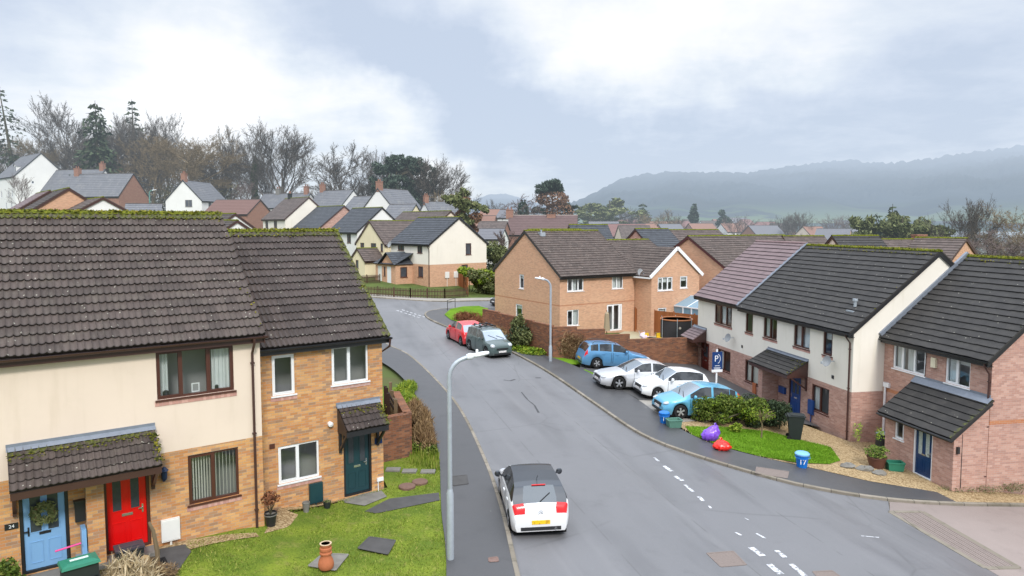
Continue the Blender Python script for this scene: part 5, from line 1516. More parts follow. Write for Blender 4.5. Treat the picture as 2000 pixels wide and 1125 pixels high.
# driveway cars
NRh = Vector((NR.x, NR.y, 0))
def side_place(car, wheel_px, head, wx, half, sgn):
    w = ong(*wheel_px); h = Vector(head).normalized(); n = Vector((-h.y, h.x, 0)) * sgn * half
    place(car, (w.x + n.x, w.y + n.y), h, wx, .068)
wg_ = make_car('parked_car', 'mid blue estate car with its tail toward the road beside the brick garden wall', 4.3, 1.75, 1.5,
               [(0, .52), (.04, .66), (.15, .74), (.5, .84), (1.1, .95), (1.2, .98), (1.95, 1.42), (2.3, 1.48), (2.9, 1.5), (3.7, 1.44), (3.88, 1.38), (4.15, 1.0), (4.2, .8), (4.26, .68), (4.3, .58)],
               [(0, .48), (.5, .76), (1.2, .92), (3.6, 1.0), (4.1, .98), (4.3, .56)], (.85, 3.42), (1.2, 1.98), (3.86, 4.16), [(1.5, 2.45), (2.55, 3.3), (3.38, 3.85)], P_BLUE, None, .31, rails=True, tl=((4.02, 4.22), (4, 8)), tumble=.26)
side_place(wg_, (1164, 722), NRh, 3.42, .75, 1)
ang = lambda d: Matrix.Rotation(R(d), 3, 'Z')
out = -NRh
sv = make_car('parked_car', 'silver saloon facing the road on the shared drive', 4.75, 1.86, 1.49,
              [(0, .5), (.04, .62), (.15, .7), (.5, .8), (1.25, .93), (1.35, .96), (2.2, 1.42), (2.6, 1.48), (3.1, 1.48), (3.6, 1.38), (4.25, 1.06), (4.5, 1.03), (4.65, .95), (4.7, .7), (4.75, .55)],
              [(0, .47), (.5, .74), (1.3, .9), (3.6, 1.0), (4.5, .98), (4.75, .53)], (.95, 3.68), (1.35, 2.25), (3.5, 4.2), [(1.75, 2.7), (2.8, 3.75)], P_SILV, None, .34, tl=((4.5, 4.7), (4, 8)), tumble=.3, hl=((.1, .75), (4, 8)))
side_place(sv, (1207, 764), out, .95, .8, -1)
wh = make_car('parked_car', 'small white hatchback facing the road between the silver and light blue cars', 3.8, 1.67, 1.5, HATCH_TOP(3.8, 1.5),
              [(0, .48), (.5, .76), (1.2, .93), (2.4, .98), (3.4, 1.03), (3.6, .98), (3.8, .6)], (.8, 3.2), (1.05, 1.8), (3.28, 3.62), [(1.3, 2.2), (2.3, 3.2)], P_WHITE2, None, .29, tl=((3.55, 3.76), (4, 8)), tumble=.26, dark_pillar=((2.17, 2.33),), hl=((.1, .65), (4, 8)))
side_place(wh, (1283, 783), out, .8, .72, -1)
nt = make_car('parked_car', 'light blue tall hatchback parked behind the hedge and nearest the blue bucket', 4.25, 1.71, 1.53,
              [(0, .5), (.04, .64), (.12, .73), (.4, .84), (.85, .97), (.95, 1.0), (1.75, 1.46), (2.0, 1.52), (2.5, 1.53), (3.3, 1.46), (3.55, 1.38), (3.98, 1.0), (4.1, .85), (4.18, .7), (4.25, .6)],
              [(0, .48), (.5, .78), (1.2, .93), (2.4, 1.0), (3.5, 1.08), (3.9, 1.0), (4.25, .58)], (.82, 3.5), (.95, 1.82), (3.5, 3.94), [(1.25, 2.3), (2.4, 3.2), (3.22, 3.5)], P_CYAN, None, .32, tl=((3.6, 4.0), (5, 9)), tumble=.28, hl=((.1, .85), (5, 8)), rim=M_RIM)
side_place(nt, (1327, 821), out, .82, .75, -1)
bk = make_car('parked_car', 'dark car whose nose shows past the gable of the tan brick house', 4.0, 1.7, 1.5, HATCH_TOP(4.0, 1.5),
              [(0, .48), (.5, .76), (1.2, .93), (2.4, .98), (3.5, 1.03), (3.8, .98), (4.0, .6)], (.8, 3.3), (1.05, 1.8), (3.48, 3.82), [(1.3, 2.3), (2.4, 3.4)], P_DARK, None, .3, tl=((3.75, 3.96), (4, 8)))
bp = ong(957, 601); hd = Vector((-.88, -.47, 0)); place(bk, (bp.x + .6, bp.y + 1.3), hd, .4)
# ------------------------------------------------------------------ street furniture and garden things
def lamp_post(p, label, h, arm, r=.062, base=1.75, head=.62, rise=.35, m=M_STEEL):
    t = thing('street_lamp', label, 'street lamp', (p.x, p.y, p.z), 0, 'street lamps')
    a = Vector(arm).normalized()
    b = MB().use(m); b.lathe([(r * 1.55, 0), (r * 1.55, base), (r * 1.05, base + .12)], 14); b.box((-.045, r * 1.3, .5), (.045, r * 1.6, 1.0)); b.build('base', t, True)
    pts = [Vector((0, 0, base)), Vector((0, 0, h - .55))]
    for k in range(1, 7):
        q = k / 6 * PI / 2 * .86; pts.append(Vector((0, 0, h - .55)) + a * (.5 * (1 - math.cos(q))) + Vector((0, 0, .5 * math.sin(q))))
    e = pts[-1]; d = (pts[-1] - pts[-2]).normalized()
    pts.append(e + d * .12)
    s = MB().use(m); s.tube(pts, [r] * 2 + [r * .92] * (len(pts) - 2), 12); s.build('pole', t, True)
    d2 = (a + Vector((0, 0, .16))).normalized(); e2 = pts[-1]
    hd = MB().use(M_LAMPW)
    sd = d2.cross(Vector((0, 0, 1))).normalized(); up = sd.cross(d2)
    for k, (x0, w0, h0) in enumerate([(-.05, .07, .07), (.05, .085, .09), (.12, .06, .06), (.16, .1, .055), (.35, .12, .06), (head, .1, .045), (head + .04, .04, .03)]):
        ring = [hd.vert(e2 + d2 * x0 + sd * (math.cos(2 * PI * j / 12) * w0) + up * (math.sin(2 * PI * j / 12) * h0)) for j in range(12)]
        if k:
            for j in range(12): hd.face([pr_[j], pr_[(j + 1) % 12], ring[(j + 1) % 12], ring[j]])
        else: hd.face(ring[::-1])
        pr_ = ring
    hd.face(ring); ho = hd.build('lamp_head', t, True)
    ph = MB().use(M_WHITE); c = e2 + d2 * .22 + Vector((0, 0, .06)); ph.lathe([(.035, 0), (.035, .07), (.015, .09)], 8, tuple(c)); ph.build('light_sensor', ho)
    return t
lp = ong(880, 1098); lamp_post(lp + Vector((0, 0, .09)), 'near grey street lamp on the pavement edge beside the lawn', 5.32, (.97, .25, 0), .06, head=.5)
lp = ong(1075, 708); lamp_post(lp + Vector((0, 0, .05)), 'street lamp in front of the brick garden wall', 5.1, (-.9, -.35, 0), .065, .9, .5)
q = at(293, 412, 112); lamp_post(Vector((q.x, q.y, 11.0 - 4.4)), 'distant green street lamp between the brick barn and the white cottage', 7.6, (1, 0, 0), .09, 1.2, .6, m=plain('green lamp paint', (.12, .25, .22), .5))

# estate agent's board
sp = at(1399, 745, 36.4); sgz = gz(sp.x, sp.y)
sb = thing('sale_board', "navy estate agent's board with a white letter P on a white post", 'sign', (sp.x, sp.y, sgz), R(14))
m = MB().use(M_WHITE); m.box((-.035, -.03, 0), (.035, .03, 2.7)); m.build('post', sb)
bt = 8.65 - (689 - 440) / (F_PX / 36.4) - sgz; bb_ = 8.65 - (724 - 440) / (F_PX / 36.4) - sgz
m = MB().use(M_SIGN); m.box((-.29, -.06, bb_), (.29, -.035, bt)); m.use(M_WHITE).box((-.31, -.06, bb_ - .14), (.31, -.035, bb_)); bd = m.build('board', sb)
RX = Matrix.Rotation(PI / 2, 4, 'X')
text_mesh('lettering', 'P', .46, M_WHITE, bd, Matrix.Translation((-.06, -.064, (bt + bb_) / 2 + .1)) @ RX)
arc = MB().use(M_WHITE); cz = (bt + bb_) / 2 + .1
for k in range(10):
    a0, a1 = -1.1 + 2.2 * k / 10, -1.1 + 2.2 * (k + 1) / 10
    arc.poly([(-.08 + .24 * math.cos(a0), -.064, cz + .26 * math.sin(a0)), (-.08 + .265 * math.cos(a0), -.064, cz + .285 * math.sin(a0)), (-.08 + .265 * math.cos(a1), -.064, cz + .285 * math.sin(a1)), (-.08 + .24 * math.cos(a1), -.064, cz + .26 * math.sin(a1))])
for z, w in ((bb_ + .2, .14), (bb_ + .09, .2), (bb_ + .03, .17)):
    arc.box((-w, -.065, z - .012), (w, -.06, z + .012))
arc.build('logo', bd)

def caddy(p, label, num, lid=True, s=1.0, tip=0.0):
    t = thing('waste_caddy', label, 'bucket', (p.x, p.y, p.z), R(-8)); t.rotation_euler = (tip, 0, R(-8))
    b = MB().use(M_BLUEP); b.lathe([(.14 * s, 0), (.185 * s, .36 * s), (.195 * s, .37 * s)], 16); b.build('body', t, True)
    l = MB().use(plain('pale blue lid', (.2, .45, .75), .4) if not lid else M_BLUEP); l.lathe([(.2 * s, .36 * s), (.205 * s, .4 * s), (.17 * s, .43 * s), (.001, .44 * s)], 16); l.build('lid', t, True)
    h = MB().use(M_BLUEP); h.tube([(-.2 * s, 0, .33 * s), (-.19 * s, -.12 * s, .3 * s), (0, -.24 * s, .28 * s), (.19 * s, -.12 * s, .3 * s), (.2 * s, 0, .33 * s)], .012, 5); h.build('handle', t, True)
    text_mesh('lettering', num, .2 * s, M_WHITE, t, Matrix.Translation((-.04, -.19 * s, .19 * s)) @ Matrix.Rotation(R(84), 4, 'X'))
    return t
p = ong(1566, 912, .08); caddy(p, 'blue food waste bucket marked 17 on the lawn edge', '17', False, 1.35)
p = ong(1297, 826, .08); caddy(p, 'blue lidded bucket in front of the light blue car', '1', True, 1.2)

def crate(p, label, rz, m, s=(.55, .38, .3)):
    t = thing('recycling_box', label, 'box', (p.x, p.y, p.z), rz)
    b = MB().use(m); x, y, h = s
    lo = [(-x * .43, -y * .42), (x * .43, -y * .42), (x * .43, y * .42), (-x * .43, y * .42)]; hi = [(-x / 2, -y / 2), (x / 2, -y / 2), (x / 2, y / 2), (-x / 2, y / 2)]
    A = [b.vert((a, c, 0)) for a, c in lo]; B = [b.vert((a, c, h)) for a, c in hi]; C = [b.vert((a * .92, c * .9, h)) for a, c in hi]; Dn = [b.vert((a * .95, c * .93, .03)) for a, c in lo]
    b.face(A[::-1]); b.face(Dn)
    for k in range(4):
        q = (k + 1) % 4; b.face([A[k], A[q], B[q], B[k]]); b.face([B[k], B[q], C[q], C[k]]); b.face([C[k], C[q], Dn[q], Dn[k]])
    b.build('body', t)
    r = MB().use(m)
    for k in range(4):
        a, c = hi[k], hi[(k + 1) % 4]; r.bar((a[0], a[1], h - .02), (c[0], c[1], h - .02), .04, .045)
    r.build('rim', t); return t
p = ong(1316, 834, .07); crate(p, 'grey green recycling box beside the blue lidded bucket', R(10), plain('faded green plastic', (.1, .22, .17), .5), (.62, .45, .36))
p = ong(1747, 918, .06); crate(p, 'dark green recycling box next to the navy door', R(-6), M_GREENP, (.62, .42, .34))

# wheelie bins
def wheelie(p, label, rz, m, lm, h=1.0):
    t = thing('wheelie_bin', label, 'bin', (p.x, p.y, p.z), rz)
    b = MB().use(m); A = [b.vert(q) for q in ((-.2, -.2, .05), (.2, -.2, .05), (.2, .25, .05), (-.2, .25, .05))]; B = [b.vert(q) for q in ((-.28, -.33, h), (.28, -.33, h), (.28, .33, h), (-.28, .33, h))]
    b.face(A[::-1]); b.face(B)
    for k in range(4): b.face([A[k], A[(k + 1) % 4], B[(k + 1) % 4], B[k]])
    b.box((-.3, -.35, h - .1), (.3, -.31, h - .01)); b.build('body', t)
    l = MB().use(lm); l.box((-.31, -.38, h + .005), (.31, .35, h + .04)); l.box((-.24, -.3, h + .042), (.24, .24, h + .075)); l.tube([(-.26, .4, h), (.26, .4, h)], .022, 6); l.build('lid', t)
    w = MB().use(M_TYRE)
    for x in (-.26, .2): w.lathe([(.001, x), (.1, x), (.1, x + .06), (.001, x + .06)], 14, (0, .27, .1), 'x')
    w.build('wheel', t); return t
p = ong(1553, 858, .06); wheelie(p, 'black wheelie bin beside the dark shrub on the gravel', R(75), M_BIN, M_BIN, 1.05)
p = onz(155, 1106, 1.05); crate(Vector((p.x, p.y, gz(p.x, p.y))) + Vector((0, 0, .05)), 'dark crate under the green lidded box at the lawn corner', RZL, M_BIN, (.72, .5, .52))
gb_ = thing('storage_box', 'green lidded recycling container below the light blue door', 'box', (p.x + .0, p.y, gz(p.x, p.y) + .58), RZL + R(5))
b = MB().use(M_BIN); b.box((-.34, -.22, 0), (.34, .22, .3)); b.build('body', gb_)
b = MB().use(M_GREENP); i0 = [b.vert(q) for q in ((-.38, -.27, .302), (.38, -.27, .302), (.38, .27, .302), (-.38, .27, .302))]; i1 = [b.vert(q) for q in ((-.36, -.25, .36), (.36, -.25, .36), (.36, .25, .36), (-.36, .25, .36))]; i2 = [b.vert(q) for q in ((-.24, -.15, .4), (.24, -.15, .4), (.24, .15, .4), (-.24, .15, .4))]
for A, B in ((i0, i1), (i1, i2)):
    for k in range(4): b.face([A[k], A[(k + 1) % 4], B[(k + 1) % 4], B[k]])
b.face(i2); lo_ = b.build('lid', gb_)
b = MB().use(plain('pale label', (.6, .72, .66), .5)); b.box((-.18, -.05, .402), (.18, .05, .406)); b.build('sticker', lo_)

# the pair's doorstep clutter
def h1p(px_, w, dz=0.0):
    t = u1(px_); q = h1o + DL * t + NL * w; return Vector((q.x, q.y, gz(q.x, q.y) + .05 + dz))
wr = thing('door_wreath', 'round leafy wreath hung on the light blue door', 'wreath', h1p(77, -.0, 0), RZL)
wr.location.z = fl + 1.52
b = MB().use(L_OLIVE)
for k in range(420):
    a = random.random() * 2 * PI; rr_ = random.gauss(.19, .045); c = Vector((rr_ * math.cos(a), -.0 - random.random() * .09, rr_ * math.sin(a)))
    d = Vector((random.gauss(0, 1), random.gauss(0, .5), random.gauss(0, 1))).normalized() * .055; e = d.cross(Vector((0, 1, 0))).normalized() * .02
    b.poly([c - d, c + e, c + d, c - e])
b.build('leaves', wr, uv=False)
b = MB().use(plain('straw ring', (.2, .13, .06), .9)); b.tube([(.19 * math.cos(2 * PI * k / 20), -.03, .19 * math.sin(2 * PI * k / 20)) for k in range(21)], .035, 6, False); b.build('ring', wr, True)
p = h1p(235, -.55); bx = thing('storage_box', 'dark lidded storage box at the foot of the red door', 'box', p, RZL)
b = MB().use(M_BIN); b.box((-.3, -.2, 0), (.3, .2, .42)); b.build('body', bx); b = MB().use(plain('worn dark lid', (.06, .06, .07), .5)); b.box((-.32, -.22, .422), (.32, .22, .47)); b.box((-.2, -.1, .472), (.2, .1, .485)); b.build('lid', bx)
p = h1p(268, -.95); dm = MB().use(plain('black rubber', (.015, .015, .015), .9)); dm.box((-.38, -.22, .02), (.38, .22, .045))
for k in range(7): dm.box((-.36 + k * .11, -.2, .046), (-.31 + k * .11, .2, .055))
o = dm.build('doormat', loc=p); o.rotation_euler = (0, 0, RZL); tag(o, 'black rubber doormat lying before the red door', 'doormat')
p = h1p(146, -.55); tb = thing('tool_box', 'grey slope topped box between the two porch doors', 'box', p, RZL)
b = MB().use(plain('grey storage plastic', (.2, .21, .22), .5)); A = [b.vert(q) for q in ((-.14, -.25, 0), (.14, -.25, 0), (.14, .2, 0), (-.14, .2, 0), (-.14, -.25, .25), (.14, -.25, .25), (.14, .2, .5), (-.14, .2, .5))]
for q in ((0, 3, 2, 1), (4, 5, 6, 7), (0, 1, 5, 4), (1, 2, 6, 5), (2, 3, 7, 6), (3, 0, 4, 7)): b.face([A[k] for k in q])
b.build('body', tb); b = MB().use(M_STEEL); b.box((-.05, -.27, .1), (.05, -.252, .2)); b.build('latch', tb)
p = h1p(118, -.55); sc = thing('kick_scooter', "child's pink kick scooter leaning by the light blue door", 'scooter', p, RZL)
b = MB().use(M_PINK); b.tube([(-.26, -.02, .78), (.26, .02, .82)], .022, 7); b.build('handlebar', sc, True)
b = MB().use(M_BLACKP); b.tube([(0, 0, .08), (.02, .02, .8)], .018, 6); b.box((-.05, -.55, .06), (.05, -.02, .09)); b.build('frame', sc)
b = MB().use(M_PINK)
for y in (.02, -.58): b.lathe([(.001, -.015), (.07, -.015), (.07, .015), (.001, .015)], 14, (0, y, .07), 'x')
b.build('wheel', sc)
p = h1p(276, -1.35); ps = MB().use(W_OLD); ps.tube([(0, 0, -.2), (.03, 0, .5), (-.06, .02, 1.0), (-.16, .03, 1.22)], [.06, .055, .045, .03], 8); o = ps.build('timber_post', loc=p, smooth=True); tag(o, 'split weathered timber post leaning beside the red door path', 'post')
p = h1p(256, -1.25); o = MB().use(plain('dried flower head', (.35, .24, .12), .9)); o.lathe([(.001, .0), (.09, .03), (.12, .1), (.1, .18), (.03, .22)], 12, (0, 0, .22)); o.tube([(0, 0, -.05), (0, 0, .24)], .015, 5); o = o.build('garden_ornament', loc=p, smooth=True); tag(o, 'brown ball ornament on a stick by the dark storage box', 'ornament')

# chimney pot planter
p = ong(637, 1110, .1); cp_ = thing('chimney_pot', 'terracotta chimney pot standing on a stone slab in the lawn', 'planter', (p.x, p.y, p.z + .01))
b = MB().use(M_TERRA); b.lathe([(.165, 0), (.19, .05), (.195, .12), (.175, .22), (.13, .3), (.125, .36), (.15, .37), (.155, .41), (.13, .43), (.13, .47), (.15, .48), (.15, .53), (.125, .55), (.14, .6), (.145, .63), (.11, .63), (.1, .5)], 24); b.build('body', cp_, True)
b = MB().use(plain('pale rim', (.55, .42, .28), .8)); b.lathe([(.148, .632), (.148, .645), (.112, .645), (.112, .632)], 24); b.build('rim', cp_)
# pot with a dying plant in the corner
def pot(p, label, r, h, m, nm='plant_pot', rimm=None):
    t = thing(nm, label, 'plant pot', (p.x, p.y, p.z)); b = MB().use(m)
    b.lathe([(r * .72, 0), (r, h * .92), (r * 1.05, h * .92), (r * 1.05, h), (r * .92, h), (r * .9, h * .85), (.001, h * .85)], 20); b.build('pot', t, True)
    if rimm: b = MB().use(rimm); b.lathe([(r * 1.06, h * .8), (r * 1.07, h * .83), (r * 1.06, h * .86)], 20); b.build('rim', t)
    return t
def leafpuff(mb, c, rad, n, size, squash=(1, 1, 1)):
    for k in range(n):
        d = Vector((random.gauss(0, 1), random.gauss(0, 1), random.gauss(0, 1))).normalized() * (random.random() ** .5)
        q = Vector(c) + Vector((d.x * rad * squash[0], d.y * rad * squash[1], d.z * rad * squash[2]))
        a = Vector((random.gauss(0, 1), random.gauss(0, 1), random.gauss(0, 1))).normalized() * size * random.uniform(.6, 1.3); b = a.orthogonal().normalized() * size * .45
        mb.poly([q - a, q + b, q + a, q - b])
p = ong(529, 1026, .06); pt = pot(p, 'black pot with dead brown foliage in the corner of the two brick homes', .17, .38, M_BLACKP, rimm=M_STONE)
b = MB().use(L_RUST); leafpuff(b, (0, 0, .78), .27, 260, .05, (1, 1, .7)); b.build('foliage', pt, uv=False)
b = MB().use(B_BARK)
for k in range(7): a = k * .9; b.tube([(0, 0, .3), (.06 * math.cos(a), .06 * math.sin(a), .5), (.2 * math.cos(a), .2 * math.sin(a), .8)], [.012, .01, .005], 4)
b.build('stem', pt, uv=False)
p = ong(639, 992, .06); pt = pot(p, 'small dark pot by the wall near the teal door', .12, .2, M_BIN); b = MB().use(L_OLIVE); leafpuff(b, (0, 0, .2), .1, 60, .03, (1, 1, .4)); b.build('foliage', pt, uv=False)
p = ong(598, 1000, .06); pt = pot(p, 'small grey pot below the teal meter box', .11, .3, M_STONE)
p = ong(1712, 912, .06); pt = pot(p, 'brown bowl planter with a green bush beside the pink brick porch', .36, .42, M_BOWL); b = MB().use(L_HEDGE); leafpuff(b, (0, 0, .62), .5, 420, .06, (1, 1, .5)); b.build('foliage', pt, uv=False)
b = MB().use(L_LIME); leafpuff(b, (-.55, .5, 1.3), .3, 90, .05, (.7, .7, 1.4)); leafpuff(b, (.25, .35, 1.25), .3, 110, .045, (.7, .7, 1)); b.build('foliage', pt, uv=False)
p = ong(1716, 880, .06); q = thing('water_butt', 'dark plastic tub behind the brown bowl planter', 'tub', (p.x + .1, p.y - .1, p.z)); b = MB().use(M_BIN); b.lathe([(.25, 0), (.28, .3), (.26, .75), (.28, .78)], 14); b.build('body', q, True); b = MB().use(plain('blue grey lid', (.2, .23, .28), .5)); b.lathe([(.29, .782), (.29, .81), (.001, .86)], 14); b.build('lid', q, True)

# refuse sacks
def sack(px_, label, m, size, seed, lean):
    rnd = random.Random(seed); p = ong(*px_, .08); mb = MB().use(m); n, k = 22, 12; rings = []
    for i in range(k + 1):
        t = i / k; z = size[2] * t; rr_ = math.sin(PI * (.12 + .8 * t)) ** .7 * (1 - .35 * t)
        rings.append([mb.vert((lean[0] * t * t + size[0] * rr_ * math.cos(2 * PI * j / n) * (1 + .13 * math.sin(j * 2.4 + i * .9 + seed) + rnd.uniform(-.05, .05)), lean[1] * t + size[1] * rr_ * math.sin(2 * PI * j / n) * (1 + .13 * math.cos(j * 3.1 + i * .7) + rnd.uniform(-.05, .05)), z + rnd.uniform(-.012, .012))) for j in range(n)])
    for i in range(k):
        for j in range(n): mb.face([rings[i][j], rings[i][(j + 1) % n], rings[i + 1][(j + 1) % n], rings[i + 1][j]])
    mb.face(rings[0][::-1]); mb.face(rings[-1])
    t = thing('refuse_sack', label, 'bag', (p.x, p.y, p.z)); mb.build('body', t, True, angle=30)
    kt = MB().use(m); tip = Vector((lean[0], lean[1], size[2]))
    for j in range(7):
        a = 2 * PI * j / 7; kt.poly([tip, tip + Vector((.06 * math.cos(a), .06 * math.sin(a), .1)), tip + Vector((.07 * math.cos(a + .6), .07 * math.sin(a + .6), .07 + .04 * (j % 2)))])
    kt.build('tied_end', t); return t
sack((1386, 860), 'purple refuse sack slumped on the lawn edge', M_PURPLE, (.42, .32, .62), 2, (.24, .05))
sack((1411, 879), 'bright red refuse sack beside the purple one', M_REDBAG, (.42, .3, .4), 5, (-.05, .05))

# garden walls and fences
def wall_run(name, label, segs, m, th=.22, coping=None):
    """segs: (x0,y0,x1,y1,ztop)"""
    t = thing(name, label, 'wall', (segs[0][0], segs[0][1], gz(segs[0][0], segs[0][1]))); o = Vector(t.location)
    mb = MB().use(m); cp2 = MB().use(coping or m); d0 = 0.0
    for (x0, y0, x1, y1, zt) in segs:
        a, b = Vector((x0, y0, 0)), Vector((x1, y1, 0)); d = (b - a); ln = d.length; d.normalize(); n = Vector((-d.y, d.x, 0)) * th / 2
        zb = min(gz(x0, y0), gz(x1, y1)) - .5
        for s in (1, -1):
            P = [a + n * s, b + n * s]; Q = [(P[0].x, P[0].y, zb), (P[1].x, P[1].y, zb), (P[1].x, P[1].y, zt), (P[0].x, P[0].y, zt)]; Q = [tuple(Vector(q) - o) for q in Q]
            uv = [(d0, zb), (d0 + ln, zb), (d0 + ln, zt), (d0, zt)]
            mb.poly(Q if s < 0 else Q[::-1], uv if s < 0 else uv[::-1])
        for e in (a, b):
            P = [e + n, e - n]; mb.poly([tuple(Vector((P[0].x, P[0].y, zb)) - o), tuple(Vector((P[1].x, P[1].y, zb)) - o), tuple(Vector((P[1].x, P[1].y, zt)) - o), tuple(Vector((P[0].x, P[0].y, zt)) - o)], [(0, zb), (th, zb), (th, zt), (0, zt)])
        k = max(1, int(ln / .115))
        for i in range(k):
            p0 = a + d * (ln * i / k + .004); p1 = a + d * (ln * (i + 1) / k - .004)
            cp2.bar(Vector((p0.x, p0.y, zt + .05)) - o, Vector((p1.x, p1.y, zt + .05)) - o, th + .015, .1)
        d0 += ln
    w = mb.build('wall', t); cp2.build('coping', t); return t
def lerp2(a, b, t): return (a[0] + (b[0] - a[0]) * t, a[1] + (b[1] - a[1]) * t)
g0, g1, g2 = (-2.05, 50.6), (2.55, 43.65), (12.1, 45.3)
segs = []
for i, zt in enumerate((2.5, 2.42, 2.36, 2.3)): segs.append((*lerp2(g0, g1, i / 4), *lerp2(g0, g1, (i + 1) / 4), zt))
for (ua, ub, zt) in ((0, .16, 2.2), (.16, .35, 2.0), (.35, .52, 1.62), (.52, 1.0, 1.28)): segs.append((*lerp2(g1, g2, ua), *lerp2(g1, g2, ub), zt))
wall_run('garden_wall', 'stepped dark brick garden wall running behind the driveway cars', segs, BR_WALL, coping=BR_WALL)
k0 = ong(797, 892); n_ = DL
ka = Vector((k0.x, k0.y, 0)); 
wall_run('garden_wall', 'brick pier and return wall beside the end house, overgrown with dead stems', [(ka.x - .9, ka.y - .66, ka.x, ka.y, 1.62), (ka.x, ka.y, ka.x - 1.0, ka.y + 3.4, 1.62)], BR_WALL, .3, coping=BR_WALL)
def board_fence(name, label, pts, h, m, posts=1.8, base=None, post_m=None, pickets=None, cat='fence'):
    t = thing(name, label, cat, (pts[0][0], pts[0][1], gz(*pts[0]))); o = Vector(t.location)
    for a, b in zip(pts, pts[1:]):
        a2, b2 = Vector((a[0], a[1])), Vector((b[0], b[1])); ln = (b2 - a2).length; n = max(1, round(ln / posts))
        mb = MB().use(m)
        W = pickets[0] if pickets else .14; G = pickets[1] if pickets else .004
        k = int(ln / (W + G)); d = (b2 - a2) / ln
        up = Vector((0, 0, 1))
        for i in range(k):
            p = a2 + d * ((i + .5) * (W + G)); z = (base if base is not None else gz(p.x, p.y)); hh = h + random.uniform(-.012, .012)
            c = Vector((p.x, p.y, z + .06)) - o; e = Vector((p.x, p.y, z + hh)) - o
            mb.bar(c, e, .018, W, (d.x, d.y, 0))
        for zz in ((.25, .8) if not pickets else (.3, .75)):
            za = (base if base is not None else gz(*a)); zb = (base if base is not None else gz(*b))
            mb.bar(Vector((a[0], a[1], za + h * zz)) - o + Vector((-d.y, d.x, 0)) * .03, Vector((b[0], b[1], zb + h * zz)) - o + Vector((-d.y, d.x, 0)) * .03, .035, .08)
        mb.build('pickets' if pickets else 'boards', t)
        for i in range(n + 1):
            p = a2 + d * (ln * i / n); z = (base if base is not None else gz(p.x, p.y)); ps = MB().use(post_m or m)
            q = Vector((p.x, p.y, z)) - o; ps.box((q.x - .05, q.y - .05, q.z - .3), (q.x + .05, q.y + .05, q.z + h + .08)); ps.build('post', t)
    return t
J = GO; fd = -EV
board_fence('garden_fence', 'orange stained board fence between the two tan brick gardens', [(J.x + fd.x * .1, J.y + fd.y * .1), (J.x + 5.0, J.y - 5.3)], 1.75, W_ORANGE, base=.3)
pf = px((705, 579), (800, 584), (868, 585), (913, 582)); pf = [(p.x, p.y + .4) for p in pf]
board_fence('picket_fence', 'brown picket fence along the far pavement in front of the cream semi', pf, .95, W_FENCE, pickets=(.075, .075))
pb_ = px((690, 556), (742, 553)); board_fence('picket_fence', 'short brown picket fence beyond the cream semi drive', [(p.x, p.y) for p in pb_], .95, W_FENCE, pickets=(.08, .07))
b0 = at(874, 560, 80.5); b1 = at(906, 560, 76.5); b2 = at(914, 580, 70.6)
board_fence('side_fence', 'tall dark board fence and gate beside the cream semi gable', [(b0.x, b0.y), (b0.x + 1.0, b0.y - 1.0)], 1.9, W_DARK); 
board_fence('side_fence', 'tall orange brown board fence joining the picket fence', [(b0.x + 1.0, b0.y - 1.0), (b1.x, b1.y), (b2.x, b2.y)], 1.8, W_ORANGE)
pp = [Vector((k.x, k.y)) for k in (at(760, 780, 25.6), at(786, 770, 27.0))]
of = thing('post_fence', 'old leaning post fence tangled with dead stems behind the brick pier', 'fence', (ka.x - .5, ka.y + .3, gz(ka.x, ka.y)))
for i in range(7):
    b = MB().use(W_DARK if i % 2 else W_OLD); x, y = -.05 - i * .12 - .25 * (i % 2), .4 + i * .5; b.box((x - .06, y - .05, -.2), (x + .06, y + .05, 1.9 + random.uniform(-.15, .25))); b.build('post', of)
b = MB().use(W_DARK)
for z in (.8, 1.5, 1.75): b.bar((-.05, .4, z), (-1.05, 3.5, z), .04, .12)
b.build('rail', of)

# metal hoop barrier at the junction
p = ong(874, 608); q = ong(889, 603); hp = MB().use(M_BLACKP)
hp.tube([(p.x, p.y, p.z), (p.x, p.y, p.z + .95), (q.x, q.y, q.z + .95), (q.x, q.y, q.z)], .03, 6); hp.tube([(p.x, p.y, p.z + .72), (q.x, q.y, q.z + .72)], .02, 6)
tag(hp.build('hoop_barrier', smooth=True), 'dark metal hoop barrier on the street corner', 'barrier')
# back garden play things
p = Vector((11.9, 50.4, 0)); p.z = .28
tr = thing('trampoline', 'round garden trampoline with dark screen and orange rim', 'trampoline', p)
b = MB().use(plain('dark screen cloth', (.045, .042, .045), .8)); b.lathe([(1.12, .02), (1.12, 1.6)], 28); b.lathe([(1.1, 1.6), (1.1, .02)], 28); b.build('screen', tr, True)
b = MB().use(plain('orange pad', (.36, .14, .06), .7)); b.tube([(1.13 * math.cos(2 * PI * k / 28), 1.13 * math.sin(2 * PI * k / 28), 1.62) for k in range(29)], .05, 8, False); b.build('rim', tr, True)
b = MB().use(M_STEEL)
for k in range(6): a = 2 * PI * k / 6 + .35; b.tube([(1.17 * math.cos(a), 1.17 * math.sin(a), -.4), (1.17 * math.cos(a), 1.17 * math.sin(a), 1.75)], .025, 6)
b.build('pole', tr)
b = MB().use(plain('badge disc', (.55, .5, .42), .6)); b.lathe([(.09, -1.135), (.09, -1.128)], 12, (0, 0, 1.1), 'y'); b.build('badge', tr)
p = at(1185, 650, 50.6); pa_ = thing('garden_parasol', 'folded beige parasol beside the patio doors', 'parasol', (p.x, p.y, .3))
b = MB().use(plain('beige canvas', (.34, .27, .18), .9)); n = 14
b.lathe([(.05, 2.1), (.16, 1.95), (.2, 1.3), (.24, .75), (.26, .7), (.08, .7)], 9); b.build('canopy', pa_)
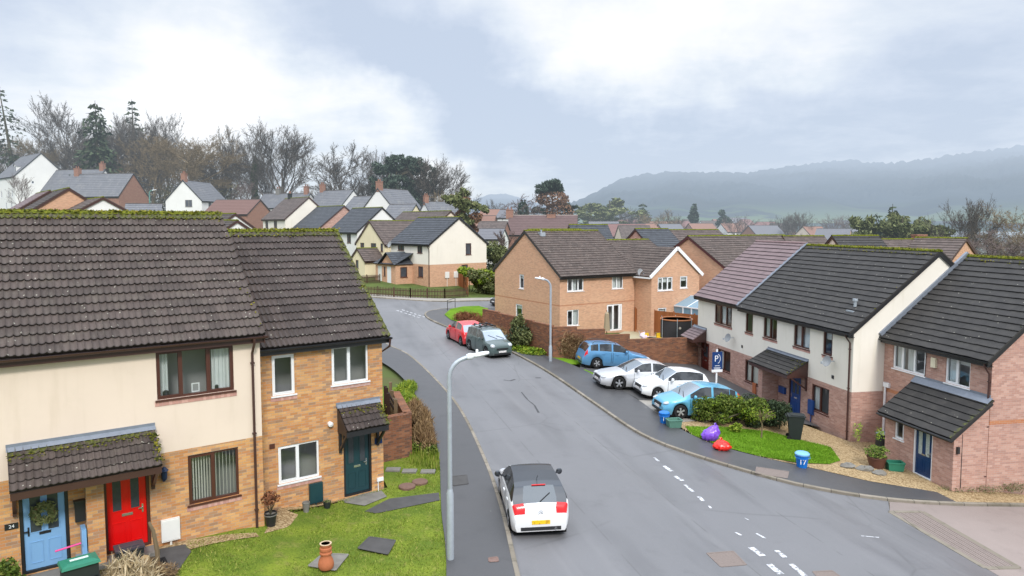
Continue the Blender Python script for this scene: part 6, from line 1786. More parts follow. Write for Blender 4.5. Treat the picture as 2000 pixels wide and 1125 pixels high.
b = MB().use(M_BLACKP); b.tube([(0, 0, -.2), (0, 0, 2.2)], .03, 6); b.lathe([(.25, -.2), (.25, -.1), (.05, 0)], 12); b.build('pole', pa_)
p = at(1257, 654, 50.3); ty = thing('toy_pushchair', 'white and pink toy pushchair on the patio', 'toy', (p.x, p.y, .25), .4)
b = MB().use(plain('pale pink cloth', (.75, .6, .7), .7)); b.lathe([(.001, .68), (.2, .62), (.3, .45), (.28, .35)], 10); b.box((-.25, -.35, .3), (.25, .05, .42)); b.build('hood', ty)
b = MB().use(M_STEEL); b.tube([(-.2, -.3, .05), (-.22, .3, .75), (.22, .3, .75), (.2, -.3, .05)], .02, 5); b.tube([(-.2, .25, .05), (-.2, -.25, .4)], .02, 5); b.tube([(.2, .25, .05), (.2, -.25, .4)], .02, 5); b.build('frame', ty)
b = MB().use(M_TYRE)
for x in (-.22, .19):
    for y in (-.3, .27): b.lathe([(.001, x), (.1, x), (.1, x + .03), (.001, x + .03)], 10, (0, y, .1), 'x')
b.build('wheel', ty)
M_YEL = plain('yellow plastic', (.75, .5, .03), .5)
for u, v, lab in ((1266, 653, 'yellow toy chair next to the pink pushchair'), (1289, 650, 'yellow toy chair with a grey back against the orange fence')):
    p = at(u, v, 50.0); ch_ = thing('toy_chair', lab, 'toy', (p.x, p.y, .25), .5)
    b = MB().use(M_YEL); b.box((-.17, -.17, .28), (.17, .17, .33)); b.box((-.17, .15, .33), (.17, .19, .66)); b.build('seat', ch_)
    for x in (-.14, .1):
        for y in (-.15, .12): b = MB().use(M_YEL if u == 1266 else M_STEEL); b.box((x, y, 0), (x + .04, y + .04, .28)); b.build('leg', ch_)
p = at(1283, 656, 49.6); bn = thing('garden_bench', 'low dark bench in front of the orange fence', 'bench', (p.x, p.y, .2), R(-40))
b = MB().use(W_DARK)
for k in range(3): b.box((-.7, -.2 + k * .14, .38), (.7, -.08 + k * .14, .42))
b.build('seat', bn)
for x in (-.6, .52): b = MB().use(W_DARK); b.box((x, -.18, 0), (x + .08, .2, .38)); b.build('leg', bn)
# kerbside stones by the front gardens
for k, (u, v, s) in enumerate(((1655, 912, .3), (1690, 918, .34), (1718, 926, .26), (1955, 950, .22), (1968, 948, .16), (1990, 953, .2))):
    p = ong(u, v, .06); mb = MB().use(M_STONE); mb.lathe([(s * .9, -.02), (s, .05), (s * .7, .14), (.001, .17)], 9, (0, 0, 0))
    mb.v = [(x * random.uniform(.8, 1.25), y * random.uniform(.5, .8), z * random.uniform(.7, 1.2)) for x, y, z in mb.v]
    o = mb.build('rock', loc=p, smooth=True, angle=25)
    tag(o, ('flat grey rock at the tip of the small front lawn', 'largest grey rock on the gravel by the pavement', 'grey rock below the brown bowl planter', 'low rock at the foot of the pink brick gable', 'small rock next to the brick gable downpipe', 'rock among weeds by the brick gable')[k], 'rock')
# ------------------------------------------------------------------ vegetation
def np_mesh(name, V, nper, mats, parent=None, matidx=None):
    """V: (N, nper, 3) separate polygons"""
    N = len(V); me = bpy.data.meshes.new(name); me.vertices.add(N * nper); me.vertices.foreach_set('co', np.ascontiguousarray(V, dtype=np.float32).reshape(-1))
    me.loops.add(N * nper); me.loops.foreach_set('vertex_index', np.arange(N * nper, dtype=np.int32)); me.polygons.add(N)
    me.polygons.foreach_set('loop_start', np.arange(0, N * nper, nper, dtype=np.int32)); me.update(calc_edges=True); me.validate()
    for m in mats: me.materials.append(m)
    o = bpy.data.objects.new(name, me); COL.objects.link(o)
    if parent is not None: o.parent = parent
    return o

def leaf_cloud(blobs, n, size, rng, up=0.0, aspect=.5, shell=.5, sq=None):
    """blobs: (x,y,z, rx,ry,rz) ellipsoids; leaves gather toward their skins"""
    B = np.array(blobs, float); w = B[:, 3] * B[:, 4] + B[:, 4] * B[:, 5]; k = rng.choice(len(B), n, p=w / w.sum())
    d = rng.normal(size=(n, 3)); d /= np.linalg.norm(d, axis=1, keepdims=True)
    r = rng.random(n) ** (1 / 3.) ; r = shell + (1 - shell) * r * (1 + rng.normal(0, .12, n))
    c = B[k, :3] + d * B[k, 3:] * r[:, None]
    a = rng.normal(size=(n, 3)); a[:, 2] += up; a /= np.linalg.norm(a, axis=1, keepdims=True)
    b = np.cross(a, rng.normal(size=(n, 3))); b /= np.linalg.norm(b, axis=1, keepdims=True) + 1e-9
    s = size * rng.uniform(.6, 1.4, n)[:, None]
    a = a * s; b = b * s * aspect
    return np.stack([c - a, c + b, c + a, c - b], 1)

def shrub(name, label, cat, p, blobs, n, size, m, stem=True, up=0.0, aspect=.5, shell=.45, group=None, extra=None, part='foliage'):
    rng = np.random.default_rng(abs(hash(label)) % 100000 if False else sum(map(ord, label)))
    t = thing(name, label, cat, p, 0, group)
    np_mesh(part, leaf_cloud(blobs, n, size, rng, up, aspect, shell), 4, [m], t)
    if extra: np_mesh(part, leaf_cloud(extra[0], extra[1], extra[2], rng, up, aspect, shell), 4, [extra[3]], t)
    if stem:
        b = MB().use(B_BARK)
        for bl in blobs[:6]: b.tube([(bl[0] * .3, bl[1] * .3, -.1), (bl[0] * .8, bl[1] * .8, bl[2] * .6), (bl[0], bl[1], bl[2])], [.04, .03, .01], 5)
        b.build('stem', t, uv=False)
    return t

def branches(rng, h, spread, levels=4, first=.3, n0=7, upness=.55, wob=.1, ratio=.62, kids=(4, 6), r0=.3, twig=.035, droop=0.0, trunkfork=1, rad=.42):
    """returns limb tubes [(pts, radii)] and twig strips"""
    limbs = []; twigs = []
    def grow(p, d, ln, r, lev):
        n = 4 if lev < levels else 3; pts = [p]; rs = [r]; dirs = [d]
        for i in range(n):
            d = d + Vector(rng.normal(0, wob, 3)) + Vector((0, 0, (.10 if lev < 2 else .05) - droop * (lev >= 2)))
            d.normalize(); p = p + d * ln / n; pts.append(p); rs.append(max(r * (1 - (i + 1) / n * .72), .012)); dirs.append(d)
        if lev >= levels:
            twigs.append(pts); return
        limbs.append((pts, rs))
        k = rng.integers(kids[0], kids[1] + 1)
        for j in range(k):
            t = .3 + .7 * (j + rng.random() * .6) / k; i = min(int(t * n), n - 1); f = t * n - i
            q = pts[i].lerp(pts[i + 1], min(f, 1)); ax = dirs[i].orthogonal().normalized(); ax.rotate(Matrix.Rotation(rng.random() * 2 * PI, 3, dirs[i]))
            a = rng.uniform(.45, .95); nd = (dirs[i] * math.cos(a) + ax * math.sin(a) * spread + Vector((0, 0, upness * .25))).normalized()
            grow(q, nd, ln * ratio * rng.uniform(.75, 1.15), max(rs[i] * .6, .02), lev + 1)
        nd = (dirs[-1] + Vector(rng.normal(0, .2, 3))).normalized(); grow(pts[-1], nd, ln * ratio, rs[-1], lev + 1)
    # trunk
    n = 6; p = Vector((0, 0, -.5)); pts = [p]; rs = [r0 * 1.25]; d = Vector((0, 0, 1))
    for i in range(n):
        d = (d + Vector(rng.normal(0, .05, 3))).normalized(); p = p + d * (h * .62) / n; pts.append(p); rs.append(r0 * (1 - .72 * (i + 1) / n))
    limbs.append((pts, rs))
    for j in range(n0):
        t = first + (1 - first) * j / (n0 - 1) if n0 > 1 else 1; i = min(int(t * n), n - 1); q = pts[i].lerp(pts[i + 1], t * n - i)
        a = j * 2.4 + rng.random(); el = upness + .25 * t + rng.normal(0, .1)
        nd = Vector((math.cos(a) * spread, math.sin(a) * spread, el * 1.3)).normalized()
        # limbs reach for a rounded crown outline
        cc_ = Vector((0, 0, h * .58)); ln = .5
        while ln < h * .7:
            e_ = q + nd * ln - cc_
            if (e_.x ** 2 + e_.y ** 2) / (rad * h) ** 2 + e_.z ** 2 / (.45 * h) ** 2 > 1: break
            ln += .3
        grow(q, nd, ln * .52 * rng.uniform(.9, 1.08), r0 * .5 * (1.15 - .6 * t), 1)
    return limbs, twigs

TREE_CACHE = {}
def tree_meshes(key, mb_, mt_, leafspec=None, **kw):
    if key in TREE_CACHE: return TREE_CACHE[key]
    rng = np.random.default_rng(key_seed(key)); tw = kw.pop('tw', .045)
    limbs, twigs = branches(rng, **kw)
    b = MB().use(mb_)
    for pts, rs in limbs: b.tube(pts, rs, 6 if rs[0] > .12 else 4, False)
    o = b.build('trunk', smooth=True, uv=False, angle=0); tm = o.data; bpy.data.objects.remove(o)
    V = []
    for pts in twigs:
        for a, c in zip(pts, pts[1:]):
            d = (c - a); s = d.cross(Vector(rng.normal(size=3))).normalized() * tw
            V.append([a - s, a + s, c + s * .5, c - s * .5])
            for _ in range(6):
                e = a.lerp(c, rng.random()); q = (d.normalized() + Vector(rng.normal(0, .7, 3))).normalized() * d.length * rng.uniform(.5, 1.25); s2 = q.cross(Vector(rng.normal(size=3))).normalized() * tw * .6
                V.append([e - s2, e + s2, e + q + s2 * .3, e + q - s2 * .3])
    o = np_mesh('crown', np.array([[tuple(p) for p in q] for q in V]), 4, [mt_]); cm = o.data; bpy.data.objects.remove(o)
    TREE_CACHE[key] = (tm, cm); return tm, cm
def key_seed(k): return sum((i + 1) * ord(c) for i, c in enumerate(k))

def put_tree(name, label, p, meshes, scale, rz, group=None, extra=None, cat='tree'):
    t = thing(name, label, cat, p, rz, group); t.scale = scale if isinstance(scale, tuple) else (scale,) * 3
    for nm, me in zip(('trunk', 'crown'), meshes):
        o = bpy.data.objects.new(nm, me); COL.objects.link(o); o.parent = t
    if extra is not None:
        rng = np.random.default_rng(key_seed(label)); np_mesh('ivy', leaf_cloud(extra[0], extra[1], extra[2], rng, 0, .6, .6), 4, [extra[3]], t)
    return t

def conifer(key, h, r, n, m, droop=.35, base=.08, layers=22, gap=0.0, lean=0.0, sz=.5, irregular=.25):
    """needle sprays hung on whorled boughs"""
    if key in TREE_CACHE: return TREE_CACHE[key]
    rng = np.random.default_rng(key_seed(key)); V = []; b = MB().use(B_BARK)
    b.tube([(0, 0, -.5), (lean * .3, 0, h * .5), (lean, 0, h)], [h * .018, h * .012, .03], 6, False)
    for L in range(layers):
        t = base + (1 - base) * (L + rng.random() * .5) / layers; z = h * t; R_ = r * (1 - t) ** .75 * (1 + rng.normal(0, irregular)) + .15
        nb = max(4, int(9 * (1 - t) + 4))
        for k in range(nb):
            if rng.random() < gap: continue
            a = 2 * PI * (k + rng.random()) / nb; ln = R_ * rng.uniform(.7, 1.15); tip = np.array([lean * t + math.cos(a) * ln, math.sin(a) * ln, z - droop * ln]); st = np.array([lean * t, 0, z])
            b.tube([tuple(st), tuple(st * .5 + tip * .5 + np.array([0, 0, .08 * ln])), tuple(tip)], [.05, .035, .012], 4, False)
            q = max(3, int(n * ln / r))
            for s in range(q):
                f = rng.uniform(.12, 1.05); c = st + (tip - st) * f + rng.normal(0, .1 + .09 * ln * f, 3) * [1, 1, .6]
                d = (tip - st) / ln + rng.normal(0, .5, 3) + [0, 0, -.35]; d = d / np.linalg.norm(d) * sz * rng.uniform(.5, 1.2); w = np.cross(d, rng.normal(size=3)); w = w / (np.linalg.norm(w) + 1e-9) * sz * .3
                V.append([c - w, c + w, c + d + w * .3, c + d - w * .3])
    o = b.build('trunk', uv=False); tm = o.data; bpy.data.objects.remove(o)
    o = np_mesh('crown', np.array(V), 4, [m]); cm = o.data; bpy.data.objects.remove(o)
    TREE_CACHE[key] = (tm, cm); return tm, cm

def clump_tree(key, h, blobs, n, size, m, trunk_r=.3, aspect=.5, shell=.4, m2=None, bark=None):
    """limbs carrying separate foliage pads: cedars, pines, bushy evergreens"""
    if key in TREE_CACHE: return TREE_CACHE[key]
    rng = np.random.default_rng(key_seed(key)); b = MB().use(bark or B_BARK)
    b.tube([(0, 0, -.5), (rng.normal(0, .2), rng.normal(0, .2), h * .5), (0, 0, h * .93)], [trunk_r * 1.2, trunk_r * .8, .05], 7, False)
    for bl in blobs:
        z0 = max(.15 * h, bl[2] - .35 * math.hypot(bl[0], bl[1]) - .3)
        b.tube([(0, 0, min(z0, h * .85)), (bl[0] * .5, bl[1] * .5, (z0 + bl[2]) / 2), (bl[0], bl[1], bl[2])], [trunk_r * .4, trunk_r * .28, .03], 5, False)
    o = b.build('trunk', uv=False); tm = o.data; bpy.data.objects.remove(o)
    # break every pad into small lumps so the outline stays ragged
    sub = []
    for bl in blobs:
        for _ in range(7):
            d = rng.normal(size=3); d /= np.linalg.norm(d); f = rng.uniform(.3, .95)
            sub.append((bl[0] + d[0] * bl[3] * f, bl[1] + d[1] * bl[4] * f, bl[2] + d[2] * bl[5] * f, bl[3] * .38, bl[4] * .38, bl[5] * .38))
    o = np_mesh('crown', leaf_cloud(sub, n, size, rng, 0, aspect, .25), 4, [m]); cm = o.data; bpy.data.objects.remove(o)
    TREE_CACHE[key] = (tm, cm); return tm, cm

def rblobs(seed, n, rx, ry, z0, z1, s):
    r = np.random.default_rng(seed); out = []
    for _ in range(n):
        a = r.uniform(0, 2 * PI); f = math.sqrt(r.random()); z = r.uniform(z0, z1); k = math.sin(PI * min(1, .25 + .75 * (z1 - z) / (z1 - z0 + .01)))
        out.append((rx * f * math.cos(a) * (k * .6 + .4), ry * f * math.sin(a) * (k * .6 + .4), z, s * r.uniform(.7, 1.3), s * r.uniform(.7, 1.3), s * r.uniform(.5, .9)))
    return out

# near hedge and shrubs by the parked light blue car
def boxblobs(seed, x0, x1, y0, y1, zt, n, s):
    r = np.random.default_rng(seed); return [(r.uniform(x0, x1), r.uniform(y0, y1), r.uniform(.25, zt - s * .5), s * r.uniform(.8, 1.2), s * r.uniform(.8, 1.2), s * r.uniform(.6, 1)) for _ in range(n)]
hpA = ong(1345, 826); hpB = ong(1500, 846)
ha = (hpB - hpA); L_ = math.hypot(ha.x, ha.y); rz = math.atan2(ha.y, ha.x)
hd_ = shrub('hedge', 'clipped bright green hedge hiding the flank of the light blue car', 'hedge', (hpA.x, hpA.y, hpA.z), boxblobs(4, .2, L_ - .1, -.1, .75, 1.15, 42, .34), 11000, .055, L_HEDGE, extra=(boxblobs(5, .3, L_ - .1, .0, .7, 1.25, 16, .3), 1800, .05, L_LIME))
hd_.rotation_euler = (0, 0, rz)
p = ong(1536, 848); shrub('shrub', 'dark green rounded shrub between the hedge and the black wheelie bin', 'shrub', (p.x - .2, p.y + .5, p.z), boxblobs(9, -1.15, .35, -.3, .9, 1.45, 26, .42), 9000, .05, L_DARK)
p = ong(1440, 846, .06); shrub('shrub', 'low yellow green plant at the front of the hedge', 'shrub', p, rblobs(2, 6, .3, .2, .1, .35, .16), 700, .05, L_LIME)
p = ong(1487, 855, .08)
t = thing('small_tree', 'slender bare young tree standing on the small front lawn', 'tree', p)
b = MB().use(B_WARM); b.tube([(0, 0, -.1), (.02, 0, .5), (0, .02, .85)], [.035, .03, .02], 6)
b.build('trunk', t, uv=False)
b = MB().use(B_WARM); rnd = random.Random(3)
for k in range(46):
    a = rnd.random() * 6.28; e = Vector((math.cos(a) * rnd.uniform(.2, .62), math.sin(a) * rnd.uniform(.2, .62), .75 + rnd.uniform(.1, .55))); mid = e * .5 + Vector((0, 0, .48)); b.tube([(0, 0, .6 + rnd.random() * .25), tuple(mid), tuple(e)], [.012, .009, .003], 3, False)
b.build('branches', t, uv=False)
np_mesh('leaves', leaf_cloud([(0, 0, 1.05, .55, .55, .3), (-.4, 0, 1.15, .3, .3, .2), (.35, .1, 1.0, .3, .3, .15)], 420, .035, np.random.default_rng(1), 0, .5, .3), 4, [L_LIME], t)

# verge by the near brick pier
q = Vector((ka.x + .5, ka.y + 1.2, gz(ka.x, ka.y)))
def straws(name, label, p, blobs, n, size, m, cat='shrub', up=2.0):
    rng = np.random.default_rng(key_seed(label)); t = thing(name, label, cat, p); np_mesh('stems', leaf_cloud(blobs, n, size, rng, up, .07, .1), 4, [m], t); return t
straws('dead_shrub', 'tangle of dead brown stems spilling over the brick pier', q, [(-.1, 0, .45, .4, .8, .5), (-.3, 1.2, .55, .4, .9, .5), (-.6, 2.4, .5, .4, .8, .45), (.15, -.5, .3, .3, .5, .3), (-.5, .4, 1.35, .25, .8, .25)], 6500, .24, L_BROWN)
p = ong(818, 886); shrub('shrub', 'low green leafy plants between the brick pier and the pavement', 'shrub', p, [(-.3, .2, .2, .5, .4, .25), (.25, .3, .22, .35, .5, .25), (.0, .9, .3, .4, .5, .3), (.45, -.1, .15, .25, .3, .18)], 2600, .055, L_HEDGE, False)
p = ong(768, 885); shrub('shrub', 'small green plant at the foot of the brick pier', 'shrub', p, [(0, 0, .15, .3, .2, .18)], 500, .05, L_HEDGE, False)
p = ong(806, 790); shrub('shrub', 'yellow green grass clump on the verge behind the brick pier', 'shrub', p, [(-.5, 0, .2, .5, 1.2, .3), (-.6, 2.2, .25, .5, 1.2, .3)], 3000, .12, L_LIME, False, up=1.5, aspect=.12)
# bed by the doors
p = h1p(222, -1.55); straws('ornamental_grass', 'pale straw coloured ornamental grass in front of the dark storage box', p, [(0, 0, .3, .3, .25, .35), (.35, .05, .2, .3, .25, .2), (-.3, 0, .25, .25, .2, .25)], 900, .24, L_STRAW, 'grass', 1.2)
p = h1p(262, -1.6); straws('dead_flowers', 'dry brown flower stems around the timber post', p, [(0, 0, .2, .3, .2, .2), (.35, .1, .15, .25, .2, .16)], 380, .12, L_BROWN, 'plant', .4)
p = h1p(-4, -.75); shrub('shrub', 'bright green shrub at the picture edge beside the light blue door', 'shrub', p, [(-.1, 0, .5, .35, .35, .35), (.1, -.1, .75, .25, .25, .3), (.2, 0, .35, .3, .3, .25)], 1800, .05, L_HEDGE)

# along the far garden wall
def onwall(t, off): a = lerp2(g0, g1, t); d = Vector((g1[0] - g0[0], g1[1] - g0[1])).normalized(); n = Vector((d.y, -d.x)); q = Vector(a) + n * off * -1 if False else Vector(a) + Vector((d.y, -d.x)) * off; return Vector((q.x, q.y, gz(q.x, q.y)))
sgn = 1 if onwall(.5, 1).x < lerp2(g0, g1, .5)[0] else -1
ow = lambda t, off: onwall(t, off * sgn)
shrub('shrub', 'grey green evergreen shrub against the garden wall left of the second street lamp', 'shrub', ow(.68, .65), [(0, 0, .8, .6, .5, .7), (-.2, .2, 1.6, .45, .4, .6), (.35, -.2, .9, .5, .5, .5), (0, 0, 2.0, .25, .25, .4)], 2300, .09, L_OLIVE, shell=.2, extra=([(0, 0, 1.0, .8, .6, .8)], 500, .08, L_DARK))
straws('dead_shrub', 'pale dead brown shrub leaning on the garden wall behind the dark green car', ow(.36, .8), [(0, 0, .6, .7, .7, .5), (.4, -.6, .45, .6, .6, .4), (-.4, .5, .5, .6, .6, .4)], 2600, .22, L_BROWN, up=.6)
straws('dead_shrub', 'reddish dead hedge between the red car and the green corner verge', Vector((-3.3, 54.6, gz(-3.3, 54.6))), [(0, 0, .45, .9, .9, .45), (.8, -1.6, .4, .8, .8, .4), (-.6, 1.2, .4, .8, .7, .4)], 3200, .2, L_RUST, up=.5)
straws('dead_shrub', 'thin bare climber spread on the garden wall right of the second street lamp', Vector((*lerp2(g1, g2, .13), .2)) + Vector((0, -.25, 0)), [(0, 0, .9, 1.1, .12, .8)], 900, .22, L_BROWN, up=.3)
shrub('shrub', 'low green weeds at the foot of the second street lamp', 'shrub', ow(.86, .6), [(0, 0, .2, .9, .7, .25), (-.8, .8, .2, .7, .7, .25)], 1500, .08, L_LIME, False)
# beside the cream semi and E gable
p = at(955, 560, 72.5); shrub('shrub', 'large mixed green shrub on the far corner beside the dark car', 'shrub', (p.x - .6, p.y, gz(p.x, p.y)), rblobs(12, 16, 1.7, 1.2, .4, 2.2, .75), 5200, .13, L_OLIVE, extra=(rblobs(13, 6, 1.6, 1.2, 1.4, 2.4, .5), 1100, .12, L_LIME))
p = at(917, 548, 73.5); shrub('shrub', 'lime green shrub growing over the tall orange brown fence', 'shrub', (p.x, p.y, gz(p.x, p.y)), [(0, 0, 2.1, .8, .6, .5), (-.7, .3, 2.3, .6, .5, .4), (.6, 0, 1.5, .6, .5, .6), (1.0, 0, .9, .6, .6, .6)], 1800, .12, L_LIME)
p = at(968, 520, 86); shrub('tall_shrub', 'tall dark green bush between the cream semi and the tan brick gable', 'shrub', (p.x, p.y, gz(p.x, p.y)), rblobs(21, 14, 1.1, 1.1, 1.0, 4.3, .9), 4200, .16, L_OLIVE, extra=(rblobs(22, 6, 1.2, 1.1, 1.0, 4.0, .7), 900, .15, L_DARK))
p = at(990, 505, 92); put_tree('bare_tree', 'small bare purple brown tree by the tan brick gable', (p.x, p.y, gz(p.x, p.y)), tree_meshes('birchy', B_PURP, B_PURP, h=7, spread=.7, levels=3, n0=8, first=.25, r0=.12, tw=.05), .85, .3)
# ivy on brick at right corner weeds
p = ong(1870, 958, .06); straws('weeds', 'scrubby dry weeds along the foot of the pink brick gable', p, [(0, 0, .08, .7, .25, .1), (1.1, -.05, .08, .6, .25, .12), (2.2, 0, .1, .6, .3, .15)], 900, .09, L_OLIVE, 'weeds', .6)
p = ong(1838, 944, .06); straws('dead_shrub', 'small dead shrub at the corner of the pink brick porch', p, [(0, 0, .15, .2, .2, .2)], 260, .1, L_RUST, up=.6)
# ------------------------------------------------------------------ houses further off
CH_POT = plain('dull clay pot', (.24, .12, .08), .8)
def far_house(label, apex, Y, head, side, L, D, rise, tm, wall, low=None, lowh=None, wins=(), chim=(), gut=None, fascia=None, wm=None, ridge=None, lumps=0, detail=.3, gable=None, z0=None, doors=(), gauge=.34, moss=None, name='house', hgt=None):
    A = at(apex[0], apex[1], Y); d = Vector((math.cos(R(head)), math.sin(R(head)), 0)); n = Vector((-d.y, d.x, 0))
    o = A - (d * L if side == 'R' else Vector((0, 0, 0))) - n * D / 2
    c = o + d * L / 2 + n * D / 2
    zb = z0 if z0 is not None else gz(c.x, c.y)
    if hgt: zb = A.z - hgt
    eave = A.z - rise - zb - .1
    t = thing(name, label, 'house', (o.x, o.y, zb), R(head))
    hol = {}
    wins = [w if w[3] > -5 and w[4] < 90 else w for w in wins]
    wins = [(w[0], w[1], w[2], eave + w[3], eave + w[4]) if w[3] < -.25 else w for w in wins]
    for w in wins: hol.setdefault(w[0], []).append((w[1], w[2], w[3], w[4]))
    for w in doors: hol.setdefault(w[0], []).append((w[1], w[2], .05, 2.1))
    bands = [(-3, lowh, low, 'brick_wall'), (lowh, eave, wall, 'rendered_wall')] if low else [(-3, eave, wall, 'wall')]
    shell(t, L, D, -1, eave, rise, bands, hol, gable)
    for w in wins:
        window(t, TF(L, D, w[0]), *w[1:5], (.5,) if w[2] - w[1] > .8 else (), wm or M_BROWNW, far=True, sill=True)
    for w in doors:
        T = TF(L, D, w[0]); m = MB().use(w[3]); m.box((w[1], .03, .05), (w[2], .08, 2.1), T); m.build('door', t)
    ro = pitched_roof(t, L, D, eave, rise, tm, 'flat', gauge=gauge, tw=.4, detail=detail, ridge=ridge, gut=gut or M_BROWNG, fascia=fascia, lumps=lumps, moss=moss, oe=.25, ov=.12)
    for (tt, w, h, m) in chim:
        cm = MB().use(m); x = L * tt; zr = eave + rise
        cm.box((x - w / 2, D / 2 - w * .45, zr - .6), (x + w / 2, D / 2 + w * .45, zr + h)); cm.box((x - w / 2 - .05, D / 2 - w * .45 - .05, zr + h), (x + w / 2 + .05, D / 2 + w * .45 + .05, zr + h + .12))
        c_o = cm.build('chimney', ro); pt_ = MB().use(CH_POT)
        if h < .6: continue
        for k in (-.25, .25): pt_.lathe([(.13, zr + h + .12), (.1, zr + h + .5), (.12, zr + h + .55)], 8, (x + k * w, D / 2, 0))
        pt_.build('chimney_pot', c_o)
    FARH[label] = (t, L, D, eave); return FARH[label]
FARH = {}
MO = lambda t, s, u, dr: max(0, 1 - dr / .45) * .75 + .1
dm_ = dict(moss=MO)
# row of semis climbing the street
k_, kL, kD, ke = far_house('cream and brick semi with dark blue grey roof and gabled porch behind the picket fence', (896, 423), 78.5, -49, 'R', 8.0, 7.9, 2.85, T_BLUE, CREAM2, BR_TAN, 2.35,
    [('F', 1.6, 2.9, 3.75, 4.8), ('F', 5.6, 6.6, 3.55, 4.75), ('F', 5.7, 6.7, .9, 2.1), ('R', 4.9, 5.7, 3.3, 4.6), ('R', 4.3, 5.2, .1, 2.2)], gut=M_BLACKP, detail=.6, lumps=120, **dm_)
dish(k_, (.5, 0, 4.4), (-.3, -1, 0), r=.35)
downpipe(k_, kL - .08, 0, ke - .2, -.2, M_BROWNG)
for uu in (2.0, 3.2): meter_box(k_, uu, .8, M_OFFW, TF(kL, kD, 'R'), w=.55, h=.7)
# its porch: cross gabled, two doors
pm_ = MB().use(BR_TAN); X0, X1, PY = .3, 4.6, 2.2
wall_side(pm_, lambda u, w, z: (X0 + u, w - PY, z), X1 - X0, -1.5, 2.25, [(.45, 1.35, .05, 2.05), (1.75, 2.15, .95, 2.0), (2.45, 3.35, .05, 2.05)])
for x, s in ((X0, -1), (X1, 1)):
    T = (lambda u, w, z: (X1 - w, -PY + u, z)) if s > 0 else (lambda u, w, z: (X0 + w, -u, z))
    wall_side(pm_, T, PY, -1.5, 2.25, [(.6, 1.5, .85, 2.0)] if s > 0 else [])
pm_.poly([(1.5, -PY - .02, 2.25), (X1 - .2, -PY - .02, 2.25), (3.0, -PY - .02, 3.45)], [(0, 2.25), (2.5, 2.25), (1.2, 3.4)])
pm_.build('porch_wall', k_)
for a, m in ((.45, M_OFFW), (2.45, M_WHITE)):
    b = MB().use(m); b.box((X0 + a, -PY + .03, .05), (X0 + a + .9, -PY + .08, 2.05)); b.build('porch_door', k_)
window(k_, lambda u, w, z: (X0 + u, w - PY, z), 1.75, 2.15, .95, 2.0, (), M_BROWNW, far=True); window(k_, lambda u, w, z: (X1 - w, -PY + u, z), .6, 1.5, .85, 2.0, (), M_BROWNW, far=True)
b = MB().use(T_BLUE); tiles(b, (X0 - .2, -PY - .25, 2.3), (1, 0, 0), (0, 1, .5), X1 - X0 + .4, 2.8, .34, 'flat', .4, None, .3)
for s in (1, -1): tiles(b, (3.0 - s * 1.75, .0 if s > 0 else -PY - .3, 2.28), (0, -s, 0), (s, 0, .78), PY + .3, 2.2, .34, 'flat', .4, None, .3)
b.build('porch_roof', k_)
y_, yL, yD, ye = far_house('pale yellow house with brown roof and front gable, left neighbour of the cream semi', (722, 430), 86, 41, 'L', 8, 6.9, 2.7, T_FARB, YELLOWR, wins=[('L', 1.0, 2.0, 3.0, 4.3), ('L', 3.6, 4.9, 3.0, 4.3), ('L', 3.8, 5.2, .6, 2.0), ('L', 5.9, 6.5, 3.0, 4.3)], gut=M_BROWNG, detail=.4)
dish(y_, (0, 1.6, 2.7), (-1, 0, .1), r=.35)
far_house('small pale yellow porch house with brown roof in front of the yellow house', (698, 484), 83, 41, 'L', 3.6, 3.4, 1.3, T_FARB, YELLOWR, wins=[('L', 1.2, 1.9, 1.0, 2.0)], gut=M_BROWNG, name='porch')
far_house('white house with blue grey roof between the yellow gable and the red brick gable', (746, 404), 95, -49, 'R', 8, 7.6, 3.2, T_BLUE, WHITER, wins=[('F', 5.2, 6.3, 3.2, 4.4), ('F', 1.5, 2.8, 3.2, 4.4), ('F', 3.5, 4.5, .9, 2.1)], gut=M_BLACKP, detail=.4, lumps=60, **dm_)
far_house('red brick gabled house with blue grey roof peeping above the mossy brick house ridge', (672, 401), 107, -49, 'R', 9, 8, 3.2, T_BLUE, BR_RED, wins=[('F', 3, 4.4, 3.3, 4.5), ('R', 3.4, 4.2, 3.3, 4.4)], gut=M_BROWNG, lumps=60, **dm_)
far_house('cream gabled house with plain brown roof and a dark chimney vent', (603, 384), 113, -49, 'R', 9, 8, 3.4, T_FARB, CREAM2, wins=[('F', 1, 2.2, 3.2, 4.4), ('F', 4.5, 5.8, 3.2, 4.4)], chim=[(.2, .6, .7, M_BIN)], gut=M_BROWNG)
far_house('upper of two small white gables with mossy ridges behind the near cream house', (459, 416), 72, -49, 'R', 9, 6.5, 2.4, T_DARK, WHITER, lumps=120, gut=M_BROWNG, **dm_)
far_house('lower of two small white gables with mossy ridges behind the near cream house', (463, 429), 62, -49, 'R', 8, 6.5, 2.2, T_DARK, WHITER, lumps=140, gut=M_BROWNG, **dm_)
far_house('long dark ridge showing behind the cream semi roof', (880, 411), 97, -49, 'R', 12, 8, 3, T_FARB, CREAM, lumps=80, gut=M_BROWNG, **dm_)
far_house('brown stepped roof with orange brick gable on the rise beyond the near ridge', (134, 366), 66, -49, 'R', 9, 7.5, 2.6, T_DARK, BR_TAN, gut=M_BROWNG, lumps=120, **dm_)
far_house('plum grey stepped roof showing left of the orange brick gable', (97, 371), 72, -49, 'R', 9, 7.5, 2.6, T_PURP, BR_TAN, gut=M_BROWNG)
far_house('low brown roof with white gable in front of the brick barn', (201, 384), 62, -49, 'R', 7.5, 6.4, 1.9, T_FARB, WHITER, gut=M_BROWNG, lumps=60, **dm_)
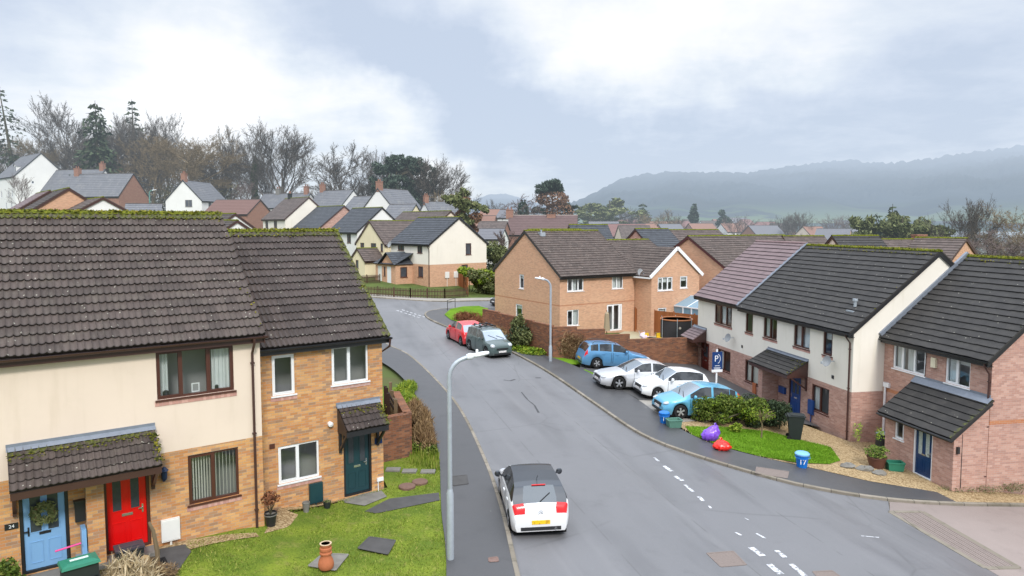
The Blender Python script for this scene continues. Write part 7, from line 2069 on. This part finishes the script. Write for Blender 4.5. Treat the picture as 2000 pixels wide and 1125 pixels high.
# old houses on the hillside
SLW = dict(gut=M_BIN, ridge=RIDGE_P, gauge=.5, detail=.12)
far_house('large white house with slate roof and dormer at the left picture edge', (80, 298), 150, -40, 'R', 13, 10, 5.0, SLATE, WHITER, wins=[('R', 6.0, 6.6, 4.4, 5.6), ('R', 3, 3.5, 6.2, 6.8), ('F', 3, 4, 3.4, 4.8), ('F', 8, 9, 3.4, 4.8), ('F', 10.6, 11.6, 3.4, 4.8), ('F', 6, 7, .8, 2.3), ('F', 9.6, 10.6, .8, 2.3)], wm=M_WHITE, **SLW)
dr_t, _, _, dz_ = FARH['large white house with slate roof and dormer at the left picture edge']
b = MB().use(WHITER); b.box((9.6, 1.0, dz_ + .5), (10.8, 3.0, dz_ + 2.2)); b.poly([(9.6, .98, dz_ + 2.2), (10.8, .98, dz_ + 2.2), (10.2, .98, dz_ + 2.9)]); dmo = b.build('dormer', dr_t)
b = MB().use(SLATE); za, zb_ = dz_ + 2.12, dz_ + 3.0; b.poly([(9.45, .8, za), (9.45, 3.2, za), (10.2, 3.2, zb_), (10.2, .8, zb_)]); b.poly([(10.95, .8, za), (10.2, .8, zb_), (10.2, 3.2, zb_), (10.95, 3.2, za)]); b.build('dormer_roof', dmo)
b = MB().use(FARGLASS); b.box((9.85, .95, dz_ + .9), (10.55, .99, dz_ + 2.1)); b.build('pane', dmo)
far_house('long brick barn house with streaked slate roof and two chimneys', (260, 338), 138, -12, 'R', 13.5, 8, 4.4, SLATE, BR_FAR, wins=[('F', 9.6, 11, -1.7, -.3)], wm=M_WHITE, chim=[(.06, 1.0, 1.1, BR_FAR)], **SLW)
far_house('lower slate wing continuing the brick barn house to the white house', (205, 330), 149, -12, 'R', 12, 8, 4.4, SLATE, WHITER, chim=[(.95, .9, 1.2, BR_FAR)], **SLW)
far_house('white cottage with red chimney and slate roof on the hillside', (357, 351), 133, 84, 'L', 9.5, 7.2, 3.7, SLATE, WHITER, wins=[('L', 3.9, 5.3, -1.3, .4), ('F', 2.4, 3.4, -1.9, -.4), ('F', 4.6, 5.6, -1.9, -.4), ('F', 6.8, 7.8, -1.9, -.4)], wm=M_STONE, chim=[(.05, .9, 1.2, BR_FAR)], **SLW)
far_house('tiny white gable with slate roof below the brick barn', (247, 397), 100, 20, 'L', 4.5, 4, 1.3, SLATE, WHITER, name='outbuilding', **SLW)
far_house('long low red brick building behind bare twigs beside the white cottage', (508, 389), 128, -14, 'R', 9, 8, 2.6, plain('old red roof', (.16, .09, .075), .85, var=.2), BR_FAR, wins=[('F', 2, 3, 2.4, 3.4), ('F', 5, 6, 2.4, 3.4)], **SLW)
far_house('grey slate house with two chimneys behind the cream gabled house', (606, 377), 150, -15, 'R', 11, 8, 3.0, SLATE, WHITER, chim=[(.3, .9, 1.0, M_STONE), (.92, .9, 1.4, BR_FAR)], **SLW)
far_house('slate house with broad white gable above the red brick gable', (690, 370), 142, -33, 'R', 9.5, 9, 4.3, SLATE, WHITER, chim=[(.06, .9, 1.3, BR_FAR)], **SLW)
far_house('slate roof between the two broad white gables', (733, 382), 134, -33, 'R', 5.5, 8, 3.4, SLATE, WHITER, **SLW)
far_house('slate house with steep white gable and red chimney at its peak', (738, 367), 130, 60, 'L', 8.5, 9, 4.5, SLATE, WHITER, chim=[(.05, 1.0, 1.2, BR_FAR)], wins=[('L', 4, 4.8, 3, 4.2)], wm=M_WHITE, **SLW)
far_house('low slate roof below the steep white gable', (812, 398), 122, -20, 'R', 5, 7, 2.6, SLATE, YELLOWR, **SLW)
far_house('small white gabled slate house with two chimneys beside the green tree', (829, 393), 128, 33, 'L', 6, 6.5, 3.0, SLATE, WHITER, chim=[(.05, .8, 1.0, BR_FAR), (.95, .8, 1.0, BR_FAR)], **SLW)

# right of the street: estate roofs
far_house('tan brick gable with maroon boards and long brown roof, next to the white boarded gable', (1345, 460), 60, 32, 'L', 12.6, 9.4, 2.8, T_LICH, BR_TAN, gut=plain('maroon boards', (.1, .035, .035), .5), detail=.6, lumps=150, moss=MO, z0=-.5)
far_house('pink brick gable with dark roof seen over the tan brick semis', (1242, 446), 75, 27, 'L', 4.2, 7.4, 2.6, T_BLUE, BR_RED, lumps=70, **dm_)
far_house('brown roof joined on behind the pink brick gable', (1298, 448), 77, 27, 'L', 7.6, 7.4, 2.5, T_FARB, BR_RED, lumps=70, **dm_)
far_house('dark roof with small cream gable behind the lichened roof', (1113, 438), 80, 12, 'L', 4.4, 7.6, 3.0, T_BLUE, CREAM, lumps=70, **dm_)
far_house('mossy ridge parallel to the lichened roof, just behind it', (1033, 447), 72, 16, 'L', 5.6, 8, 3.0, T_DARK, BR_TAN, lumps=90, **dm_)
far_house('low dark roof behind the plum roof', (1530, 460), 66, 6, 'L', 3.9, 7.5, 2.6, T_FARB, BR_TAN, lumps=70, **dm_)
far_house('dark roof with cream gable edge and roof windows behind the charcoal ridge', (1627, 459), 57, 4, 'L', 3.7, 7.5, 2.6, T_CHAR, CREAM, lumps=70, **dm_)
far_house('brown roof with square chimney right of the roof windows', (1718, 466), 63, 4, 'L', 3.8, 7.5, 2.4, T_FARB, CREAM, chim=[(.97, .9, .35, BR_FAR)], lumps=50, **dm_)
far_house('brown roof with peach gable in front of the bare trees, above the last charcoal roof', (1886, 464), 54, -56, 'R', 3.6, 7.0, 2.3, T_FARB, BR_TAN, lumps=60, **dm_)
far_house('long plum brown roofed brick building with chimney and white window', (1127, 420), 130, -6, 'R', 12.5, 9, 3.4, plain('plum clay tile', (.12, .075, .07), .8, var=.25, scale=1.5), BR_FAR, wins=[('F', 1.2, 2.6, 1.9, 3.4)], wm=M_WHITE, chim=[(.0, 1.3, 1.0, BR_FAR), (.62, 1.6, .15, BR_FAR)], ridge=plain('pale ridge', (.35, .28, .25), .8), **{k: v for k, v in SLW.items() if k != 'ridge'})
redtile = plain('orange clay tile', (.25, .14, .105), .85, var=.2); greytile = plain('grey town roof', (.16, .16, .175), .8, var=.15)
cl = [('orange hipped looking roof left of the two cedars', (986, 408), 175, -10, 'R', 6, 7, 2.6, redtile, BR_FAR), ('white walled house with grey roof left of the cedars', (1004, 409), 165, -20, 'R', 3.4, 6, 1.8, greytile, WHITER),
      ('red tiled roof low beside the green tree', (968, 421), 150, -10, 'R', 5, 7, 2.4, redtile, BR_FAR), ('dark brown roof below the orange roof', (990, 432), 125, -12, 'R', 5, 6, 1.8, T_FARB, BR_FAR),
      ('pale grey roof low between the tall bush and the orange roof', (985, 446), 110, -12, 'R', 4.6, 6, 1.5, greytile, WHITER)]
for a in cl: far_house(*a, **SLW)
# distant town, each house a few pixels
rnd = random.Random(5)
town = []
TXT = ['white', 'brick', 'cream', 'pink brick']
for k, (u, v, Y) in enumerate([(1150, 432, 190), (1176, 437, 170), (1208, 440, 160), (1232, 436, 200), (1262, 432, 240), (1286, 437, 210), (1312, 431, 280), (1336, 428, 320), (1368, 431, 300), (1392, 428, 340), (1425, 425, 380), (1447, 428, 330), (1478, 433, 300), (1505, 436, 280), (1568, 442, 210), (1596, 446, 180), (1660, 447, 200), (1195, 429, 260), (1220, 427, 300), (1345, 436, 230), (1408, 436, 240), (1462, 440, 220)]):
    wm_ = [WHITER, BR_FAR, CREAM, BR_RED][k % 4]; rt = [greytile, redtile, T_FARB, plain('maroon town roof', (.2, .11, .1), .8)][(k * 7 + k // 4) % 4]
    near = 'the town street'
    far_house('%s walled town house with %s roof in the valley mist, one of many alike' % (TXT[k % 4], {0: 'grey', 1: 'orange', 2: 'brown', 3: 'maroon'}[(k * 7 + k // 4) % 4]), (u, v), Y, rnd.choice((-35, 20, -10, 40, 5)), 'L', rnd.uniform(7, 11), 7.5, 2.8, rt, wm_, hgt=8.2, wins=[('F', 1.5, 2.7, 3.4, 4.5), ('F', 4.3, 5.5, 3.4, 4.5)], wm=M_WHITE, **SLW)
for o in [o for o in bpy.data.objects if 'town house' in o.get('label', '')]:
    o['group'] = {'w': 'white', 'b': 'brick', 'c': 'cream', 'p': 'pink brick'}[o['label'][0]] + ' town houses, ' + o['label'].split(' with ')[1].split(' roof')[0] + ' roofed'

# ------------------------------------------------------------------ trees
def tp(u, Y, v=None):
    q = at(u, 440, Y); return Vector((q.x, q.y, gz(q.x, q.y) if v is None else at(u, v, Y).z))
def th(u, Y, vtop): return at(u, vtop, Y).z - tp(u, Y).z
BA = tree_meshes('beech', B_GREY, B_GREY, h=20, spread=.8, levels=4, n0=8, first=.28, kids=(4, 5), r0=.42, tw=.03, upness=.6, ratio=.62)
BB = tree_meshes('limey', B_WARM, B_WARM, h=20, spread=1.15, levels=4, n0=10, first=.2, kids=(4, 5), r0=.4, tw=.03, upness=.35, ratio=.63)
BC = tree_meshes('fanned', B_GREY, B_GREY, h=20, spread=.72, levels=4, n0=11, first=.18, kids=(4, 4), r0=.36, tw=.028, upness=.75, ratio=.6, wob=.07)
BD_ = tree_meshes('ash', B_PURP, B_PURP, h=20, spread=.7, levels=3, n0=9, first=.3, kids=(4, 6), r0=.35, tw=.034, upness=.55)
GB = 'bare trees on the hill'
def bare(label, u, Y, vt, ms, wide, rz, href=21.5, ivy=None):
    h = th(u, Y, vt); s = h / href; put_tree('bare_tree', label, tp(u, Y), ms, (s * wide, s * wide, s), rz, GB, ivy)
bare('tall bare tree with two spreading limbs behind the large white house', 128, 172, 180, BA, 1.0, .4)
bare('bare tree at the left edge in front of the sparse larch', 70, 168, 235, BB, .7, 1.4)
bare('bare dense tree right of the tall spruce', 238, 176, 216, BC, .85, 2.0)
bare('bare dense tree between the spruce and the broken topped conifer', 275, 182, 222, BA, .8, .9)
bare('bare tree left of the big warm brown tree', 320, 172, 214, BC, .9, 3.1)
bare('big spreading warm brown bare tree above the white cottage', 392, 158, 226, BB, 1.35, .2)
bare('second warm brown bare tree crowding the big one', 345, 160, 240, BB, 1.15, 2.4)
bare('thin bare tree right of the big warm brown tree', 452, 165, 238, BA, .65, 1.2)
bare('broad fan shaped bare tree above the red brick building', 545, 160, 236, BC, 1.4, .5)
bare('ivy clad bare tree at the left of the fan shaped tree', 500, 163, 240, BA, .6, 2.9, ivy=([(0, 0, 4, 1.3, 1.3, 4), (.3, 0, 9, 1.2, 1.2, 3.5), (-.5, 0, 12, 1.0, 1.0, 2.5)], 2600, .32, L_IVY))
bare('round headed bare tree above the broad white slate gable', 672, 158, 274, BA, 1.4, 1.9)
bare('small bare tree between the round headed tree and the dark cedar', 742, 160, 287, BC, .8, .7)
bare('bare dome shaped tree right of the dark cedar', 848, 150, 304, BC, 1.5, 1.1)
bare('bare tree tucked behind the dark cedar', 818, 156, 303, BA, .9, 2.2)
bare('low bare tree over the small white gabled slate house', 880, 140, 345, BB, .7, .3)
for k, (u, v, Y) in enumerate(((205, 262, 178), (40, 250, 180), (165, 262, 182), (430, 318, 172), (300, 270, 180), (600, 350, 165), (640, 352, 168), (480, 340, 150))):
    bare(('bare tree behind the tall spruce', 'bare tree at the picture edge behind the larch', 'bare tree behind the brick barn house', 'low bare tree right of the white cottage', 'bare tree over the barn gable', 'small bare tree right of the fan shaped tree', 'small bare tree left of the round headed tree', 'small bare tree over the red brick building', 'twiggy bare tree behind the white cottage roof')[k], u, Y, v, (BA, BB, BC, BD_)[k % 4], .8, k * 1.3)
for k, (u, v, Y) in enumerate(((15, 262, 176), (100, 268, 180), (150, 230, 178), (222, 245, 170), (258, 250, 172), (295, 240, 168), (335, 262, 178), (375, 262, 172), (415, 258, 170), (440, 275, 166), (520, 300, 172), (715, 330, 166), (790, 330, 166))):
    bare(('bare tree behind the sparse larch', 'bare tree just right of the slate dormer roof', 'bare tree between the two limbed tree and the spruce', 'bare tree brushing the right flank of the tall spruce', 'bare tree under the broken topped conifer', 'bare warm tree above the barn gable end', 'bare tree filling the gap behind the two warm brown trees', 'bare tree standing behind the big warm brown crown', 'bare tree right behind the white cottage chimney', 'bare tree low on the right of the big warm brown crown', 'bare tree behind the ivy clad trunk', 'bare tree low beside the round headed tree', 'bare tree hidden low behind the dark cedar')[k], u, Y, v, (BA, BC, BB, BC, BA, BB, BC, BB, BB, BA, BC, BC, BA)[k], 1.0, k * 1.7)
wl = conifer('larchy', 24, 5.5, 14, L_CON, droop=.3, base=.22, layers=20, gap=.3, lean=-2.2, sz=.7)
put_tree('larch_tree', 'sparse drooping conifer leaning at the left picture edge', tp(34, 165), wl, th(34, 165, 168) / 24, 0)
sp_ = conifer('sprucey', 24, 6.5, 26, L_CON, droop=.35, base=.04, layers=30, sz=.95)
put_tree('spruce_tree', 'tall dark green spruce above the brick barn house', tp(196, 158), sp_, th(196, 158, 196) / 24, 1)
bk_ = conifer('brokentop', 24, 5.0, 18, L_CON, droop=.15, base=.4, layers=14, gap=.3, lean=-1.4, sz=.8)
put_tree('conifer_tree', 'thin conifer with a broken leaning top rising over the bare trees', tp(268, 180), bk_, th(268, 180, 196) / 24, 2)
ced = clump_tree('cedar', 18, rblobs(31, 26, 5.2, 5.0, 5.5, 16.5, 1.9) + [(0, 0, 17, 1.4, 1.4, .9)], 9000, .42, L_PINE, .5, .35)
put_tree('cedar_tree', 'dark green cedar between two bare trees above the small slate houses', tp(776, 150), ced, th(776, 150, 299) / 18, 0)
put_tree('cedar_tree', 'second dark cedar crown just right of the first', tp(806, 153), ced, (th(806, 153, 303) / 18 * .8,) * 2 + (th(806, 153, 303) / 18,), 2)
con2 = clump_tree('greybush', 9, rblobs(33, 24, 2.6, 2.4, 1.2, 8.3, 1.0), 6500, .24, L_OLIVE, .22, .45)
put_tree('evergreen_tree', 'mid green loose tree standing right of the cream semi roof', tp(905, 100), con2, (th(905, 100, 362) / 9 * .85,) * 2 + (th(905, 100, 362) / 9,), .4, extra=(rblobs(34, 8, 1.8, 1.8, 3, 8, .7), 900, .2, L_RUSSET))
pn = clump_tree('pine', 14, [(0, 0, 12.8, 2.6, 2.4, 1.0), (1.2, 0, 11.8, 2.2, 2, .9), (-1.2, .3, 11.6, 2, 2, .8), (-2.6, 0, 8.2, 1.5, 1.4, .6), (2.6, 0, 8.6, 1.6, 1.5, .7), (3.4, 0, 6.4, 1.5, 1.4, .7), (-1.8, 0, 5.5, 1.3, 1.2, .6), (1.5, .2, 6.0, 1.2, 1.2, .7)], 5200, .34, L_PINE, .3, .35)
put_tree('pine_tree', 'tall scots pine with a flat dark crown and russet lower boughs', tp(1078, 150), pn, th(1078, 150, 344) / 14, .2, extra=([(0, 0, 10.2, 2.8, 2.6, 1.3), (1.2, 0, 8, 2.6, 2.2, 1.6), (2.6, 0, 5, 2.2, 2, 1.6), (0, 0, 5.4, 1.6, 1.5, 1.5), (4, 0, 4, 1.4, 1.4, 1.0)], 3600, .22, L_RUSSET))
put_tree('bare_tree', 'weeping bare tree wrapped in dark ivy left of the tall pine', tp(1020, 146), tree_meshes('weeper', B_PURP, B_PURP, h=20, spread=1.1, levels=3, n0=12, first=.35, kids=(4, 6), r0=.4, tw=.06, upness=.3, droop=.28), (th(1020, 146, 359) / 20.5 * .85,) * 2 + (th(1020, 146, 359) / 20.5,), .6, extra=([(0, 0, 6, 2.6, 2.5, 5), (.3, 0, 12, 1.8, 1.8, 4), (-.8, 0, 9, 1.8, 1.8, 3)], 2600, .4, L_PINE))
put_tree('bare_tree', 'small bare tree on the horizon left of the weeping tree', tp(965, 210), BA, th(965, 210, 386) / 21.5, .6)
# valley trees
va = [('rounded grey green tree at the foot of the hill right of the pines', 1190, 240, 383, con2, 9, 1.5), ('grey green tree left of the rounded one', 1155, 230, 402, con2, 9, 1.6), ('dark cypress pair standing close together', 1255, 250, 395, sp_, 24, 1.4),
      ('dark columnar conifer alone above the far roofs', 1354, 240, 402, None, 0, 1), ('smaller dark round conifer right of the columnar one', 1412, 260, 410, None, 1, 1)]
col = clump_tree('column', 9, [(0, 0, z, 1.5 * (1 - abs(z - 3.5) / 8), 1.5 * (1 - abs(z - 3.5) / 8), 1.2) for z in (1.2, 2.4, 3.6, 4.8, 6, 7.2, 8.2)], 4200, .26, L_PINE, .25, .5)
egg = clump_tree('eggy', 8, [(0, 0, z, 2.3 * (1 - abs(z - 3) / 7), 2.3 * (1 - abs(z - 3) / 7), 1.2) for z in (1.2, 2.4, 3.6, 4.8, 6, 7)], 3000, .3, L_PINE, .25, .5)
for lab, u, Y, vt, ms, hr, wd in va:
    ms2, h2_ = (ms, hr) if ms else ((col, 9) if hr == 0 else (egg, 8)); h = th(u, Y, vt) / h2_
    put_tree('valley_tree', lab, tp(u, Y), ms2, (h * wd, h * wd, h), u * .1)
for lab, u, Y, vt, ms, wd in (('bare brownish tree right of the dark cypress pair', 1282, 225, 398, BB, 1.1), ('smaller bare tree next to the brownish one', 1312, 230, 408, BA, 1.0), ('purple bare tree in the middle of the far roofs', 1445, 230, 412, BD_, 1.2), ('pair of thin bare trees in the valley mist', 1562, 215, 412, BC, 1.1), ('pinkish bare tree left of the green conifer group', 1630, 230, 410, BD_, 1.2), ('misty bare tree between the valley roofs and the conifer group', 1668, 260, 414, BD_, 1.2), ('faint bare tree left of the misty pair', 1535, 240, 418, BC, 1.2), ('bare grey tree over the rounded green tree', 1218, 260, 392, BA, 1.0)):
    h = th(u, Y, vt) / 21; put_tree('bare_tree', lab, tp(u, Y), ms, (h * wd, h * wd, h), u)
put_tree('conifer_tree', 'dark pointed conifer topping the green tree group', tp(1742, 120), conifer('cgroup', 12, 3.8, 22, L_CON, droop=.1, base=.1, layers=16, sz=.6), (th(1742, 120, 398) / 12 * 1.1,) * 2 + (th(1742, 120, 398) / 12,), 0)
put_tree('conifer_tree', 'shorter dark conifer at the left of the green tree group', tp(1712, 122), conifer('cgroup', 12, 3.4, 10, L_CON), (th(1712, 122, 416) / 12 * .9,) * 2 + (th(1712, 122, 416) / 12,), 1)
bushy = clump_tree('bushy', 7, rblobs(41, 34, 4.4, 3.2, 1.0, 6.0, 1.3), 17000, .22, L_OLIVE, .25, .4)
put_tree('evergreen_tree', 'broad olive green tree in front of the dark conifers', tp(1762, 112), bushy, (th(1762, 112, 412) / 7 * .9,) * 2 + (th(1762, 112, 412) / 7,), .3)
put_tree('evergreen_tree', 'olive green tree at the right of the conifer group', tp(1795, 116), bushy, (th(1795, 116, 420) / 7 * .6,) * 2 + (th(1795, 116, 420) / 7,), 1.9)
h = th(1895, 100, 384) / 21; put_tree('bare_tree', 'upswept bare tree above the peach gable', tp(1895, 100), BC, (h * .95, h * .95, h), .9)
h = th(1990, 95, 372) / 21; put_tree('bare_tree', 'large bare warm tree cut off by the right picture edge', tp(1995, 95), BB, (h * 1.2, h * 1.2, h), 2.1)
h = th(1960, 92, 430) / 21; put_tree('bare_tree', 'low russet bare tree under the large one at the picture edge', tp(1962, 90), BD_, (h * 2.2, h * 2.2, h), 1.1)
h = th(1850, 98, 440) / 21; put_tree('bare_tree', 'low tan scrub tree left of the upswept tree', tp(1850, 96), BB, (h * 2.2, h * 2.2, h), .4)
h = th(40, 110, 330) / 21; put_tree('bare_tree', 'slim bare pale tree in front of the large white house', tp(42, 112), BD_, (h * .8, h * .8, h), .4)
# wooded understorey, nobody could count it
rng = np.random.default_rng(8); bl = []
for u in range(-20, 930, 16):
    Y = 168 + 14 * math.sin(u * .05); q = tp(u, Y); hh = (5.8 if u < 470 else 3.6) * rng.uniform(.7, 1.3); bl.append((q.x, q.y, q.z + hh * .5, 4, 3, hh))
o = np_mesh('undergrowth', leaf_cloud(bl, 30000, .5, rng, .8, .16, .25), 4, [leafmat('winter undergrowth', [(0, (.035, .035, .02)), (.5, (.08, .075, .042)), (1, (.13, .125, .06))])]); o['kind'] = 'stuff'
bl = []
for u in range(1130, 2060, 14):
    Y = rng.uniform(260, 420); q = tp(u, Y); hh = rng.uniform(3, 7.5) * Y / 300; bl.append((q.x, q.y, q.z - .02 * min(Y - 240, 400) * .8 + hh * .4, 5, 4, hh))
for u in range(1820, 2060, 12):
    q = tp(u, 108 + 10 * math.sin(u)); bl.append((q.x, q.y, q.z + 1.5, 3, 2, 3.0))
o = np_mesh('valley_woods', leaf_cloud(bl, 20000, .8, rng, 0, .35, .3), 4, [leafmat('valley woods', [(0, (.07, .06, .05)), (.5, (.12, .1, .075)), (1, (.14, .14, .08))])]); o['kind'] = 'stuff'

# ------------------------------------------------------------------ hills
def hill(name, prof, r0, r1, vbase, m, nr=40, na=220, rough=14.0, wood=6.0):
    us = np.linspace(prof[0][0], prof[-1][0], na); vt = np.interp(us, [p[0] for p in prof], [p[1] for p in prof])
    rng = np.random.default_rng(17); mb = MB().use(m); idx = []
    ph = rng.uniform(0, 6, 8)
    for j in range(nr + 1):
        t = j / nr; row = []
        for i, u in enumerate(us):
            Y = r0 + (r1 - r0) * t; top = at(u, vt[i], r1).z; bot = at(u, vbase, r0).z
            s = t ** 1.25 if t < .97 else 1; p = at(u, 440, Y)
            und = sum(math.sin(u * f * .01 + ph[k] + t * 9 * (k % 3)) for k, f in enumerate((1.1, 1.9, 3.1, 4.7))) * rough * .35 * math.sin(PI * t)
            z = bot + (top - bot) * s + und + rng.uniform(-wood, wood) * (t > .35)
            row.append(mb.vert((p.x, p.y, z)))
        idx.append(row)
    for j in range(nr):
        for i in range(na - 1): mb.face([idx[j][i], idx[j][i + 1], idx[j + 1][i + 1], idx[j + 1][i]])
    # far side falls away
    bk = [mb.vert((mb.v[k][0] * 1.3, mb.v[k][1] * 1.3, -80)) for k in idx[-1]]
    for i in range(na - 1): mb.face([idx[-1][i], idx[-1][i + 1], bk[i + 1], bk[i]])
    struct(mb.build(name, smooth=True, uv=False, angle=0))
def hill_fn(t):
    p = t.pos(); q = t.xyz(p)
    n = t.noise(p, .0045, 5, .6); n2 = t.noise(p, .02, 5, .6)
    wood = t.mix(n2, (.05, .06, .05), (.09, .09, .075))
    fld = t.mix(t.white(t.vmath('FLOOR', t.vmath('MULTIPLY', p, (.006, .004, 0.0)))), (.13, .19, .06), (.2, .25, .1))
    low = t.rng(q[2], -10, 60, 1, 0)
    c = t.mix(t.math('MULTIPLY', t.rng(n, .46, .52), low), wood, fld)
    return t.bsdf(c, 1.0, 0.0)
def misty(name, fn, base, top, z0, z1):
    """hill material with mist painted on as a glow that thickens with height"""
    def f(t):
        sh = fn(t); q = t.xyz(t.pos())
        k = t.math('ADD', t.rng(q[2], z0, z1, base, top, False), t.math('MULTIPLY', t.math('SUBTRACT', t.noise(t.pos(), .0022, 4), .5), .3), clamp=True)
        em = t.add('ShaderNodeEmission'); t.link(t.mix(t.rng(q[2], z0, z1), (.40, .50, .63), (.57, .67, .81)), em.inputs[0])  # low cloud painted into the hill surface as emission
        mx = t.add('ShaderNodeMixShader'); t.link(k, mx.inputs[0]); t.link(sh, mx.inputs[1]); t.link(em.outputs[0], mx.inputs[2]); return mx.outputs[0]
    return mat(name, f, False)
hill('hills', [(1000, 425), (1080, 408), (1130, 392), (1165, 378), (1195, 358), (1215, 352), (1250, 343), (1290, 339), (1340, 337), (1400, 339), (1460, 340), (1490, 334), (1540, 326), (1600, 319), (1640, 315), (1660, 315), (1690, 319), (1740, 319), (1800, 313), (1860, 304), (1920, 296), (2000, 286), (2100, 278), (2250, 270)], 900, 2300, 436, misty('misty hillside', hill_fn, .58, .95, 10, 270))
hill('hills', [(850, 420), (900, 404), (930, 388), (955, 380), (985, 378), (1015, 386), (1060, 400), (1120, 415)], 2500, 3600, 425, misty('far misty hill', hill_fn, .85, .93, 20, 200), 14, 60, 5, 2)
# ------------------------------------------------------------------ sky, sun, camera
SUN_EL, SUN_AZ = R(42), R(165)            # azimuth from north (+Y) clockwise; light falls from behind and to the right of the viewpoint
W = bpy.data.worlds.new('World'); SC.world = W; W.use_nodes = True
W.node_tree.nodes.clear(); t = NT(W)
sky = t.add('ShaderNodeTexSky'); sky.sky_type = 'NISHITA'; sky.sun_disc = False; sky.sun_elevation = SUN_EL; sky.sun_rotation = SUN_AZ
b1 = t.add('ShaderNodeBackground'); t.link(sky.outputs[0], b1.inputs[0]); b1.inputs[1].default_value = .1
d = t.add('ShaderNodeTexCoord').outputs['Generated']
q = t.xyz(d)
den = t.math('ADD', t.math('MAXIMUM', q[2], 0.0), .16)
pl = t.comb(t.math('DIVIDE', q[0], den), t.math('DIVIDE', q[1], den), 0.0)
n1 = t.noise(pl, .8, 6, .58, .35); n2 = t.noise(pl, 2.3, 5, .6, .2)
wv = t.add('ShaderNodeTexNoise'); wv.inputs['Scale'].default_value = 5.0; wv.inputs['Detail'].default_value = 5; wv.inputs['Roughness'].default_value = .6; t.link(d, wv.inputs['Vector'])
dw = t.vmath('NORMALIZE', t.vmath('ADD', d, t.vmath('SCALE', t.vmath('SUBTRACT', wv.outputs[1], (.5, .5, .5)), scale=.2)))
def blob(u, v, size):
    r = Vector(ray(u, v)).normalized()
    # flatten: stretch vertical difference
    df = t.vmath('MULTIPLY', t.vmath('SUBTRACT', dw, tuple(r)), (1.0, 1.0, 1.9)); L = t.vmath('LENGTH', df)
    return t.rng(L, size, 0.0, 0.0, 1.0)
tone = t.math('ADD', t.math('MULTIPLY', t.math('SUBTRACT', n1, .5), .75), t.math('MULTIPLY', t.math('SUBTRACT', n2, .5), .8))
tone = t.math('ADD', tone, .37)
for (u, v, s, k) in ((430, 130, .27, .5), (760, 215, .13, .36), (880, 345, .12, .38), (1330, 90, .3, .42), (1500, 30, .3, .12), (1750, 20, .25, .06), (200, 200, .3, .25), (1100, 30, .2, .25),
                     (700, 50, .2, -.5), (860, 130, .17, -.5), (960, 215, .15, -.4), (1080, 280, .2, -.42), (1300, 290, .25, -.3), (1620, 260, .3, -.28), (1900, 150, .3, -.25), (60, 40, .28, -.2)):
    tone = t.math('ADD', tone, t.math('MULTIPLY', blob(u, v, s), k))
cc = t.ramp(tone, [(0, (.63, .72, .87)), (.22, (.73, .81, .945)), (.45, (.87, .935, 1.02)), (.7, (1.05, 1.07, 1.11)), (1, (1.25, 1.26, 1.28))])
# paler toward the horizon, brighter overhead as an overcast sky is
hz_ = t.rng(q[2], .0, .09, 1, 0)
cc = t.mix(t.math('MULTIPLY', hz_, .55), cc, (.66, .76, .88))
over = t.rng(q[2], .36, .85, 1.0, 3.0)
b2 = t.add('ShaderNodeBackground'); t.link(cc, b2.inputs[0]); t.link(over, b2.inputs[1])
mx = t.add('ShaderNodeMixShader'); mx.inputs[0].default_value = .88; t.link(b1.outputs[0], mx.inputs[1]); t.link(b2.outputs[0], mx.inputs[2])
o = t.add('ShaderNodeOutputWorld'); t.link(mx.outputs[0], o.inputs[0])

sl_ = bpy.data.lights.new('sun', 'SUN'); sl_.energy = 2.4; sl_.angle = R(11); sl_.color = (1, .96, .9)
so = bpy.data.objects.new('sun', sl_); COL.objects.link(so)
sdir = Vector((math.sin(SUN_AZ) * math.cos(SUN_EL), math.cos(SUN_AZ) * math.cos(SUN_EL), math.sin(SUN_EL)))
so.rotation_euler = sdir.to_track_quat('Z', 'Y').to_euler()

cam = bpy.data.cameras.new('camera'); co_ = bpy.data.objects.new('camera', cam); COL.objects.link(co_)
co_.location = (0, 0, CZ); co_.rotation_euler = (PI / 2 - PITCH, 0, 0)
cam.sensor_width = 36; cam.lens = F_PX / 2000 * 36; cam.shift_y = (V0 - 562.5) / 2000; cam.clip_start = .2; cam.clip_end = 9000
SC.camera = co_
SC.render.engine = 'CYCLES'
SC.view_settings.view_transform = 'Standard'; SC.view_settings.look = 'None'; SC.view_settings.exposure = 0; SC.view_settings.gamma = 1
SC.cycles.use_denoising = True
SC.cycles.max_bounces = 6; SC.cycles.transparent_max_bounces = 8; SC.cycles.caustics_reflective = False; SC.cycles.caustics_refractive = False
for m in bpy.data.materials: m.use_backface_culling = False
